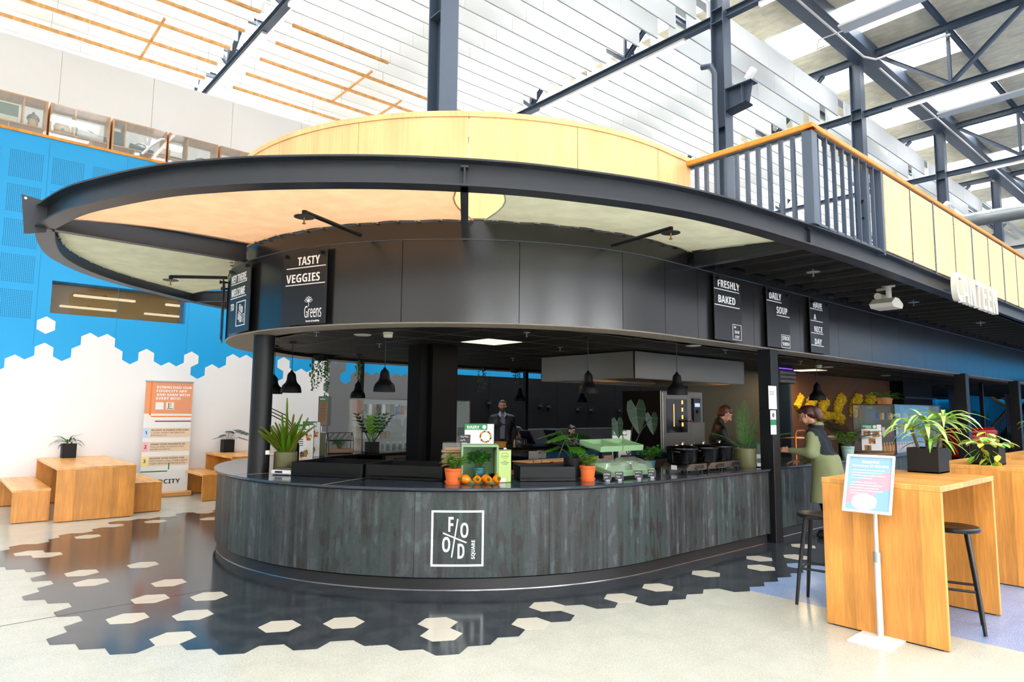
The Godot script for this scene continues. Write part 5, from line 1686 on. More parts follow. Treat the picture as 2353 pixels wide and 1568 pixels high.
	obj("handle", tb([Vector3(0.5, 0.46, 0.0), Vector3(0.5, 0.46, 0.05), Vector3(0.76, 0.46, 0.05), Vector3(0.76, 0.46, 0.0)], 0.014), M.black, od)
	obj("handle_tip", bx(Vector3(0.70, 0.46, 0.055), Vector3(0.05, 0.034, 0.03), 0.005), M.redgloss, od)
	for y in [0.38, 0.5, 0.62, 0.74]: obj("rack_light", span(Vector3(0.5, y, 0.004), Vector3(0.54, y + 0.06, 0.006)), M.warmglow, od)
	obj("rack_light", span(Vector3(0.28, 0.38, 0.004), Vector3(0.296, 0.74, 0.006)), M.warmglow, od)
	var cp := obj("control_panel", span(Vector3(0.86, 0.45, -0.04), Vector3(1.06, 0.84, 0.0), 0.003), M.signblack, ov)
	obj("display", span(Vector3(0.885, 0.70, 0.0), Vector3(1.03, 0.76, 0.003)), M.screenblue, cp)
	obj("knob", disc(Vector3(0.955, 0.62, 0.02), 0.03, 16, 0.02), M.black, cp)
	obj("front_panel", span(Vector3(0.79, 0.03, -0.04), Vector3(1.17, 0.44, -0.002), 0.004), M.brushed, ov)
	for x in [0.08, 1.1]: obj("foot", span(Vector3(x - 0.03, -0.08, -0.3), Vector3(x + 0.03, 0.0, -0.2)), M.black, ov)
	# walls inside
	var ow := struct("partition_olive")
	obj("board", span(Vector3(4.75, 0, 0.25), Vector3(8.1, 2.45, 0.33)), M.olivewall, ow)
	var mw := struct("partition_brown")
	obj("board", span(Vector3(8.1, 0, 0.5), Vector3(13.6, 2.45, 0.58)), M.brownwall, mw)
	obj("board", span(Vector3(8.02, 0, 0.2), Vector3(8.1, 2.45, 0.6)), M.fasciablue, mw)
	var bw := struct("partition_black")
	obj("board", span(Vector3(13.6, 0, 0.4), Vector3(15.8, 2.45, 0.9)), M.blacksoft, bw)
	obj("mullion", span(Vector3(15.9, 0, 2.0), Vector3(15.98, 2.45, 2.08)), M.black, bw)
	obj("floor_line", span(Vector3(13.6, 2.0, 0.9), Vector3(16, 2.04, 0.94)), M.black, bw)
	var gr := struct("window_frame_rear")
	for x in [0.05, 1.9, 3.9]:
		obj("mullion", span(Vector3(x - 0.04, 0.9, -3.12), Vector3(x + 0.04, 2.45, -3.04)), M.black, gr)
	# yellow moss letters
	var ms := [["a", [Vector2(8.28, 1.70), Vector2(8.42, 1.85), Vector2(8.53, 1.95)], 0.08], ["b", [Vector2(9.08, 1.90), Vector2(8.82, 1.74), Vector2(8.76, 1.58), Vector2(8.93, 1.46), Vector2(9.3, 1.48), Vector2(9.62, 1.55)], 0.12], ["c", [Vector2(9.66, 1.86), Vector2(9.50, 1.76), Vector2(9.40, 1.60)], 0.13], ["d", [Vector2(9.65, 1.54), Vector2(10.05, 1.53)], 0.075], ["e", [Vector2(10.56, 1.96), Vector2(10.36, 1.84), Vector2(10.22, 1.66), Vector2(10.18, 1.50), Vector2(10.45, 1.45)], 0.13], ["f", [Vector2(11.48, 1.98), Vector2(11.22, 1.85), Vector2(11.08, 1.66), Vector2(11.12, 1.52)], 0.13], ["g", [Vector2(12.3, 1.99), Vector2(12.06, 1.89), Vector2(11.96, 1.79)], 0.14]]
	var ml := thing("moss_lettering", "fluffy yellow moss script lettering on the brown wall", "sign", Vector3(0, 0, 0.6))
	rng.seed = 91
	var tuft := MB.new()
	tuft.ball(Vector3.ZERO, Vector3.ONE, 6, 4)
	for s in ms:
		var core := MB.new()
		var pts := []
		for q in s[1]: pts.append(Vector3(q.x, q.y, 0.0))
		core.tube(pts, s[2] * 0.75, -1, 10)
		var st: MeshInstance3D = obj("stroke", core, M.moss, ml)
		var bumps := MB.new()
		for i in s[1].size() - 1:
			var a: Vector2 = s[1][i]
			var b: Vector2 = s[1][i + 1]
			var n := int(a.distance_to(b) / 0.012)
			for k in n:
				for w in 4:
					var an := rng.randf_range(-1.75, 1.75)
					var ax := (b - a).normalized()
					var c: Vector2 = a.lerp(b, rng.randf()) + Vector2(-ax.y, ax.x) * sin(an) * s[2] * 0.95
					bumps.ball(Vector3(c.x, c.y, cos(an) * s[2] * 0.8), Vector3.ONE * rng.randf_range(0.014, 0.028), 5, 3)
		obj("moss_tufts", bumps, M.moss, st).set_meta("kind", "stuff")

func pendant(label: String, at: Vector3, s: float) -> void:
	# at: middle of the lower rim
	var t := thing("pendant_lamp", label, "lamp", at, 0, "black bell pendant lamps")
	obj("shade", lt([Vector2(0.118, 0.0), Vector2(0.112, 0.05), Vector2(0.098, 0.085), Vector2(0.068, 0.115), Vector2(0.055, 0.145), Vector2(0.048, 0.205), Vector2(0.036, 0.23), Vector2(0.02, 0.24), Vector2(0.012, 0.262), Vector2(0.010, 0.262), Vector2(0.018, 0.236), Vector2(0.034, 0.224), Vector2(0.045, 0.2), Vector2(0.052, 0.143), Vector2(0.065, 0.112), Vector2(0.095, 0.082), Vector2(0.109, 0.05), Vector2(0.115, 0.0), Vector2(0.118, 0.0)], 14).mesh(), M.lampblack, t).scale = Vector3.ONE * s
	obj("bulb", lt([Vector2(0, 0.075), Vector2(0.02, 0.08), Vector2(0.03, 0.10), Vector2(0.022, 0.13), Vector2(0.012, 0.15), Vector2(0, 0.15)], 12), M.bulbglow, t).scale = Vector3.ONE * s
	obj("cord", tb([Vector3(0, 0.26 * s, 0), Vector3(0, 2.44 - at.y, 0)], 0.004, -1, 6), M.black, t)
	obj("ceiling_rose", lt([Vector2(0, 2.42 - at.y), Vector2(0.045, 2.42 - at.y), Vector2(0.045, 2.445 - at.y), Vector2(0, 2.445 - at.y)], 16), M.black, t)
	var o := OmniLight3D.new()
	o.name = "lamp"
	o.light_energy = 0.05
	o.light_size = 0.025
	o.light_color = Color(1.0, 0.72, 0.42)
	o.omni_range = 40
	o.shadow_enabled = true
	t.add_child(o)
	o.position = Vector3(0, 0.105 * s, 0)

func build_ceiling_things() -> void:
	pendant("bell pendant lamp right behind the round black post", Vector3(-2.05, 1.79, -1.60), 1.0)
	pendant("bell pendant lamp hanging over the fern", Vector3(-2.08, 1.795, -0.95), 1.1)
	pendant("small bell pendant lamp hanging over the rear leafy plant", Vector3(-0.55, 1.765, -2.05), 1.0)
	pendant("bell pendant lamp hanging left of the clad column", Vector3(-1.72, 1.79, 0.75), 1.05)
	pendant("bell pendant lamp hanging over the tiered green trays", Vector3(0.12, 1.795, 2.14), 1.0)
	pendant("bell pendant lamp hanging in front of the steel oven", Vector3(0.90, 1.79, 2.80), 1.0)
	pendant("bell pendant lamp hanging in front of the yellow moss lettering", Vector3(5.0, 1.795, 2.55), 1.1)
	for s in [[3.31, -2.6], [5.12, -2.6], [6.89, -2.6]]:
		pendant("far bell pendant lamp near the black wall lining", Vector3(s[0], 1.78, s[1]), 1.0)
	for q in [[0.2 - 0.5, 0.9, "square glowing light panel in the kiosk ceiling above the counter"], [7.7, 1.15, "square glowing light panel above the moss lettering"]]:
		var l := thing("light_panel", q[2], "light", Vector3(q[0], 2.45, q[1]), 0, "ceiling light panels")
		obj("frame", span(Vector3(-0.29, -0.004, -0.29), Vector3(0.29, 0.012, 0.29)), M.white, l)
		obj("diffuser", span(Vector3(-0.27, -0.008, -0.27), Vector3(0.27, -0.003, 0.27)), M.panelglow, l)
		area_lamp(l, Vector3(0, -0.02, 0), Vector2(0.54, 0.54), 0.9 if q[0] < 3.0 else 4.0, Color(1.0, 0.88, 0.7))
	for q in [[-1.87, 0.49], [1.77, 2.45], [6.9, 1.9], [10.5, 1.6]]:
		var d := thing("ceiling_disc", "flat round white speaker disc in the kiosk ceiling", "speaker", Vector3(q[0], 2.443, q[1]), 0, "round ceiling discs")
		obj("disc", lt([Vector2(0, -0.012), Vector2(0.08, -0.012), Vector2(0.1, -0.004), Vector2(0.1, 0.0), Vector2(0, 0.0)], 24), M.cream, d)
		obj("grille", lt([Vector2(0, -0.014), Vector2(0.06, -0.014), Vector2(0.06, -0.012), Vector2(0, -0.012)], 20), M.white, d)
	for q in [[-1.78, 0.90], [6.3, 2.0]]:
		var d := thing("smoke_detector", "cream smoke detector under the kiosk ceiling", "detector", Vector3(q[0], 2.443, q[1]), 0, "smoke detectors")
		obj("base", lt([Vector2(0, -0.02), Vector2(0.055, -0.02), Vector2(0.055, 0.0), Vector2(0, 0.0)], 20), M.cream, d)
		obj("cap", lt([Vector2(0, -0.06), Vector2(0.045, -0.058), Vector2(0.05, -0.05), Vector2(0.05, -0.024), Vector2(0, -0.022)], 20), M.cream, d)
	for q in [[-2.37, 0.36], [-0.71, 2.0], [1.55, -0.81], [0.78, 1.03], [-1.2, -0.3], [2.6, 2.4], [5.2, 2.2]]:
		var d := thing("ceiling_sprinkler", "small sprinkler head under the kiosk ceiling", "sprinkler", Vector3(q[0], 2.443, q[1]), 0, "kiosk ceiling sprinklers")
		obj("plate", lt([Vector2(0, -0.008), Vector2(0.035, -0.006), Vector2(0.035, 0.0), Vector2(0, 0.0)], 16), M.galv, d)
		obj("nozzle", lt([Vector2(0, -0.05), Vector2(0.014, -0.05), Vector2(0.014, -0.046), Vector2(0.006, -0.04), Vector2(0.006, -0.008)], 10), M.galv, d)
	# air curtain
	var ac := thing("air_heater", "grey three-slat air heater with violet lamps on the dark wall", "heater", Vector3(6.1, 2.12, 1.5))
	obj("casing", span(Vector3(-0.3, 0.0, -0.3), Vector3(0.3, 0.32, 0.0), 0.01), M.black, ac)
	for i in 3:
		obj("slat", tb([Vector3(-0.28, 0.045 + 0.075 * i, 0.0), Vector3(0.3, 0.045 + 0.075 * i, 0.0)], 0.036, -1, 12), M.greymid, ac)
	obj("lamp_strip", span(Vector3(-0.26, 0.26, 0.0), Vector3(0.24, 0.275, 0.006)), M.violetglow, ac)
	obj("hanger", span(Vector3(-0.02, 0.32, -0.2), Vector3(0.02, 0.34, -0.1)), M.black, ac)

# ---------------------------------------------------------------- things on the counter
func open_tray(label: String, c: Vector2, turn: float, L: float, W: float, h: float) -> void:
	var t := thing("black_tray", label, "tray", Vector3(c.x, 0.90, c.y), turn, "empty black counter trays")
	obj("base", bx(Vector3(0, 0.03, 0), Vector3(L, 0.02, W)), M.trayblack, t)
	for sg in [-1.0, 1.0]:
		obj("side", bx(Vector3(0, h / 2 + 0.002, sg * (W / 2 - 0.006)), Vector3(L, h - 0.004, 0.012), 0.002), M.trayblack, t)
		obj("side", bx(Vector3(sg * (L / 2 - 0.006), h / 2 + 0.01, 0), Vector3(0.012, h - 0.02, W - 0.024), 0.002), M.trayblack, t)
		obj("foot", bx(Vector3(sg * L * 0.4, 0.01, 0), Vector3(0.05, 0.02, W * 0.7)), M.black, t)

func round_pot(t: Node3D, r: float, h: float, m: Material, saucer := false) -> void:
	obj("pot", lt([Vector2(0, 0.012 if saucer else 0.0), Vector2(r * 0.78, 0.012 if saucer else 0.0), Vector2(r * 0.95, h * 0.8), Vector2(r * 0.96, h * 0.8), Vector2(r, h * 0.82), Vector2(r, h), Vector2(r * 0.92, h), Vector2(r * 0.88, h * 0.85), Vector2(0, h * 0.85)], 28), m, t)
	obj("soil", lt([Vector2(0, h * 0.86), Vector2(r * 0.88, h * 0.86), Vector2(0, h * 0.87)], 18), M.soil, t)
	if saucer: obj("saucer", lt([Vector2(0, 0), Vector2(r * 0.86, 0), Vector2(r * 0.98, 0.028), Vector2(r * 0.93, 0.028), Vector2(r * 0.82, 0.012), Vector2(0, 0.012)], 28), m, t)

func straight_pot(t: Node3D, r: float, h: float, m: Material) -> void:
	obj("pot", lt([Vector2(0, 0), Vector2(r * 0.93, 0), Vector2(r, 0.02), Vector2(r, h - 0.005), Vector2(r * 0.98, h), Vector2(r * 0.9, h), Vector2(r * 0.9, h * 0.86), Vector2(0, h * 0.86)], 32), m, t)
	obj("soil", lt([Vector2(0, h * 0.865), Vector2(r * 0.9, h * 0.865), Vector2(0, h * 0.87)], 18), M.soil, t)

func chalk_card(label: String, at: Vector3, turn: float, w: float, h: float, tx: Array) -> void:
	var t := thing("chalk_card", label, "price card", at, turn, "")
	var f := Node3D.new()
	f.name = "card"
	t.add_child(f)
	f.transform = Transform3D(Basis(Vector3.RIGHT, -0.25), Vector3(0, 0.012, 0))
	obj("slate", bx(Vector3(0, h / 2, 0), Vector3(w, h, 0.004)), M.signblack, f)
	for i in 2:
		var zig := []
		for k in 9 - 3 * i: zig.append(Vector3(-w * 0.38 + w * 0.085 * k, h * (0.74 - 0.40 * i + [0.09, -0.05, 0.06, -0.07, 0.04][(k + i + int(at.x * 10.0)) % 5]), 0.003))
		obj("chalk_scribble", tb(zig, 0.0022, -1, 4), M.lettering, f)
	obj("clip", bx(Vector3(0.0, 0.01, 0.0), Vector3(w * 0.5, 0.02, 0.035), 0.004), M.clearblock, t)

func menu_card(called: String, label: String, at: Vector3, turn: float, w: float, h: float, title: String, kind: int, tilt := 0.0) -> Node3D:
	var t := thing(called, label, "menu sign", at, turn)
	var f := Node3D.new()
	f.name = "sign_face"
	t.add_child(f)
	f.transform = Transform3D(Basis(Vector3.RIGHT, -tilt), Vector3.ZERO)
	obj("board", bx(Vector3(0, h / 2, 0), Vector3(w + 0.016, h + 0.016, 0.012), 0.002), M.signblack, f)
	obj("paper", bx(Vector3(0, h / 2, 0.0065), Vector3(w, h, 0.001)), M.paper, f)
	obj("header", span(Vector3(-w / 2, h - minf(h * 0.3, 0.07), 0.007), Vector3(w * 0.28, h, 0.0078)), M.green, f)
	if title != "": fit_letters(title, minf(h * 0.12, 0.03), Vector3(-w * 0.42, h - minf(h * 0.15, 0.035), 0.0082), w * 0.42, f, M.lettering)
	obj("underline", span(Vector3(-w * 0.42, h - minf(h * 0.25, 0.058), 0.0078), Vector3(0, h - minf(h * 0.24, 0.055), 0.0084)), M.lettering, f)
	obj("badge", disc(Vector3(w * 0.17, h - minf(h * 0.15, 0.035), 0.0084), minf(h * 0.1, 0.026)), M.paper, f)
	rng.seed = kind * 7 + 3
	var spots := []
	if kind == 0:
		for i in 18:
			var a := TAU * i / 18
			spots.append([Vector2(w * 0.22 + cos(a) * h * 0.27, h * 0.36 + sin(a) * h * 0.27), h * 0.055])
	elif kind == 1:
		for c in [Vector2(0.18, 0.66), Vector2(-0.12, 0.12), Vector2(0.2, 0.2)]:
			obj("bowl_print", disc(Vector3(c.x * w, c.y * h, 0.0076), w * 0.26), mat(Color(0.86, 0.86, 0.8), 0.6), f)
			for i in 9:
				spots.append([Vector2(c.x * w, c.y * h) + Vector2.from_angle(rng.randf() * TAU) * w * 0.2 * sqrt(rng.randf()), w * 0.07])
	else:
		for c in [Vector2(-0.22, 0.66), Vector2(0.22, 0.62), Vector2(0.02, 0.36), Vector2(-0.2, 0.1)]:
			var sq := bx(Vector3(c.x * w, c.y * h, 0.0072), Vector3(w * 0.34, w * 0.3, 0.001))
			obj("bread_print", sq, mat(Color(0.62, 0.42, 0.22), 0.6), f)
			for i in 7:
				spots.append([Vector2(c.x * w, c.y * h) + Vector2.from_angle(rng.randf() * TAU) * w * 0.11 * sqrt(rng.randf()), w * 0.06])
	var pal := [Color(0.45, 0.55, 0.12), Color(0.85, 0.45, 0.1), Color(0.72, 0.16, 0.12), Color(0.2, 0.38, 0.12), Color(0.88, 0.7, 0.25), Color(0.25, 0.2, 0.4)]
	var cl := MB.new()
	cl.use_c = true
	for i in spots.size():
		var z: float = 0.0082 + 0.0002 * (i % 5)
		var q := []
		for k in 10: q.append(Vector3(spots[i][0].x + cos(TAU * k / 10) * spots[i][1], clampf(spots[i][0].y + sin(TAU * k / 10) * spots[i][1], 0.002, h), z))
		cl.col = pal[i % 6].srgb_to_linear()
		cl.poly(q, Vector3.BACK)
	obj("food_print", cl, M.vcol, f)
	return t

func pepper(at: Vector3, s: float, turn: float) -> void:
	var t := thing("bell_pepper", "small orange bell pepper lying in front of the green crate", "pepper", at, turn, "orange bell peppers on the counter")
	var b := MB.new()
	b.xf = Transform3D(Basis(Vector3.RIGHT, 1.35).scaled(Vector3.ONE * s), Vector3(0, 0.036 * s, 0))
	var rings := []
	for i in 9:
		var v := float(i) / 8
		var rr: float = 0.037 * sin(PI * clampf(v * 0.82 + 0.12, 0.0, 1.0)) * (1.0 - 0.15 * v)
		if i == 0: rr = 0.008
		var row := []
		for k in 20:
			var a := TAU * k / 20
			var lob := 1.0 + 0.07 * cos(a * 4.0)
			row.append(Vector3(cos(a) * rr * lob, (0.5 - v) * 0.082 + (-0.008 if i == 0 else 0.0), sin(a) * rr * lob))
		rings.append(row)
	for i in 8:
		for k in 20:
			var A: Vector3 = rings[i][k]
			var B: Vector3 = rings[i][(k + 1) % 20]
			var C: Vector3 = rings[i + 1][(k + 1) % 20]
			var D: Vector3 = rings[i + 1][k]
			b.stri(A, B, C, A * Vector3(1, 0.6, 1), B * Vector3(1, 0.6, 1), C * Vector3(1, 0.6, 1))
			b.stri(A, C, D, A * Vector3(1, 0.6, 1), C * Vector3(1, 0.6, 1), D * Vector3(1, 0.6, 1))
	obj("flesh", b, M.pepper, t)
	var st := MB.new()
	st.xf = b.xf
	st.lathe(Vector3.ZERO, [Vector2(0.016, 0.034), Vector2(0.012, 0.042), Vector2(0.005, 0.046), Vector2(0.005, 0.062), Vector2(0, 0.063)], 10)
	obj("stem", st, M.stemgreen, t)

func kettle(label: String, at: Vector3, turn: float) -> void:
	var t := thing("soup_kettle", label, "kettle", at, turn, "black soup kettles")
	var r := 0.185
	obj("pot", lt([Vector2(0, 0), Vector2(r * 0.86, 0), Vector2(r * 0.9, 0.012), Vector2(r, 0.15), Vector2(r * 1.03, 0.155), Vector2(r * 1.03, 0.165), Vector2(0, 0.165)], 36), M.enamel, t)
	obj("lid", lt([Vector2(r * 1.02, 0.165), Vector2(r * 1.02, 0.175), Vector2(r * 0.9, 0.19), Vector2(r * 0.5, 0.205), Vector2(0, 0.21)], 36), M.enamel, t)
	obj("lid_knob", lt([Vector2(0, 0.208), Vector2(0.02, 0.208), Vector2(0.015, 0.22), Vector2(0.035, 0.228), Vector2(0.03, 0.236), Vector2(0, 0.238)], 16), M.chrome, t)
	for a in [0.35, PI + 0.35]:
		var d := Vector3(cos(a), 0, sin(a))
		var s := Vector3(-sin(a), 0, cos(a))
		obj("handle", tb([d * r + s * 0.06 + Vector3(0, 0.13, 0), d * (r + 0.035) + s * 0.05 + Vector3(0, 0.135, 0), d * (r + 0.035) - s * 0.05 + Vector3(0, 0.135, 0), d * r - s * 0.06 + Vector3(0, 0.13, 0)], 0.009), M.enamel, t)

func hotplate(label: String, at: Vector3, turn: float) -> void:
	var t := thing("hot_plate", label, "hot plate", at, turn, "steel induction hot plates")
	var b := MB.new()
	b.xf = Transform3D(Basis(Vector3.UP, PI / 2), Vector3.ZERO)
	b.prism(PackedVector2Array([Vector2(-0.2, 0.03), Vector2(0.2, 0.03), Vector2(0.2, 0.10), Vector2(-0.13, 0.10), Vector2(-0.2, 0.06)]), -0.17, 0.17)
	obj("housing", b, M.brushed, t)
	obj("glass_top", span(Vector3(-0.16, 0.10, -0.18), Vector3(0.16, 0.106, 0.12)), M.enamel, t)
	for i in 10: obj("vent_slot", span(Vector3(0.1705, 0.045, -0.14 + 0.018 * i), Vector3(0.172, 0.085, -0.132 + 0.018 * i)), M.black, t)
	for sx in [-0.13, 0.13]:
		for sz in [-0.15, 0.15]: obj("foot", lt([Vector2(0, 0), Vector2(0.016, 0), Vector2(0.018, 0.03), Vector2(0, 0.03)], 10, Vector3(sx, 0, sz)), M.black, t)
	obj("cable", tb([Vector3(0.17, 0.06, 0.05), Vector3(0.22, 0.03, 0.06), Vector3(0.26, 0.008, 0.1), Vector3(0.2, 0.008, 0.22)], 0.005, -1, 6), M.black, t)
	obj("rating_label", bx(Vector3(0, 0.06, 0.205), Vector3(0.08, 0.05, 0.001)), M.paper, t)

func build_counter_things() -> void:
	# tall fern in an olive pot beside the post
	var fe := thing("potted_fern", "tall foxtail fern in an olive pot beside the round black post", "plant", Vector3(-2.53, 0.9, 0.05))
	straight_pot(fe, 0.125, 0.22, M.olive)
	rng.seed = 41
	for i in 32:
		var tall := i == 3
		foxtail(fe, Vector3(rng.randf_range(-0.06, 0.06), 0.19, rng.randf_range(-0.05, 0.05)), rng.randf() * TAU, (1.52 if tall else rng.randf_range(0.75, 1.4)), (0.62 if tall else rng.randf_range(0.3, 0.5)), [M.leafbright, M.fern, M.fern][i % 3])
	var sc := thing("kitchen_scale", "white kitchen scale with a steel plate beside the black tray", "scale", Vector3(-2.62, 0.90, 0.33), -1.0)
	obj("body", bx(Vector3(0, 0.03, 0), Vector3(0.24, 0.045, 0.25), 0.012), M.standwhite, sc)
	obj("plate", bx(Vector3(0, 0.062, -0.02), Vector3(0.22, 0.01, 0.19), 0.004), M.brushed, sc)
	obj("display", bx(Vector3(-0.02, 0.034, 0.1255), Vector3(0.09, 0.02, 0.002)), M.signblack, sc)
	for i in 4: obj("foot", lt([Vector2(0, 0), Vector2(0.014, 0), Vector2(0.014, 0.01), Vector2(0, 0.01)], 8, Vector3(-0.09 + 0.18 * (i % 2), 0, -0.09 + 0.18 * (i / 2))), M.black, sc)
	open_tray("empty black tray next to the white kitchen scale", Vector2(-2.18, 0.69), -1.0, 0.82, 0.60, 0.145)
	open_tray("empty black tray between the other tray and the terracotta pot", Vector2(-1.71, 1.40), -0.97, 0.82, 0.60, 0.145)
	open_tray("empty black tray right of the olive oil tin", Vector2(-0.76, 2.33), -0.57, 0.56, 0.42, 0.145)
	# terracotta herbs
	var h1 := thing("potted_mint", "mint in a terracotta pot left of the orange peppers", "plant", Vector3(-1.745, 0.9, 2.11))
	round_pot(h1, 0.082, 0.145, M.terracotta, true)
	herb(h1, Vector3(0, 0.12, 0), 0.14, 0.16, 190, 0.045, M.mint, 51)
	var h2 := thing("potted_mint", "mint in a terracotta pot between the black tray and the price cards", "plant", Vector3(-0.495, 0.9, 2.69))
	round_pot(h2, 0.082, 0.15, M.terracotta, true)
	herb(h2, Vector3(0, 0.13, 0), 0.11, 0.13, 160, 0.04, M.mint, 52)
	# green crate standing on its side, herb and aubergines inside
	var A := -0.62
	var cr := thing("green_crate", "pale green wooden crate standing on its side with a herb pot inside", "crate", Vector3(-1.50, 0.90, 2.21), A)
	obj("bottom", span(Vector3(-0.18, 0, -0.34), Vector3(0.18, 0.018, 0.0)), M.palegreen, cr)
	obj("top", span(Vector3(-0.18, 0.342, -0.34), Vector3(0.18, 0.36, 0.0)), M.palegreen, cr)
	for sg in [-1.0, 1.0]: obj("side", span(Vector3(sg * 0.18, 0.018, -0.34), Vector3(sg * 0.162, 0.342, 0.0)), M.palegreen, cr)
	obj("back", span(Vector3(-0.18, 0.0, -0.352), Vector3(0.18, 0.36, -0.34)), M.palegreen, cr)
	var B := Basis(Vector3.UP, A)
	var hp := thing("potted_parsley", "parsley in a blue-green pot inside the green crate", "plant", Vector3(-1.50, 0.918, 2.21) + B * Vector3(0, 0, -0.13), A)
	round_pot(hp, 0.062, 0.12, M.tealpot)
	herb(hp, Vector3(0, 0.11, 0), 0.14, 0.17, 220, 0.042, M.parsley, 53)
	for q in [[-0.03, -0.02], [0.06, 0.0], [0.15, -0.03]]:
		var e := thing("aubergine", "dark aubergine lying behind the orange peppers", "aubergine", Vector3(-1.50, 0.918, 2.21) + B * Vector3(q[0], 0.0, q[1]), A + q[0] * 3.0, "aubergines in the crate")
		var em := MB.new()
		em.ball(Vector3(0, 0.034, -0.04), Vector3(0.032, 0.033, 0.075), 14, 10)
		obj("flesh", em, M.aubergine, e)
		obj("calyx", lt([Vector2(0.022, 0.0), Vector2(0.012, 0.012), Vector2(0.005, 0.02), Vector2(0.004, 0.034), Vector2(0, 0.034)], 8, Vector3(0, 0.058, 0.02)), M.stemgreen, e)
	for q in [[-0.175, 0.05, 1.15, -0.9], [-0.135, 0.115, 1.25, -1.5], [-0.03, 0.10, 1.15, 0.1], [0.045, 0.045, 1.15, 0.5], [0.07, 0.125, 1.15, 0.15], [0.155, 0.08, 1.2, 0.5]]:
		pepper(Vector3(-1.50, 0.90, 2.21) + B * Vector3(q[0], 0, q[1]), q[2], A + q[3])
	# oil tin
	var ti := thing("oil_tin", "pale green olive oil tin beside the green crate", "tin", Vector3(-1.29, 0.9, 2.335), -0.34)
	obj("can", bx(Vector3(0, 0.155, -0.055), Vector3(0.135, 0.31, 0.11), 0.006), M.tin, ti)
	obj("rim", bx(Vector3(0, 0.312, -0.055), Vector3(0.139, 0.008, 0.114), 0.003), M.brushed, ti)
	obj("cap", lt([Vector2(0, 0.316), Vector2(0.016, 0.316), Vector2(0.016, 0.33), Vector2(0, 0.33)], 14, Vector3(0.02, 0, -0.055)), M.white, ti)
	var ringm := MB.new()
	var rp := []
	for i in 21: rp.append(Vector3(cos(TAU * i / 20) * 0.036, 0.258 + sin(TAU * i / 20) * 0.026, 0.0005))
	ringm.tube(rp, 0.0014, -1, 4)
	obj("oval_mark", ringm, M.tinprint, ti)
	for q in [["OLITALIA", 0.010, 0.252, 0.05], ["OLIO", 0.010, 0.205, 0.03], ["EXTRA VERGINE", 0.010, 0.190, 0.085], ["DI OLIVA", 0.010, 0.175, 0.05]]:
		fit_letters(q[0], q[1], Vector3(-q[3] / 2, q[2], 0.0005), q[3], ti, M.tinprint)
	obj("price_label", bx(Vector3(-0.02, 0.025, 0.0004), Vector3(0.06, 0.035, 0.001)), M.paper, ti)
	# dairy sign and card on the crate
	menu_card("dairy_sign", "small DAIRY menu sign with a ring of berries on the green crate", Vector3(-1.50, 1.262, 2.21) + B * Vector3(0.0, 0, -0.22), A, 0.29, 0.195, "DAIRY", 0)
	chalk_card("tilted black chalk card at the corner of the green crate top", Vector3(-1.50, 1.262, 2.21) + B * Vector3(-0.15, 0, -0.05), A - 0.2, 0.11, 0.085, [])
	# acrylic bread drawers
	var bd := thing("bread_dispenser", "clear acrylic dispenser with wooden drawers behind the mint pot", "dispenser", Vector3(-1.38, 0.90, 1.62), A)
	for i in 5:
		obj("drawer", bx(Vector3(0, 0.05 + 0.055 * i, 0), Vector3(0.26, 0.012, 0.3), 0.003), M.pinebase, bd)
		obj("bread", bx(Vector3(0.0, 0.072 + 0.055 * i, 0), Vector3(0.2, 0.026, 0.22), 0.01), M.bread, bd)
	obj("cover", bx(Vector3(0, 0.18, -0.02), Vector3(0.24, 0.36, 0.26), 0.005), M.clearbox, bd)
	# philodendron in a dark pot behind tray three
	var ph := thing("potted_philodendron", "big-leaved philodendron in a dark pot behind the black tray", "plant", Vector3(-0.20, 0.9, 2.20))
	straight_pot(ph, 0.10, 0.19, M.planter)
	for q in [[3.5, 1.15, 0.34, 0.26], [4.3, 1.0, 0.3, 0.24], [5.4, 1.2, 0.3, 0.2], [2.6, 1.1, 0.3, 0.22], [0.6, 0.9, 0.24, 0.2], [4.9, 0.8, 0.2, 0.2], [3.0, 0.7, 0.22, 0.2], [1.4, 0.8, 0.2, 0.18]]:
		monstera_leaf(ph, Vector3(0, 0.17, 0), q[0] + 0.7, q[1], q[2], q[3], M.philo)
	var wf := thing("white_flower", "white artificial flower spray leaning over the upper green tray", "flower", Vector3(-0.22, 1.20, 2.20))
	rng.seed = 61
	for i in 26:
		var fl := MB.new()
		var c := Vector3(-0.12 + i * 0.012, 0.10 - i * 0.004 + rng.randf() * 0.03, rng.randf_range(-0.05, 0.05))
		for k in 5: oval(fl, c, Vector3(cos(TAU * k / 5), 0.3, sin(TAU * k / 5)), Vector3.UP, 0.022, 0.016)
		obj("blossom", fl, M.petal, wf)
	obj("stem", tb([Vector3(-0.2, -0.1, 0), Vector3(-0.1, 0.08, 0), Vector3(0.2, 0.02, 0)], 0.004), M.stem, wf)
	# two-tier green display
	tiered_display()
	var cards := ["first black chalk card at the foot of the green display, by the terracotta pot", "second black chalk card at the foot of the green display", "third black chalk card at the foot of the green display", "last black chalk card at the foot of the green display, by the hot plates"]
	for i in 4: chalk_card(cards[i], Vector3([-0.40, -0.25, 0.02, 0.24][i], 0.90, [2.87, 2.90, 2.93, 2.93][i]), -0.55 - 0.05 * i, 0.085, 0.08, [])
	for q in [[-0.62, 2.02], [-0.46, 1.98]]:
		var s := thing("price_flag", "blank black price flag on a thin stick behind the third tray", "price card", Vector3(q[0], 0.90, q[1]), -0.6, "black price flags")
		obj("stick", tb([Vector3(0, 0, 0), Vector3(0, 0.2, 0)], 0.003, -1, 5), M.black, s)
		obj("flag", bx(Vector3(0, 0.22, 0), Vector3(0.10, 0.085, 0.003)), M.signblack, s)
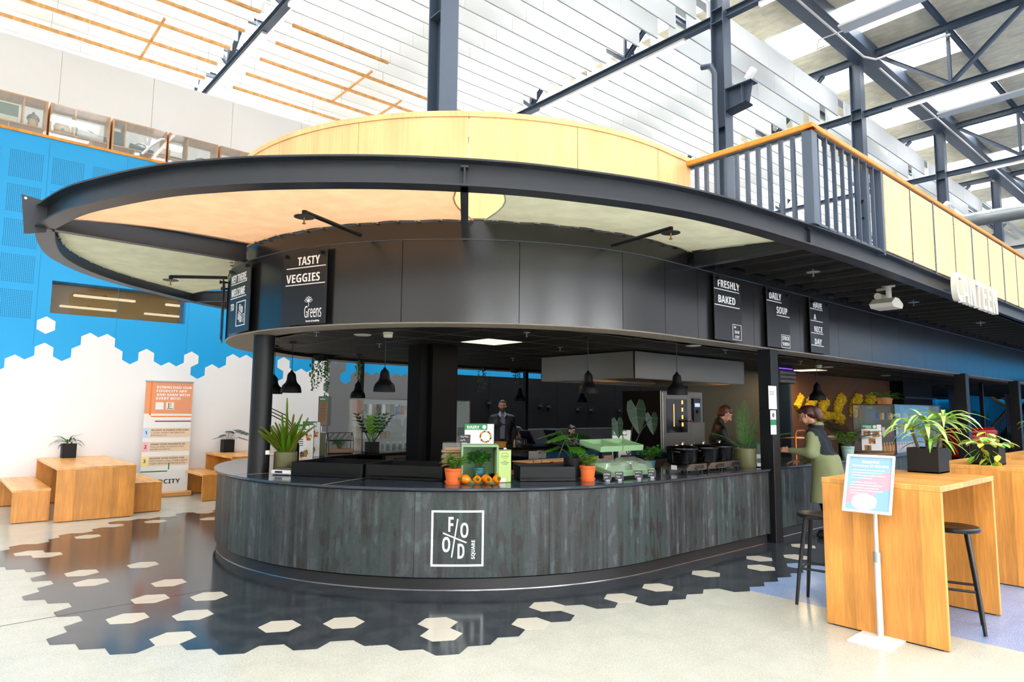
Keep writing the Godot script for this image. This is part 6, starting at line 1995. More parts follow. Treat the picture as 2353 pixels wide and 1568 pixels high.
	var al := thing("potted_alocasia", "alocasia with arrow-shaped white-veined leaves behind the green display", "plant", Vector3(0.92, 0.9, 2.06))
	straight_pot(al, 0.09, 0.16, M.planter)
	for q in [[0.20, 0.60, 0.0, 0.33], [0.50, 0.48, 0.05, 0.22], [-0.1, 0.42, -0.1, 0.2]]:
		alocasia_leaf(al, Vector3(0, 0.14, 0), Vector3(q[0] * 0.8, q[1], q[2]), q[3])
	var pp := thing("potted_parsley", "bushy parsley behind the covered green trays", "plant", Vector3(0.95, 0.9, 2.36))
	round_pot(pp, 0.07, 0.12, M.tealpot)
	herb(pp, Vector3(0, 0.11, 0), 0.17, 0.18, 240, 0.045, M.parsley, 54)
	menu_card("soup_sign", "SOUP menu sign standing behind the upper green trays", Vector3(1.33, 0.9, 1.62), -0.75, 0.24, 0.45, "SOUP", 1)
	for q in [[1.10, 2.70, "soup kettle on the hot plate nearest the green display", "hot plate nearest the green display"], [1.53, 2.70, "soup kettle in the middle of the row of three", "hot plate in the middle of the row of three"], [1.95, 2.66, "soup kettle next to the potted palm", "hot plate next to the potted palm"]]:
		hotplate("steel " + q[3], Vector3(q[0] + 0.06, 0.90, q[1]), -PI / 2)
		kettle("black " + q[2], Vector3(q[0] + 0.02, 1.006, q[1] + 0.0), 0.5)
	var pm := thing("potted_palm", "feathery palm in an olive pot against the square post", "plant", Vector3(2.37, 0.90, 2.78))
	straight_pot(pm, 0.14, 0.24, M.olive)
	rng.seed = 77
	for q in [[2.4, 1.42, 0.66], [3.6, 0.85, 0.52], [0.5, 1.1, 0.66], [-0.3, 1.0, 0.6], [1.4, 1.35, 0.6], [0.9, 0.8, 0.62], [5.2, 1.35, 0.62], [0.1, 0.75, 0.58]]:
		frond(pm, Vector3(rng.randf_range(-0.03, 0.03), 0.17, rng.randf_range(-0.03, 0.03)), q[0], q[1], q[2] * 1.05, 0.12, 0.9, M.palm, 26, 0.0045)
	# notices on the post
	for q in [[1.785, 0.2, 0.29], [1.475, 0.14, 0.30]]:
		var n := thing("paper_notice", "white printed notice taped to the square post" if q[0] > 1.6 else "narrow white notice with a green band taped to the square post", "notice", Vector3(2.42, q[0], 3.152))
		obj("sheet", bx(Vector3.ZERO, Vector3(q[1], q[2], 0.002)), M.paper, n)
		if q[0] < 1.6:
			obj("green_band", bx(Vector3(0, 0.0, 0.0014), Vector3(q[1], 0.07, 0.001)), M.green, n)
			obj("oval_mark", disc(Vector3(0, 0.09, 0.0018), 0.03), M.greymid, n)
		else:
			for k in 3: obj("text_line", bx(Vector3(-0.02, 0.075 - 0.02 * k, 0.0012), Vector3(0.13, 0.005, 0.001)), M.darkprint, n)
	var gb := thing("green_box", "sage green box beside the cook", "box", Vector3(3.25, 0.90, 2.45))
	obj("body", bx(Vector3(0, 0.14, 0), Vector3(0.5, 0.28, 0.3), 0.005), M.sage, gb)
	obj("lid", bx(Vector3(0, 0.285, 0), Vector3(0.51, 0.012, 0.31), 0.003), M.sage, gb)

func foxtail(parent: Node, base: Vector3, yaw: float, pitch: float, L: float, m: Material) -> void:
	var mb := MB.new()
	var n := int(L / 0.011)
	var p := base
	var dir := Vector3(cos(yaw) * cos(pitch), sin(pitch), sin(yaw) * cos(pitch))
	var pts := [p]
	for i in n:
		var s := float(i) / n
		p += dir * (L / n)
		dir = (dir + Vector3(0, -0.35 / n, 0)).normalized()
		pts.append(p)
		var r: float = 0.05 * pow(1.0 - s, 0.45) * (0.6 + 0.4 * minf(s * 6.0, 1.0))
		var sd := dir.cross(Vector3(0.31, 0.2, 0.9)).normalized()
		var w := dir.cross(sd)
		for k in 5:
			var a := k * TAU / 5 + i * 1.3
			var d := (sd * cos(a) + w * sin(a) + dir * 0.9).normalized()
			var q := d.cross(dir).normalized() * 0.011
			mb.tri(p - q, p + q, p + d * r, d.cross(q))
	mb.tube([pts[0], pts[pts.size() / 2], pts[-1]], 0.004, 0.001, 4)
	obj("frond", mb, m, parent)

func alocasia_leaf(parent: Node, base: Vector3, to: Vector3, s: float) -> void:
	# arrow-shaped blade hanging from the stalk end, folded along its midrib
	var tip := base + to
	var mb := MB.new()
	var nrm := Vector3(-0.72, 0.25, 0.65).normalized()
	var dn := (Vector3(0.12, -1.0, 0.0) - nrm * Vector3(0.12, -1.0, 0.0).dot(nrm)).normalized()
	var sd := nrm.cross(dn)
	var o := [Vector2(0.0, -0.02), Vector2(0.14, -0.33), Vector2(0.30, -0.24), Vector2(0.36, 0.08), Vector2(0.30, 0.42), Vector2(0.16, 0.76), Vector2(0.0, 1.02)]
	for sg in [-1.0, 1.0]:
		for q in o.size() - 1:
			var e: Array = [tip + dn * s * 0.12]
			for w in [o[q], o[q + 1]]: e.append(tip + (sd * w.x * sg + dn * w.y + nrm * w.x * 0.35) * s)
			mb.tri(e[0], e[1], e[2], nrm)
	mb.tube([base, base.lerp(tip, 0.6) + Vector3(0, 0.05, 0), tip], 0.007, 0.004, 6)
	var lf := obj("leaf", mb, M.leafdark, parent)
	var vn := MB.new()
	vn.tube([tip + nrm * 0.004, tip + dn * s * 0.98 + nrm * 0.004], 0.0022, 0.0008, 4)
	for sg in [-1.0, 1.0]:
		for q in [Vector2(0.15, -0.26), Vector2(0.33, 0.12), Vector2(0.26, 0.46)]:
			vn.tube([tip + dn * s * maxf(q.y - 0.12, 0.02) + nrm * 0.004, tip + (sd * q.x * sg + dn * q.y + nrm * (q.x * 0.35)) * s + nrm * 0.004], 0.0016, 0.0006, 4)
	obj("veins", vn, M.vein, lf)

func tiered_display() -> void:
	var t := thing("tiered_display", "two-tier pale green wooden tray display with clear lids", "display", Vector3(0.22, 0.90, 2.58), 0.0)
	for sx in [-0.22, 0.02]:
		obj("upright", bx(Vector3(sx, 0.16, -0.14), Vector3(0.03, 0.32, 0.05)), M.black, t)
	obj("foot_frame", bx(Vector3(-0.05, 0.015, 0.0), Vector3(0.7, 0.03, 0.36)), M.black, t)
	for tier in 2:
		for k in 2:
			var c := Vector3([-0.30, 0.06][k] + 0.02 * tier, 0.055 if tier == 0 else 0.30, 0.06 if tier == 0 else -0.10)
			var tr := Node3D.new()
			tr.name = "tray"
			t.add_child(tr, true)
			tr.transform = Transform3D(Basis(Vector3.RIGHT, 0.20), c)
			var w := 0.35
			var d := 0.30
			obj("tray_base", bx(Vector3(0, 0.005, 0), Vector3(w, 0.01, d)), M.palegreen, tr)
			for sg in [-1.0, 1.0]:
				obj("tray_side", bx(Vector3(0, 0.03, sg * d / 2), Vector3(w, 0.06, 0.012), 0.002), M.palegreen, tr)
				obj("tray_side", bx(Vector3(sg * (w / 2 - 0.006), 0.03, 0), Vector3(0.012, 0.06, d - 0.012), 0.002), M.palegreen, tr)
			if tier == 0:
				var lid := MB.new()
				lid.lathe(Vector3.ZERO, [Vector2(0.235, 0.0), Vector2(0.215, 0.055), Vector2(0.15, 0.07), Vector2(0, 0.075)], 4, PI / 4, PI / 4 + TAU, true)
				lid.xf = Transform3D.IDENTITY
				var lo := obj("clear_lid", lid, M.clearbox, tr)
				lo.position = Vector3(0, 0.06, 0)
				lo.scale = Vector3(1.0, 1.0, 0.86)

func build_back_things() -> void:
	# glass pastry case on the rear counter
	glass_case("glass display case with boxes and bottles on the rear counter behind the clad column", Vector3(0.86, 0.90, -2.70), 0.0, Vector3(2.2, 0.87, 0.5), 3)
	rng.seed = 101
	for i in 9:
		small_box(Vector3(-0.1 + 0.085 * i, 1.51, -2.63), Vector3(0.06, 0.17, 0.06), [M.boxdark, M.paper, M.boxtan][i % 3], "slim drink carton on the top shelf of the rear glass case", "drink cartons in the rear case")
	for i in 4: small_box(Vector3(0.5 + 0.1 * i, 1.51, -2.60), Vector3(0.07, 0.14, 0.07), [M.boxblue, M.boxred, M.boxyellow, M.boxdark][i], "coloured can on the top shelf of the rear glass case", "cans in the rear case")
	for i in 5: small_box(Vector3(-0.12 + 0.1 * i, 1.115, -2.55), Vector3(0.085, 0.11, 0.09), M.paper if i < 3 else M.boxtan, "ribboned white box on the lower shelf of the rear glass case", "ribboned boxes in the rear case")
	for i in 14: bottle(Vector3(0.2 + 0.06 * i, 0.915, -2.55 + 0.05 * (i % 2)), 0.13, [M.bottlegreen, M.bottledark][i % 2], "small dark bottle at the bottom of the rear glass case", "bottles in the rear case")
	for i in 4: small_box(Vector3(1.45 + 0.13 * i, 1.115, -2.60), Vector3(0.1, 0.16, 0.1), [M.boxtan, M.boxyellow, M.boxtan, M.boxdark][i], "brown packet in the rear glass case right of the column", "packets in the rear case")
	# things left of the case
	var zz := thing("potted_zamioculcas", "glossy upright leafed plant in a small black pot on the rear counter", "plant", Vector3(-0.12, 0.9, -2.32))
	square_planter(zz, Vector3(0.17, 0.17, 0.17))
	rng.seed = 83
	for i in 9:
		zz_stem(zz, Vector3(rng.randf_range(-0.03, 0.03), 0.15, rng.randf_range(-0.03, 0.03)), TAU * i / 9, rng.randf_range(0.85, 1.3), rng.randf_range(0.38, 0.55))
	var gh := thing("mini_greenhouse", "small black wire greenhouse with herbs on the rear counter", "greenhouse", Vector3(-0.62, 0.9, -2.45), -0.3)
	var wires := MB.new()
	for sx in [-0.19, 0.19]:
		for sz in [-0.11, 0.11]: wires.tube([Vector3(sx, 0, sz), Vector3(sx, 0.2, sz)], 0.006, -1, 5)
		wires.tube([Vector3(sx, 0.2, -0.11), Vector3(sx, 0.32, 0), Vector3(sx, 0.2, 0.11)], 0.006, -1, 5)
	for sz in [-0.11, 0.11]:
		wires.tube([Vector3(-0.19, 0.2, sz), Vector3(0.19, 0.2, sz)], 0.006, -1, 5)
		wires.tube([Vector3(-0.19, 0.01, sz), Vector3(0.19, 0.01, sz)], 0.006, -1, 5)
	wires.tube([Vector3(-0.19, 0.32, 0), Vector3(0.19, 0.32, 0)], 0.006, -1, 5)
	for i in 4:
		for sg in [-1.0, 1.0]: wires.tube([Vector3(-0.19 + 0.095 * i, 0.2, sg * 0.11), Vector3(-0.19 + 0.095 * (i + 1), 0.32, 0)], 0.004, -1, 4)
	obj("wire_frame", wires, M.black, gh)
	obj("soil_tray", bx(Vector3(0, 0.04, 0), Vector3(0.36, 0.07, 0.2)), M.boxtan, gh)
	herb(gh, Vector3(0, 0.07, 0), 0.15, 0.15, 200, 0.035, M.parsley, 55)
	var oc := thing("oil_canister", "tall olive green canister under the menu stand", "canister", Vector3(-1.12, 0.9, -2.2), -0.2)
	obj("body", bx(Vector3(0, 0.17, 0), Vector3(0.23, 0.34, 0.14), 0.006), M.olive, oc)
	obj("lid", bx(Vector3(0, 0.343, 0), Vector3(0.235, 0.01, 0.145)), M.brushed, oc)
	var mn := thing("menu_stand", "tall narrow menu board on a wire stand behind the canister", "menu sign", Vector3(-0.97, 0.9, -2.3), -0.2)
	obj("board", bx(Vector3(0, 0.66, 0), Vector3(0.19, 0.45, 0.012), 0.002), M.signblack, mn)
	obj("paper", bx(Vector3(-0.02, 0.63, 0.0066), Vector3(0.13, 0.36, 0.001)), M.boxtan, mn)
	obj("header", bx(Vector3(-0.02, 0.84, 0.0066), Vector3(0.13, 0.05, 0.001)), M.green, mn)
	fit_letters("MENU", 0.022, Vector3(-0.07, 0.84, 0.008), 0.07, mn, M.lettering)
	for i in 11: obj("text_line", bx(Vector3(-0.03, 0.78 - 0.026 * i, 0.0074), Vector3(0.08 + 0.02 * (i % 2), 0.006, 0.001)), M.darkprint, mn)
	for sx in [-0.05, 0.05]: obj("leg", tb([Vector3(sx, 0, 0), Vector3(sx, 0.45, 0)], 0.005, -1, 6), M.black, mn)
	menu_card("salads_sign", "tall SALADS menu sign with printed bowls near the fern", Vector3(-1.62, 0.9, -1.55), -0.45, 0.26, 0.47, "SALADS", 1)
	menu_card("salads_sign", "second green-headed menu sign half hidden behind the SALADS sign", Vector3(-1.28, 0.9, -2.05), -0.3, 0.24, 0.5, "", 1)
	var ci := thing("round_notice", "round white notice on a stick in front of the SALADS sign", "notice", Vector3(-1.84, 0.9, -1.22), -0.5)
	obj("plate", disc(Vector3(0, 0.24, 0.004), 0.115, 28, 0.008), M.paper, ci)
	for k in 4: obj("text_line", bx(Vector3(0.01, 0.29 - 0.026 * k, 0.005), Vector3(0.11, 0.01, 0.001)), M.navyprint, ci)
	obj("red_line", tb([Vector3(-0.09, 0.27, 0.006), Vector3(-0.05, 0.24, 0.006), Vector3(-0.05, 0.15, 0.006)], 0.003, -1, 4), M.redgloss, ci)
	obj("stick", tb([Vector3(0, 0, 0), Vector3(0, 0.13, 0)], 0.005, -1, 6), M.black, ci)
	obj("foot", bx(Vector3(0, 0.006, 0), Vector3(0.08, 0.012, 0.06)), M.black, ci)
	var bm := thing("black_dispenser", "rounded black dispenser behind the olive fern pot", "dispenser", Vector3(-2.18, 0.9, -0.62))
	obj("body", lt([Vector2(0, 0), Vector2(0.085, 0), Vector2(0.09, 0.02), Vector2(0.09, 0.24), Vector2(0.08, 0.28), Vector2(0.05, 0.3), Vector2(0, 0.305)], 24), M.enamel, bm)
	obj("front_plate", bx(Vector3(-0.05, 0.12, 0.075), Vector3(0.05, 0.1, 0.012), 0.003), M.black, bm)
	var rk := thing("crockery_rack", "black wire rack with curved rails behind the fern", "rack", Vector3(-1.85, 0.9, -2.0), -0.5)
	for i in 3: obj("rail", tb([Vector3(-0.25, 0.56 + 0.05 * i, 0), Vector3(-0.05, 0.60 + 0.045 * i, 0), Vector3(0.14, 0.50 + 0.05 * i, 0), Vector3(0.26, 0.32 + 0.04 * i, 0)], 0.008, -1, 6), M.black, rk)
	for sx in [-0.25, 0.26]: obj("upright", tb([Vector3(sx, 0, 0), Vector3(sx, 0.56 if sx < 0 else 0.34, 0)], 0.01, -1, 6), M.black, rk)
	# hanging ivy
	var k := 0
	for q in [[-0.95, -2.55, 0.55, 70, "ivy trailing from a dark basket above the menu stand", M.leaf, 0.17], [-0.15, -2.75, 0.22, 24, "thin dry ivy strand hanging left of the small pendant", M.fern, 0.08], [1.35, -2.75, 0.3, 20, "ivy strand hanging by the clad column", M.ivy, 0.06], [2.5, -2.75, 0.36, 26, "ivy strand hanging right of the clad column", M.ivy, 0.07], [3.3, -2.75, 0.2, 24, "ivy tuft hanging above the standing man", M.ivy, 0.15], [3.0, 0.3, 0.0, 26, "ivy tuft under the hood behind the tray pendant", M.ivy, 0.2], [5.2, -1.2, 0.12, 30, "ivy tuft hanging left of the oven", M.ivy, 0.2]]:
		var iv := thing("hanging_ivy", q[4], "plant", Vector3(q[0], 2.43, q[1]))
		obj("basket", lt([Vector2(0, -0.09), Vector2(q[6] * 0.5, -0.08), Vector2(q[6] * 0.65, 0.0), Vector2(0, 0.0)], 16), M.planter, iv)
		rng.seed = 200 + k
		k += 1
		for s in maxi(4, int(q[3] / 6.0)):
			var x := rng.randf_range(-q[6], q[6])
			var z := rng.randf_range(-0.08, 0.08)
			var ln: float = (0.12 + q[2]) * rng.randf_range(0.5, 1.0)
			var lf := MB.new()
			var n := int(ln / 0.028) + 2
			lf.tube([Vector3(x * 0.4, -0.01, z * 0.4), Vector3(x, -0.05, z), Vector3(x, -ln, z)], 0.0025, 0.001, 4)
			for i in n:
				var y := -0.04 - ln * i / n
				var b := rng.randf() * TAU
				oval(lf, Vector3(x, y, z), Vector3(cos(b), -0.5, sin(b)), Vector3(0, 0.4, 1), rng.randf_range(0.03, 0.05), rng.randf_range(0.022, 0.034))
			obj("strand", lf, q[5], iv)
	# till corner
	for q in [[3.5, -2.6, 0.5, "black till screen on the rear counter, beside the seated person"], [4.2, -2.6, 0.5, "second black till screen on the rear counter"]]:
		var t := thing("till_screen", q[3], "screen", Vector3(q[0], 0.90, q[1]), q[2], "till screens")
		var sm := MB.new()
		sm.xf = Transform3D(Basis(Vector3.UP, 0.9) * Basis(Vector3.RIGHT, -0.5), Vector3(0, 0.17, 0))
		sm.box(Vector3.ZERO, Vector3(0.4, 0.3, 0.025), 0.004)
		obj("panel", sm, M.enamel, t)
		obj("neck", tb([Vector3(0, 0, 0), Vector3(0, 0.14, -0.02)], 0.025), M.black, t)
		obj("foot", bx(Vector3(0, 0.01, 0), Vector3(0.22, 0.02, 0.18), 0.004), M.black, t)
	var tp := thing("brass_tap", "angular brass tap on the rear counter", "tap", Vector3(2.95, 0.90, -2.35))
	obj("spout", tb([Vector3(0, 0, 0), Vector3(0, 0.12, 0), Vector3(0.01, 0.135, 0), Vector3(0.24, 0.135, 0), Vector3(0.255, 0.12, 0), Vector3(0.255, 0.05, 0)], 0.014, -1, 10), M.brass, tp)
	obj("flange", lt([Vector2(0, 0), Vector2(0.03, 0), Vector2(0.03, 0.01), Vector2(0, 0.01)], 16), M.brass, tp)
	var bk := thing("clear_bucket", "amber plastic bucket beside the brass tap", "bucket", Vector3(2.55, 0.90, -2.3))
	obj("bucket", lt([Vector2(0, 0), Vector2(0.11, 0), Vector2(0.13, 0.1), Vector2(0.135, 0.1), Vector2(0.135, 0.11), Vector2(0.12, 0.11), Vector2(0.1, 0.01), Vector2(0, 0.01)], 24), M.amber, bk)
	obj("rim", lt([Vector2(0.135, 0.1), Vector2(0.14, 0.105), Vector2(0.135, 0.112)], 24), M.amber, bk)
	for q in [[0.75, 0.62, 0.3, M.bottledark, "tall dark oil bottle by the clad column"], [0.62, 0.58, 0.16, M.clearbox, "short clear bottle by the clad column"]]:
		bottle(Vector3(q[0] - 1.25, 0.90 - 0.07, q[1] + 0.5), q[2], q[3], q[4], "", true)
	for q in [[5.37, 1.79], [7.19, 1.74], [7.52, 1.72], [8.72, 1.64], [9.27, 1.63], [10.6, 1.62]]:
		var s := thing("wall_sconce", "small black up-down wall lamp on the black lining", "lamp", Vector3(q[0], q[1], -6.13), 0, "black wall sconces")
		obj("upper_cap", bx(Vector3(0, 0.04, 0.05), Vector3(0.11, 0.03, 0.1), 0.004), M.black, s)
		obj("lower_cap", bx(Vector3(0, -0.04, 0.05), Vector3(0.11, 0.03, 0.1), 0.004), M.black, s)
		obj("core", bx(Vector3(0, 0, 0.03), Vector3(0.07, 0.06, 0.06)), M.greymid, s)
	var bn := thing("wall_bench", "long grey upholstered bench along the black lining", "bench", Vector3(8.5, 0, -5.8))
	obj("seat", bx(Vector3(0, 0.42, 0), Vector3(8.0, 0.1, 0.5), 0.02), M.greydark, bn)
	obj("backrest", bx(Vector3(0, 0.8, -0.22), Vector3(8.0, 0.6, 0.1), 0.02), M.greydark, bn)
	obj("plinth", bx(Vector3(0, 0.185, 0), Vector3(7.9, 0.37, 0.4)), M.black, bn)
	# right-hand food case
	glass_case("glass display case with cans and bottles at the end of the side counter", Vector3(8.35, 0.90, 2.55), 0.0, Vector3(2.4, 0.86, 0.72), 3)
	for i in 14:
		bottle(Vector3(7.4 + 0.13 * i, 0.915, 2.62), 0.16, [M.juice, M.juiceorange][i % 2], "small juice bottle on the bottom shelf of the side glass case", "juice bottles in the side case")
	for i in 10: small_box(Vector3(7.4 + 0.16 * i, 1.2, 2.55), Vector3(0.07, 0.15, 0.07), [M.boxblue, M.paper, M.boxblue, M.boxred][i % 4], "blue and white drink can on the middle shelf of the side glass case", "cans on the middle shelf of the side case")
	for i in 8: small_box(Vector3(7.5 + 0.2 * i, 1.49, 2.5), Vector3(0.07, 0.12, 0.07), [M.boxblue, M.boxyellow][i % 2], "blue or yellow drink can on the top shelf of the side glass case", "cans on the top shelf of the side case")
	var sp := thing("potted_palm", "small palm in a clay pot on top of the side glass case", "plant", Vector3(8.1, 1.765, 2.4))
	round_pot(sp, 0.12, 0.13, M.clay)
	for i in 11: frond(sp, Vector3(0, 0.11, 0), i * 0.6, 0.45 + 0.08 * (i % 5), 0.34, 0.07, 0.9, M.leaf, 14, 0.008)
	var sp2 := thing("clay_pot", "second clay pot beside the palm on the side glass case", "pot", Vector3(8.42, 1.765, 2.35))
	round_pot(sp2, 0.09, 0.12, M.clay)
	for i in 6: frond(sp2, Vector3(0, 0.1, 0), i * 1.05, 0.5, 0.3, 0.06, 1.1, M.leaf, 12, 0.008)
	var dk := thing("potted_palm", "dark bushy palm on the side counter behind the sandwich sign", "plant", Vector3(6.1, 0.90, 2.5))
	straight_pot(dk, 0.12, 0.2, M.planter)
	for i in 16: frond(dk, Vector3(0, 0.18, 0), i * 0.77, 0.5 + 0.1 * (i % 7), 0.62, 0.16, 1.0, M.leafdark, 18, 0.01)
	menu_card("sandwich_sign", "SANDWICHES menu sign with printed toasts on the side counter", Vector3(6.38, 0.98, 2.80), -1.1, 0.30, 0.43, "SANDWICHES", 2)
	var hb := thing("potted_herb", "bushy herb in a printed white pot left of the sandwich sign", "plant", Vector3(5.62, 0.9, 2.72))
	round_pot(hb, 0.10, 0.17, M.mintpot)
	herb(hb, Vector3(0, 0.14, 0), 0.22, 0.26, 240, 0.05, M.mint, 56)
	var wb := thing("cutting_board", "long wooden board on the side counter under the sandwich sign", "board", Vector3(6.1, 0.90, 2.75))
	obj("plank", bx(Vector3(0.2, 0.02, 0.06), Vector3(1.3, 0.04, 0.26), 0.005), M.boardwood, wb)
	obj("grip", bx(Vector3(-0.48, 0.02, 0.06), Vector3(0.1, 0.025, 0.06), 0.005), M.boardwood, wb)
	var fs := thing("fruit_stand", "copper bread rack with a wire basket on the side counter", "rack", Vector3(4.75, 0.90, 2.3), 0.0)
	for y in [0.12, 0.3]: obj("shelf", bx(Vector3(0.1, y, 0), Vector3(0.6, 0.015, 0.3), 0.004), M.copper, fs)
	obj("hoop", tb([Vector3(-0.22, 0, 0.1), Vector3(-0.22, 0.38, 0.1), Vector3(-0.18, 0.42, 0.1), Vector3(0.06, 0.42, 0.1), Vector3(0.1, 0.38, 0.1), Vector3(0.1, 0, 0.1)], 0.014, -1, 8), M.copper, fs)
	var bsk := MB.new()
	for i in 7: bsk.tube([Vector3(0.0 + 0.06 * i, 0.13, 0.12), Vector3(0.0 + 0.06 * i, 0.22, 0.12)], 0.004, -1, 4)
	for y in [0.15, 0.22]: bsk.tube([Vector3(0.0, y, 0.12), Vector3(0.36, y, 0.12)], 0.004, -1, 4)
	obj("basket", bsk, M.black, fs)
	# payment corner by the customer
	var pt := thing("payment_terminal", "white and black card terminal beside the customer's hand", "terminal", Vector3(2.80, 0.90, 2.72), -0.4)
	var tm := MB.new()
	tm.xf = Transform3D(Basis(Vector3.UP, PI / 2), Vector3.ZERO)
	tm.prism(PackedVector2Array([Vector2(-0.12, 0.0), Vector2(0.12, 0.0), Vector2(0.12, 0.1), Vector2(0.06, 0.14), Vector2(-0.12, 0.06)]), -0.11, 0.11)
	obj("body", tm, M.standwhite, pt)
	obj("screen", bx(Vector3(-0.02, 0.07, 0.121), Vector3(0.16, 0.06, 0.004)), M.signblack, pt)
	for q in [[3.0, 2.2], [3.15, 2.28], [2.86, 2.3]]:
		var j := thing("glass_jar", "clip-top glass jar on the side counter behind the card terminal", "jar", Vector3(q[0], 0.90, q[1]), 0, "clip-top jars")
		obj("jar", lt([Vector2(0, 0), Vector2(0.05, 0), Vector2(0.055, 0.02), Vector2(0.055, 0.12), Vector2(0.04, 0.15), Vector2(0.04, 0.165)], 18), M.clearbox, j)
		obj("lid", lt([Vector2(0, 0.165), Vector2(0.044, 0.165), Vector2(0.04, 0.19), Vector2(0, 0.195)], 18), M.chrome, j)
	var rd := thing("red_drum", "ribbed glossy red drum standing past the side counter", "drum", Vector3(13.2, 0, 2.4))
	var rdp := [Vector2(0, 0.6), Vector2(0.55, 0.6)]
	for i in 4:
		rdp.append_array([Vector2(0.55, 0.62 + 0.17 * i), Vector2(0.58, 0.65 + 0.17 * i), Vector2(0.58, 0.70 + 0.17 * i), Vector2(0.55, 0.73 + 0.17 * i)])
	rdp.append(Vector2(0.5, 1.29))
	rdp.append(Vector2(0, 1.29))
	obj("barrel", lt(rdp, 32), M.redgloss, rd)
	obj("pedestal", lt([Vector2(0, 0), Vector2(0.5, 0), Vector2(0.5, 0.6), Vector2(0, 0.6)], 24), M.black, rd)
	# staircase far behind
	var st := thing("blue_staircase", "blue slatted staircase with orange handrails in the far background", "staircase", Vector3(0, 0, -2.0))
	for i in 26:
		var x := 27.5 + 0.36 * i
		var yt := minf(2.95, 2.95 - (x - 30.6) * 0.155)
		obj("slat", span(Vector3(x, maxf(yt - 1.2, 0.2), 0), Vector3(x + 0.3, yt, 0.05)), M.blue, st)
	for dy in [0.0, 0.35]:
		obj("handrail", tb([Vector3(30.2, 3.0 + dy, 0.1), Vector3(36.5, 1.95 + dy, 0.1)], 0.07, -1, 8), M.orangewood, st)
	obj("lower_handrail", tb([Vector3(31.0, 0.95, 0.6), Vector3(36.2, 2.45, 0.6)], 0.06, -1, 8), M.boardwood, st)
	for i in 12:
		var x := 31.2 + 0.42 * i
		obj("baluster", span(Vector3(x, 0.0, 0.58), Vector3(x + 0.05, 0.98 + (x - 31.0) * 0.288, 0.62)), M.steel, st)
	obj("stringer", tb([Vector3(31.5, 0.1, 0.6), Vector3(38.5, 2.3, 0.6)], 0.18, -1, 4), M.black, st)
	for q in [[18.5, 2.2], [21.0, -1.0], [24.5, 1.5]]:
		var bp := thing("floor_plant", "large dark leafy plant in the far seating area", "plant", Vector3(q[0], 0, q[1]), 0, "far floor plants")
		straight_pot(bp, 0.3, 0.5, M.planter)
		rng.seed = int(q[0] * 10)
		for i in 22: strap_leaf(bp, Vector3(0, 0.5 + rng.randf() * 0.4, 0), rng.randf() * TAU, rng.randf_range(0.2, 1.2), 0.7, 0.1, 1.6, M.leafdark)
	var sw := struct("trim_1")
	obj("slab_edge", span(Vector3(18, 2.44, -6.0), Vector3(39.8, 2.6, 4.3)), M.ceilblack, sw)

func zz_stem(parent: Node, base: Vector3, yaw: float, pitch: float, L: float) -> void:
	var mb := MB.new()
	var dir := Vector3(cos(yaw) * cos(pitch), sin(pitch), sin(yaw) * cos(pitch))
	var side := Vector3(-sin(yaw), 0, cos(yaw))
	var p := base
	var pts := [p]
	for i in 8:
		p += dir * L / 8
		pts.append(p)
		if i > 1:
			for sg in [-1.0, 1.0]:
				oval(mb, p, side * sg + dir * 0.9, side.cross(dir), 0.085, 0.04, 0.2)
	mb.tube(pts, 0.008, 0.003, 5)
	obj("stem", mb, [M.leafdark, M.leaf, M.leafbright][int(absf(yaw * 10)) % 3], parent)

func small_box(at: Vector3, s: Vector3, m: Material, label: String, group: String) -> void:
	var t := tag(obj("drink_can" if "can" in label.split(" ") else "packet", lt([Vector2(0, 0), Vector2(s.x * 0.46, 0), Vector2(s.x * 0.5, s.y * 0.04), Vector2(s.x * 0.5, s.y * 0.92), Vector2(s.x * 0.4, s.y), Vector2(0, s.y)], 14) if "can" in label.split(" ") else bx(Vector3(0, s.y / 2, 0), s, 0.004), m), label, "can" if "can" in label.split(" ") else "packet", group)
	t.position = at

func bottle(at: Vector3, h: float, m: Material, label: String, group := "", big := false) -> void:
	var t := thing("bottle", label, "bottle", at, 0, group)
	obj("glass", lt([Vector2(0, 0), Vector2(h * 0.15, 0), Vector2(h * 0.16, h * 0.03), Vector2(h * 0.16, h * 0.55), Vector2(h * 0.07, h * 0.72), Vector2(h * 0.06, h * 0.92), Vector2(0, h * 0.92)], 12), m, t)
	obj("cap", lt([Vector2(h * 0.07, h * 0.9), Vector2(h * 0.07, h), Vector2(0, h)], 10), M.boxdark if big else M.paper, t)

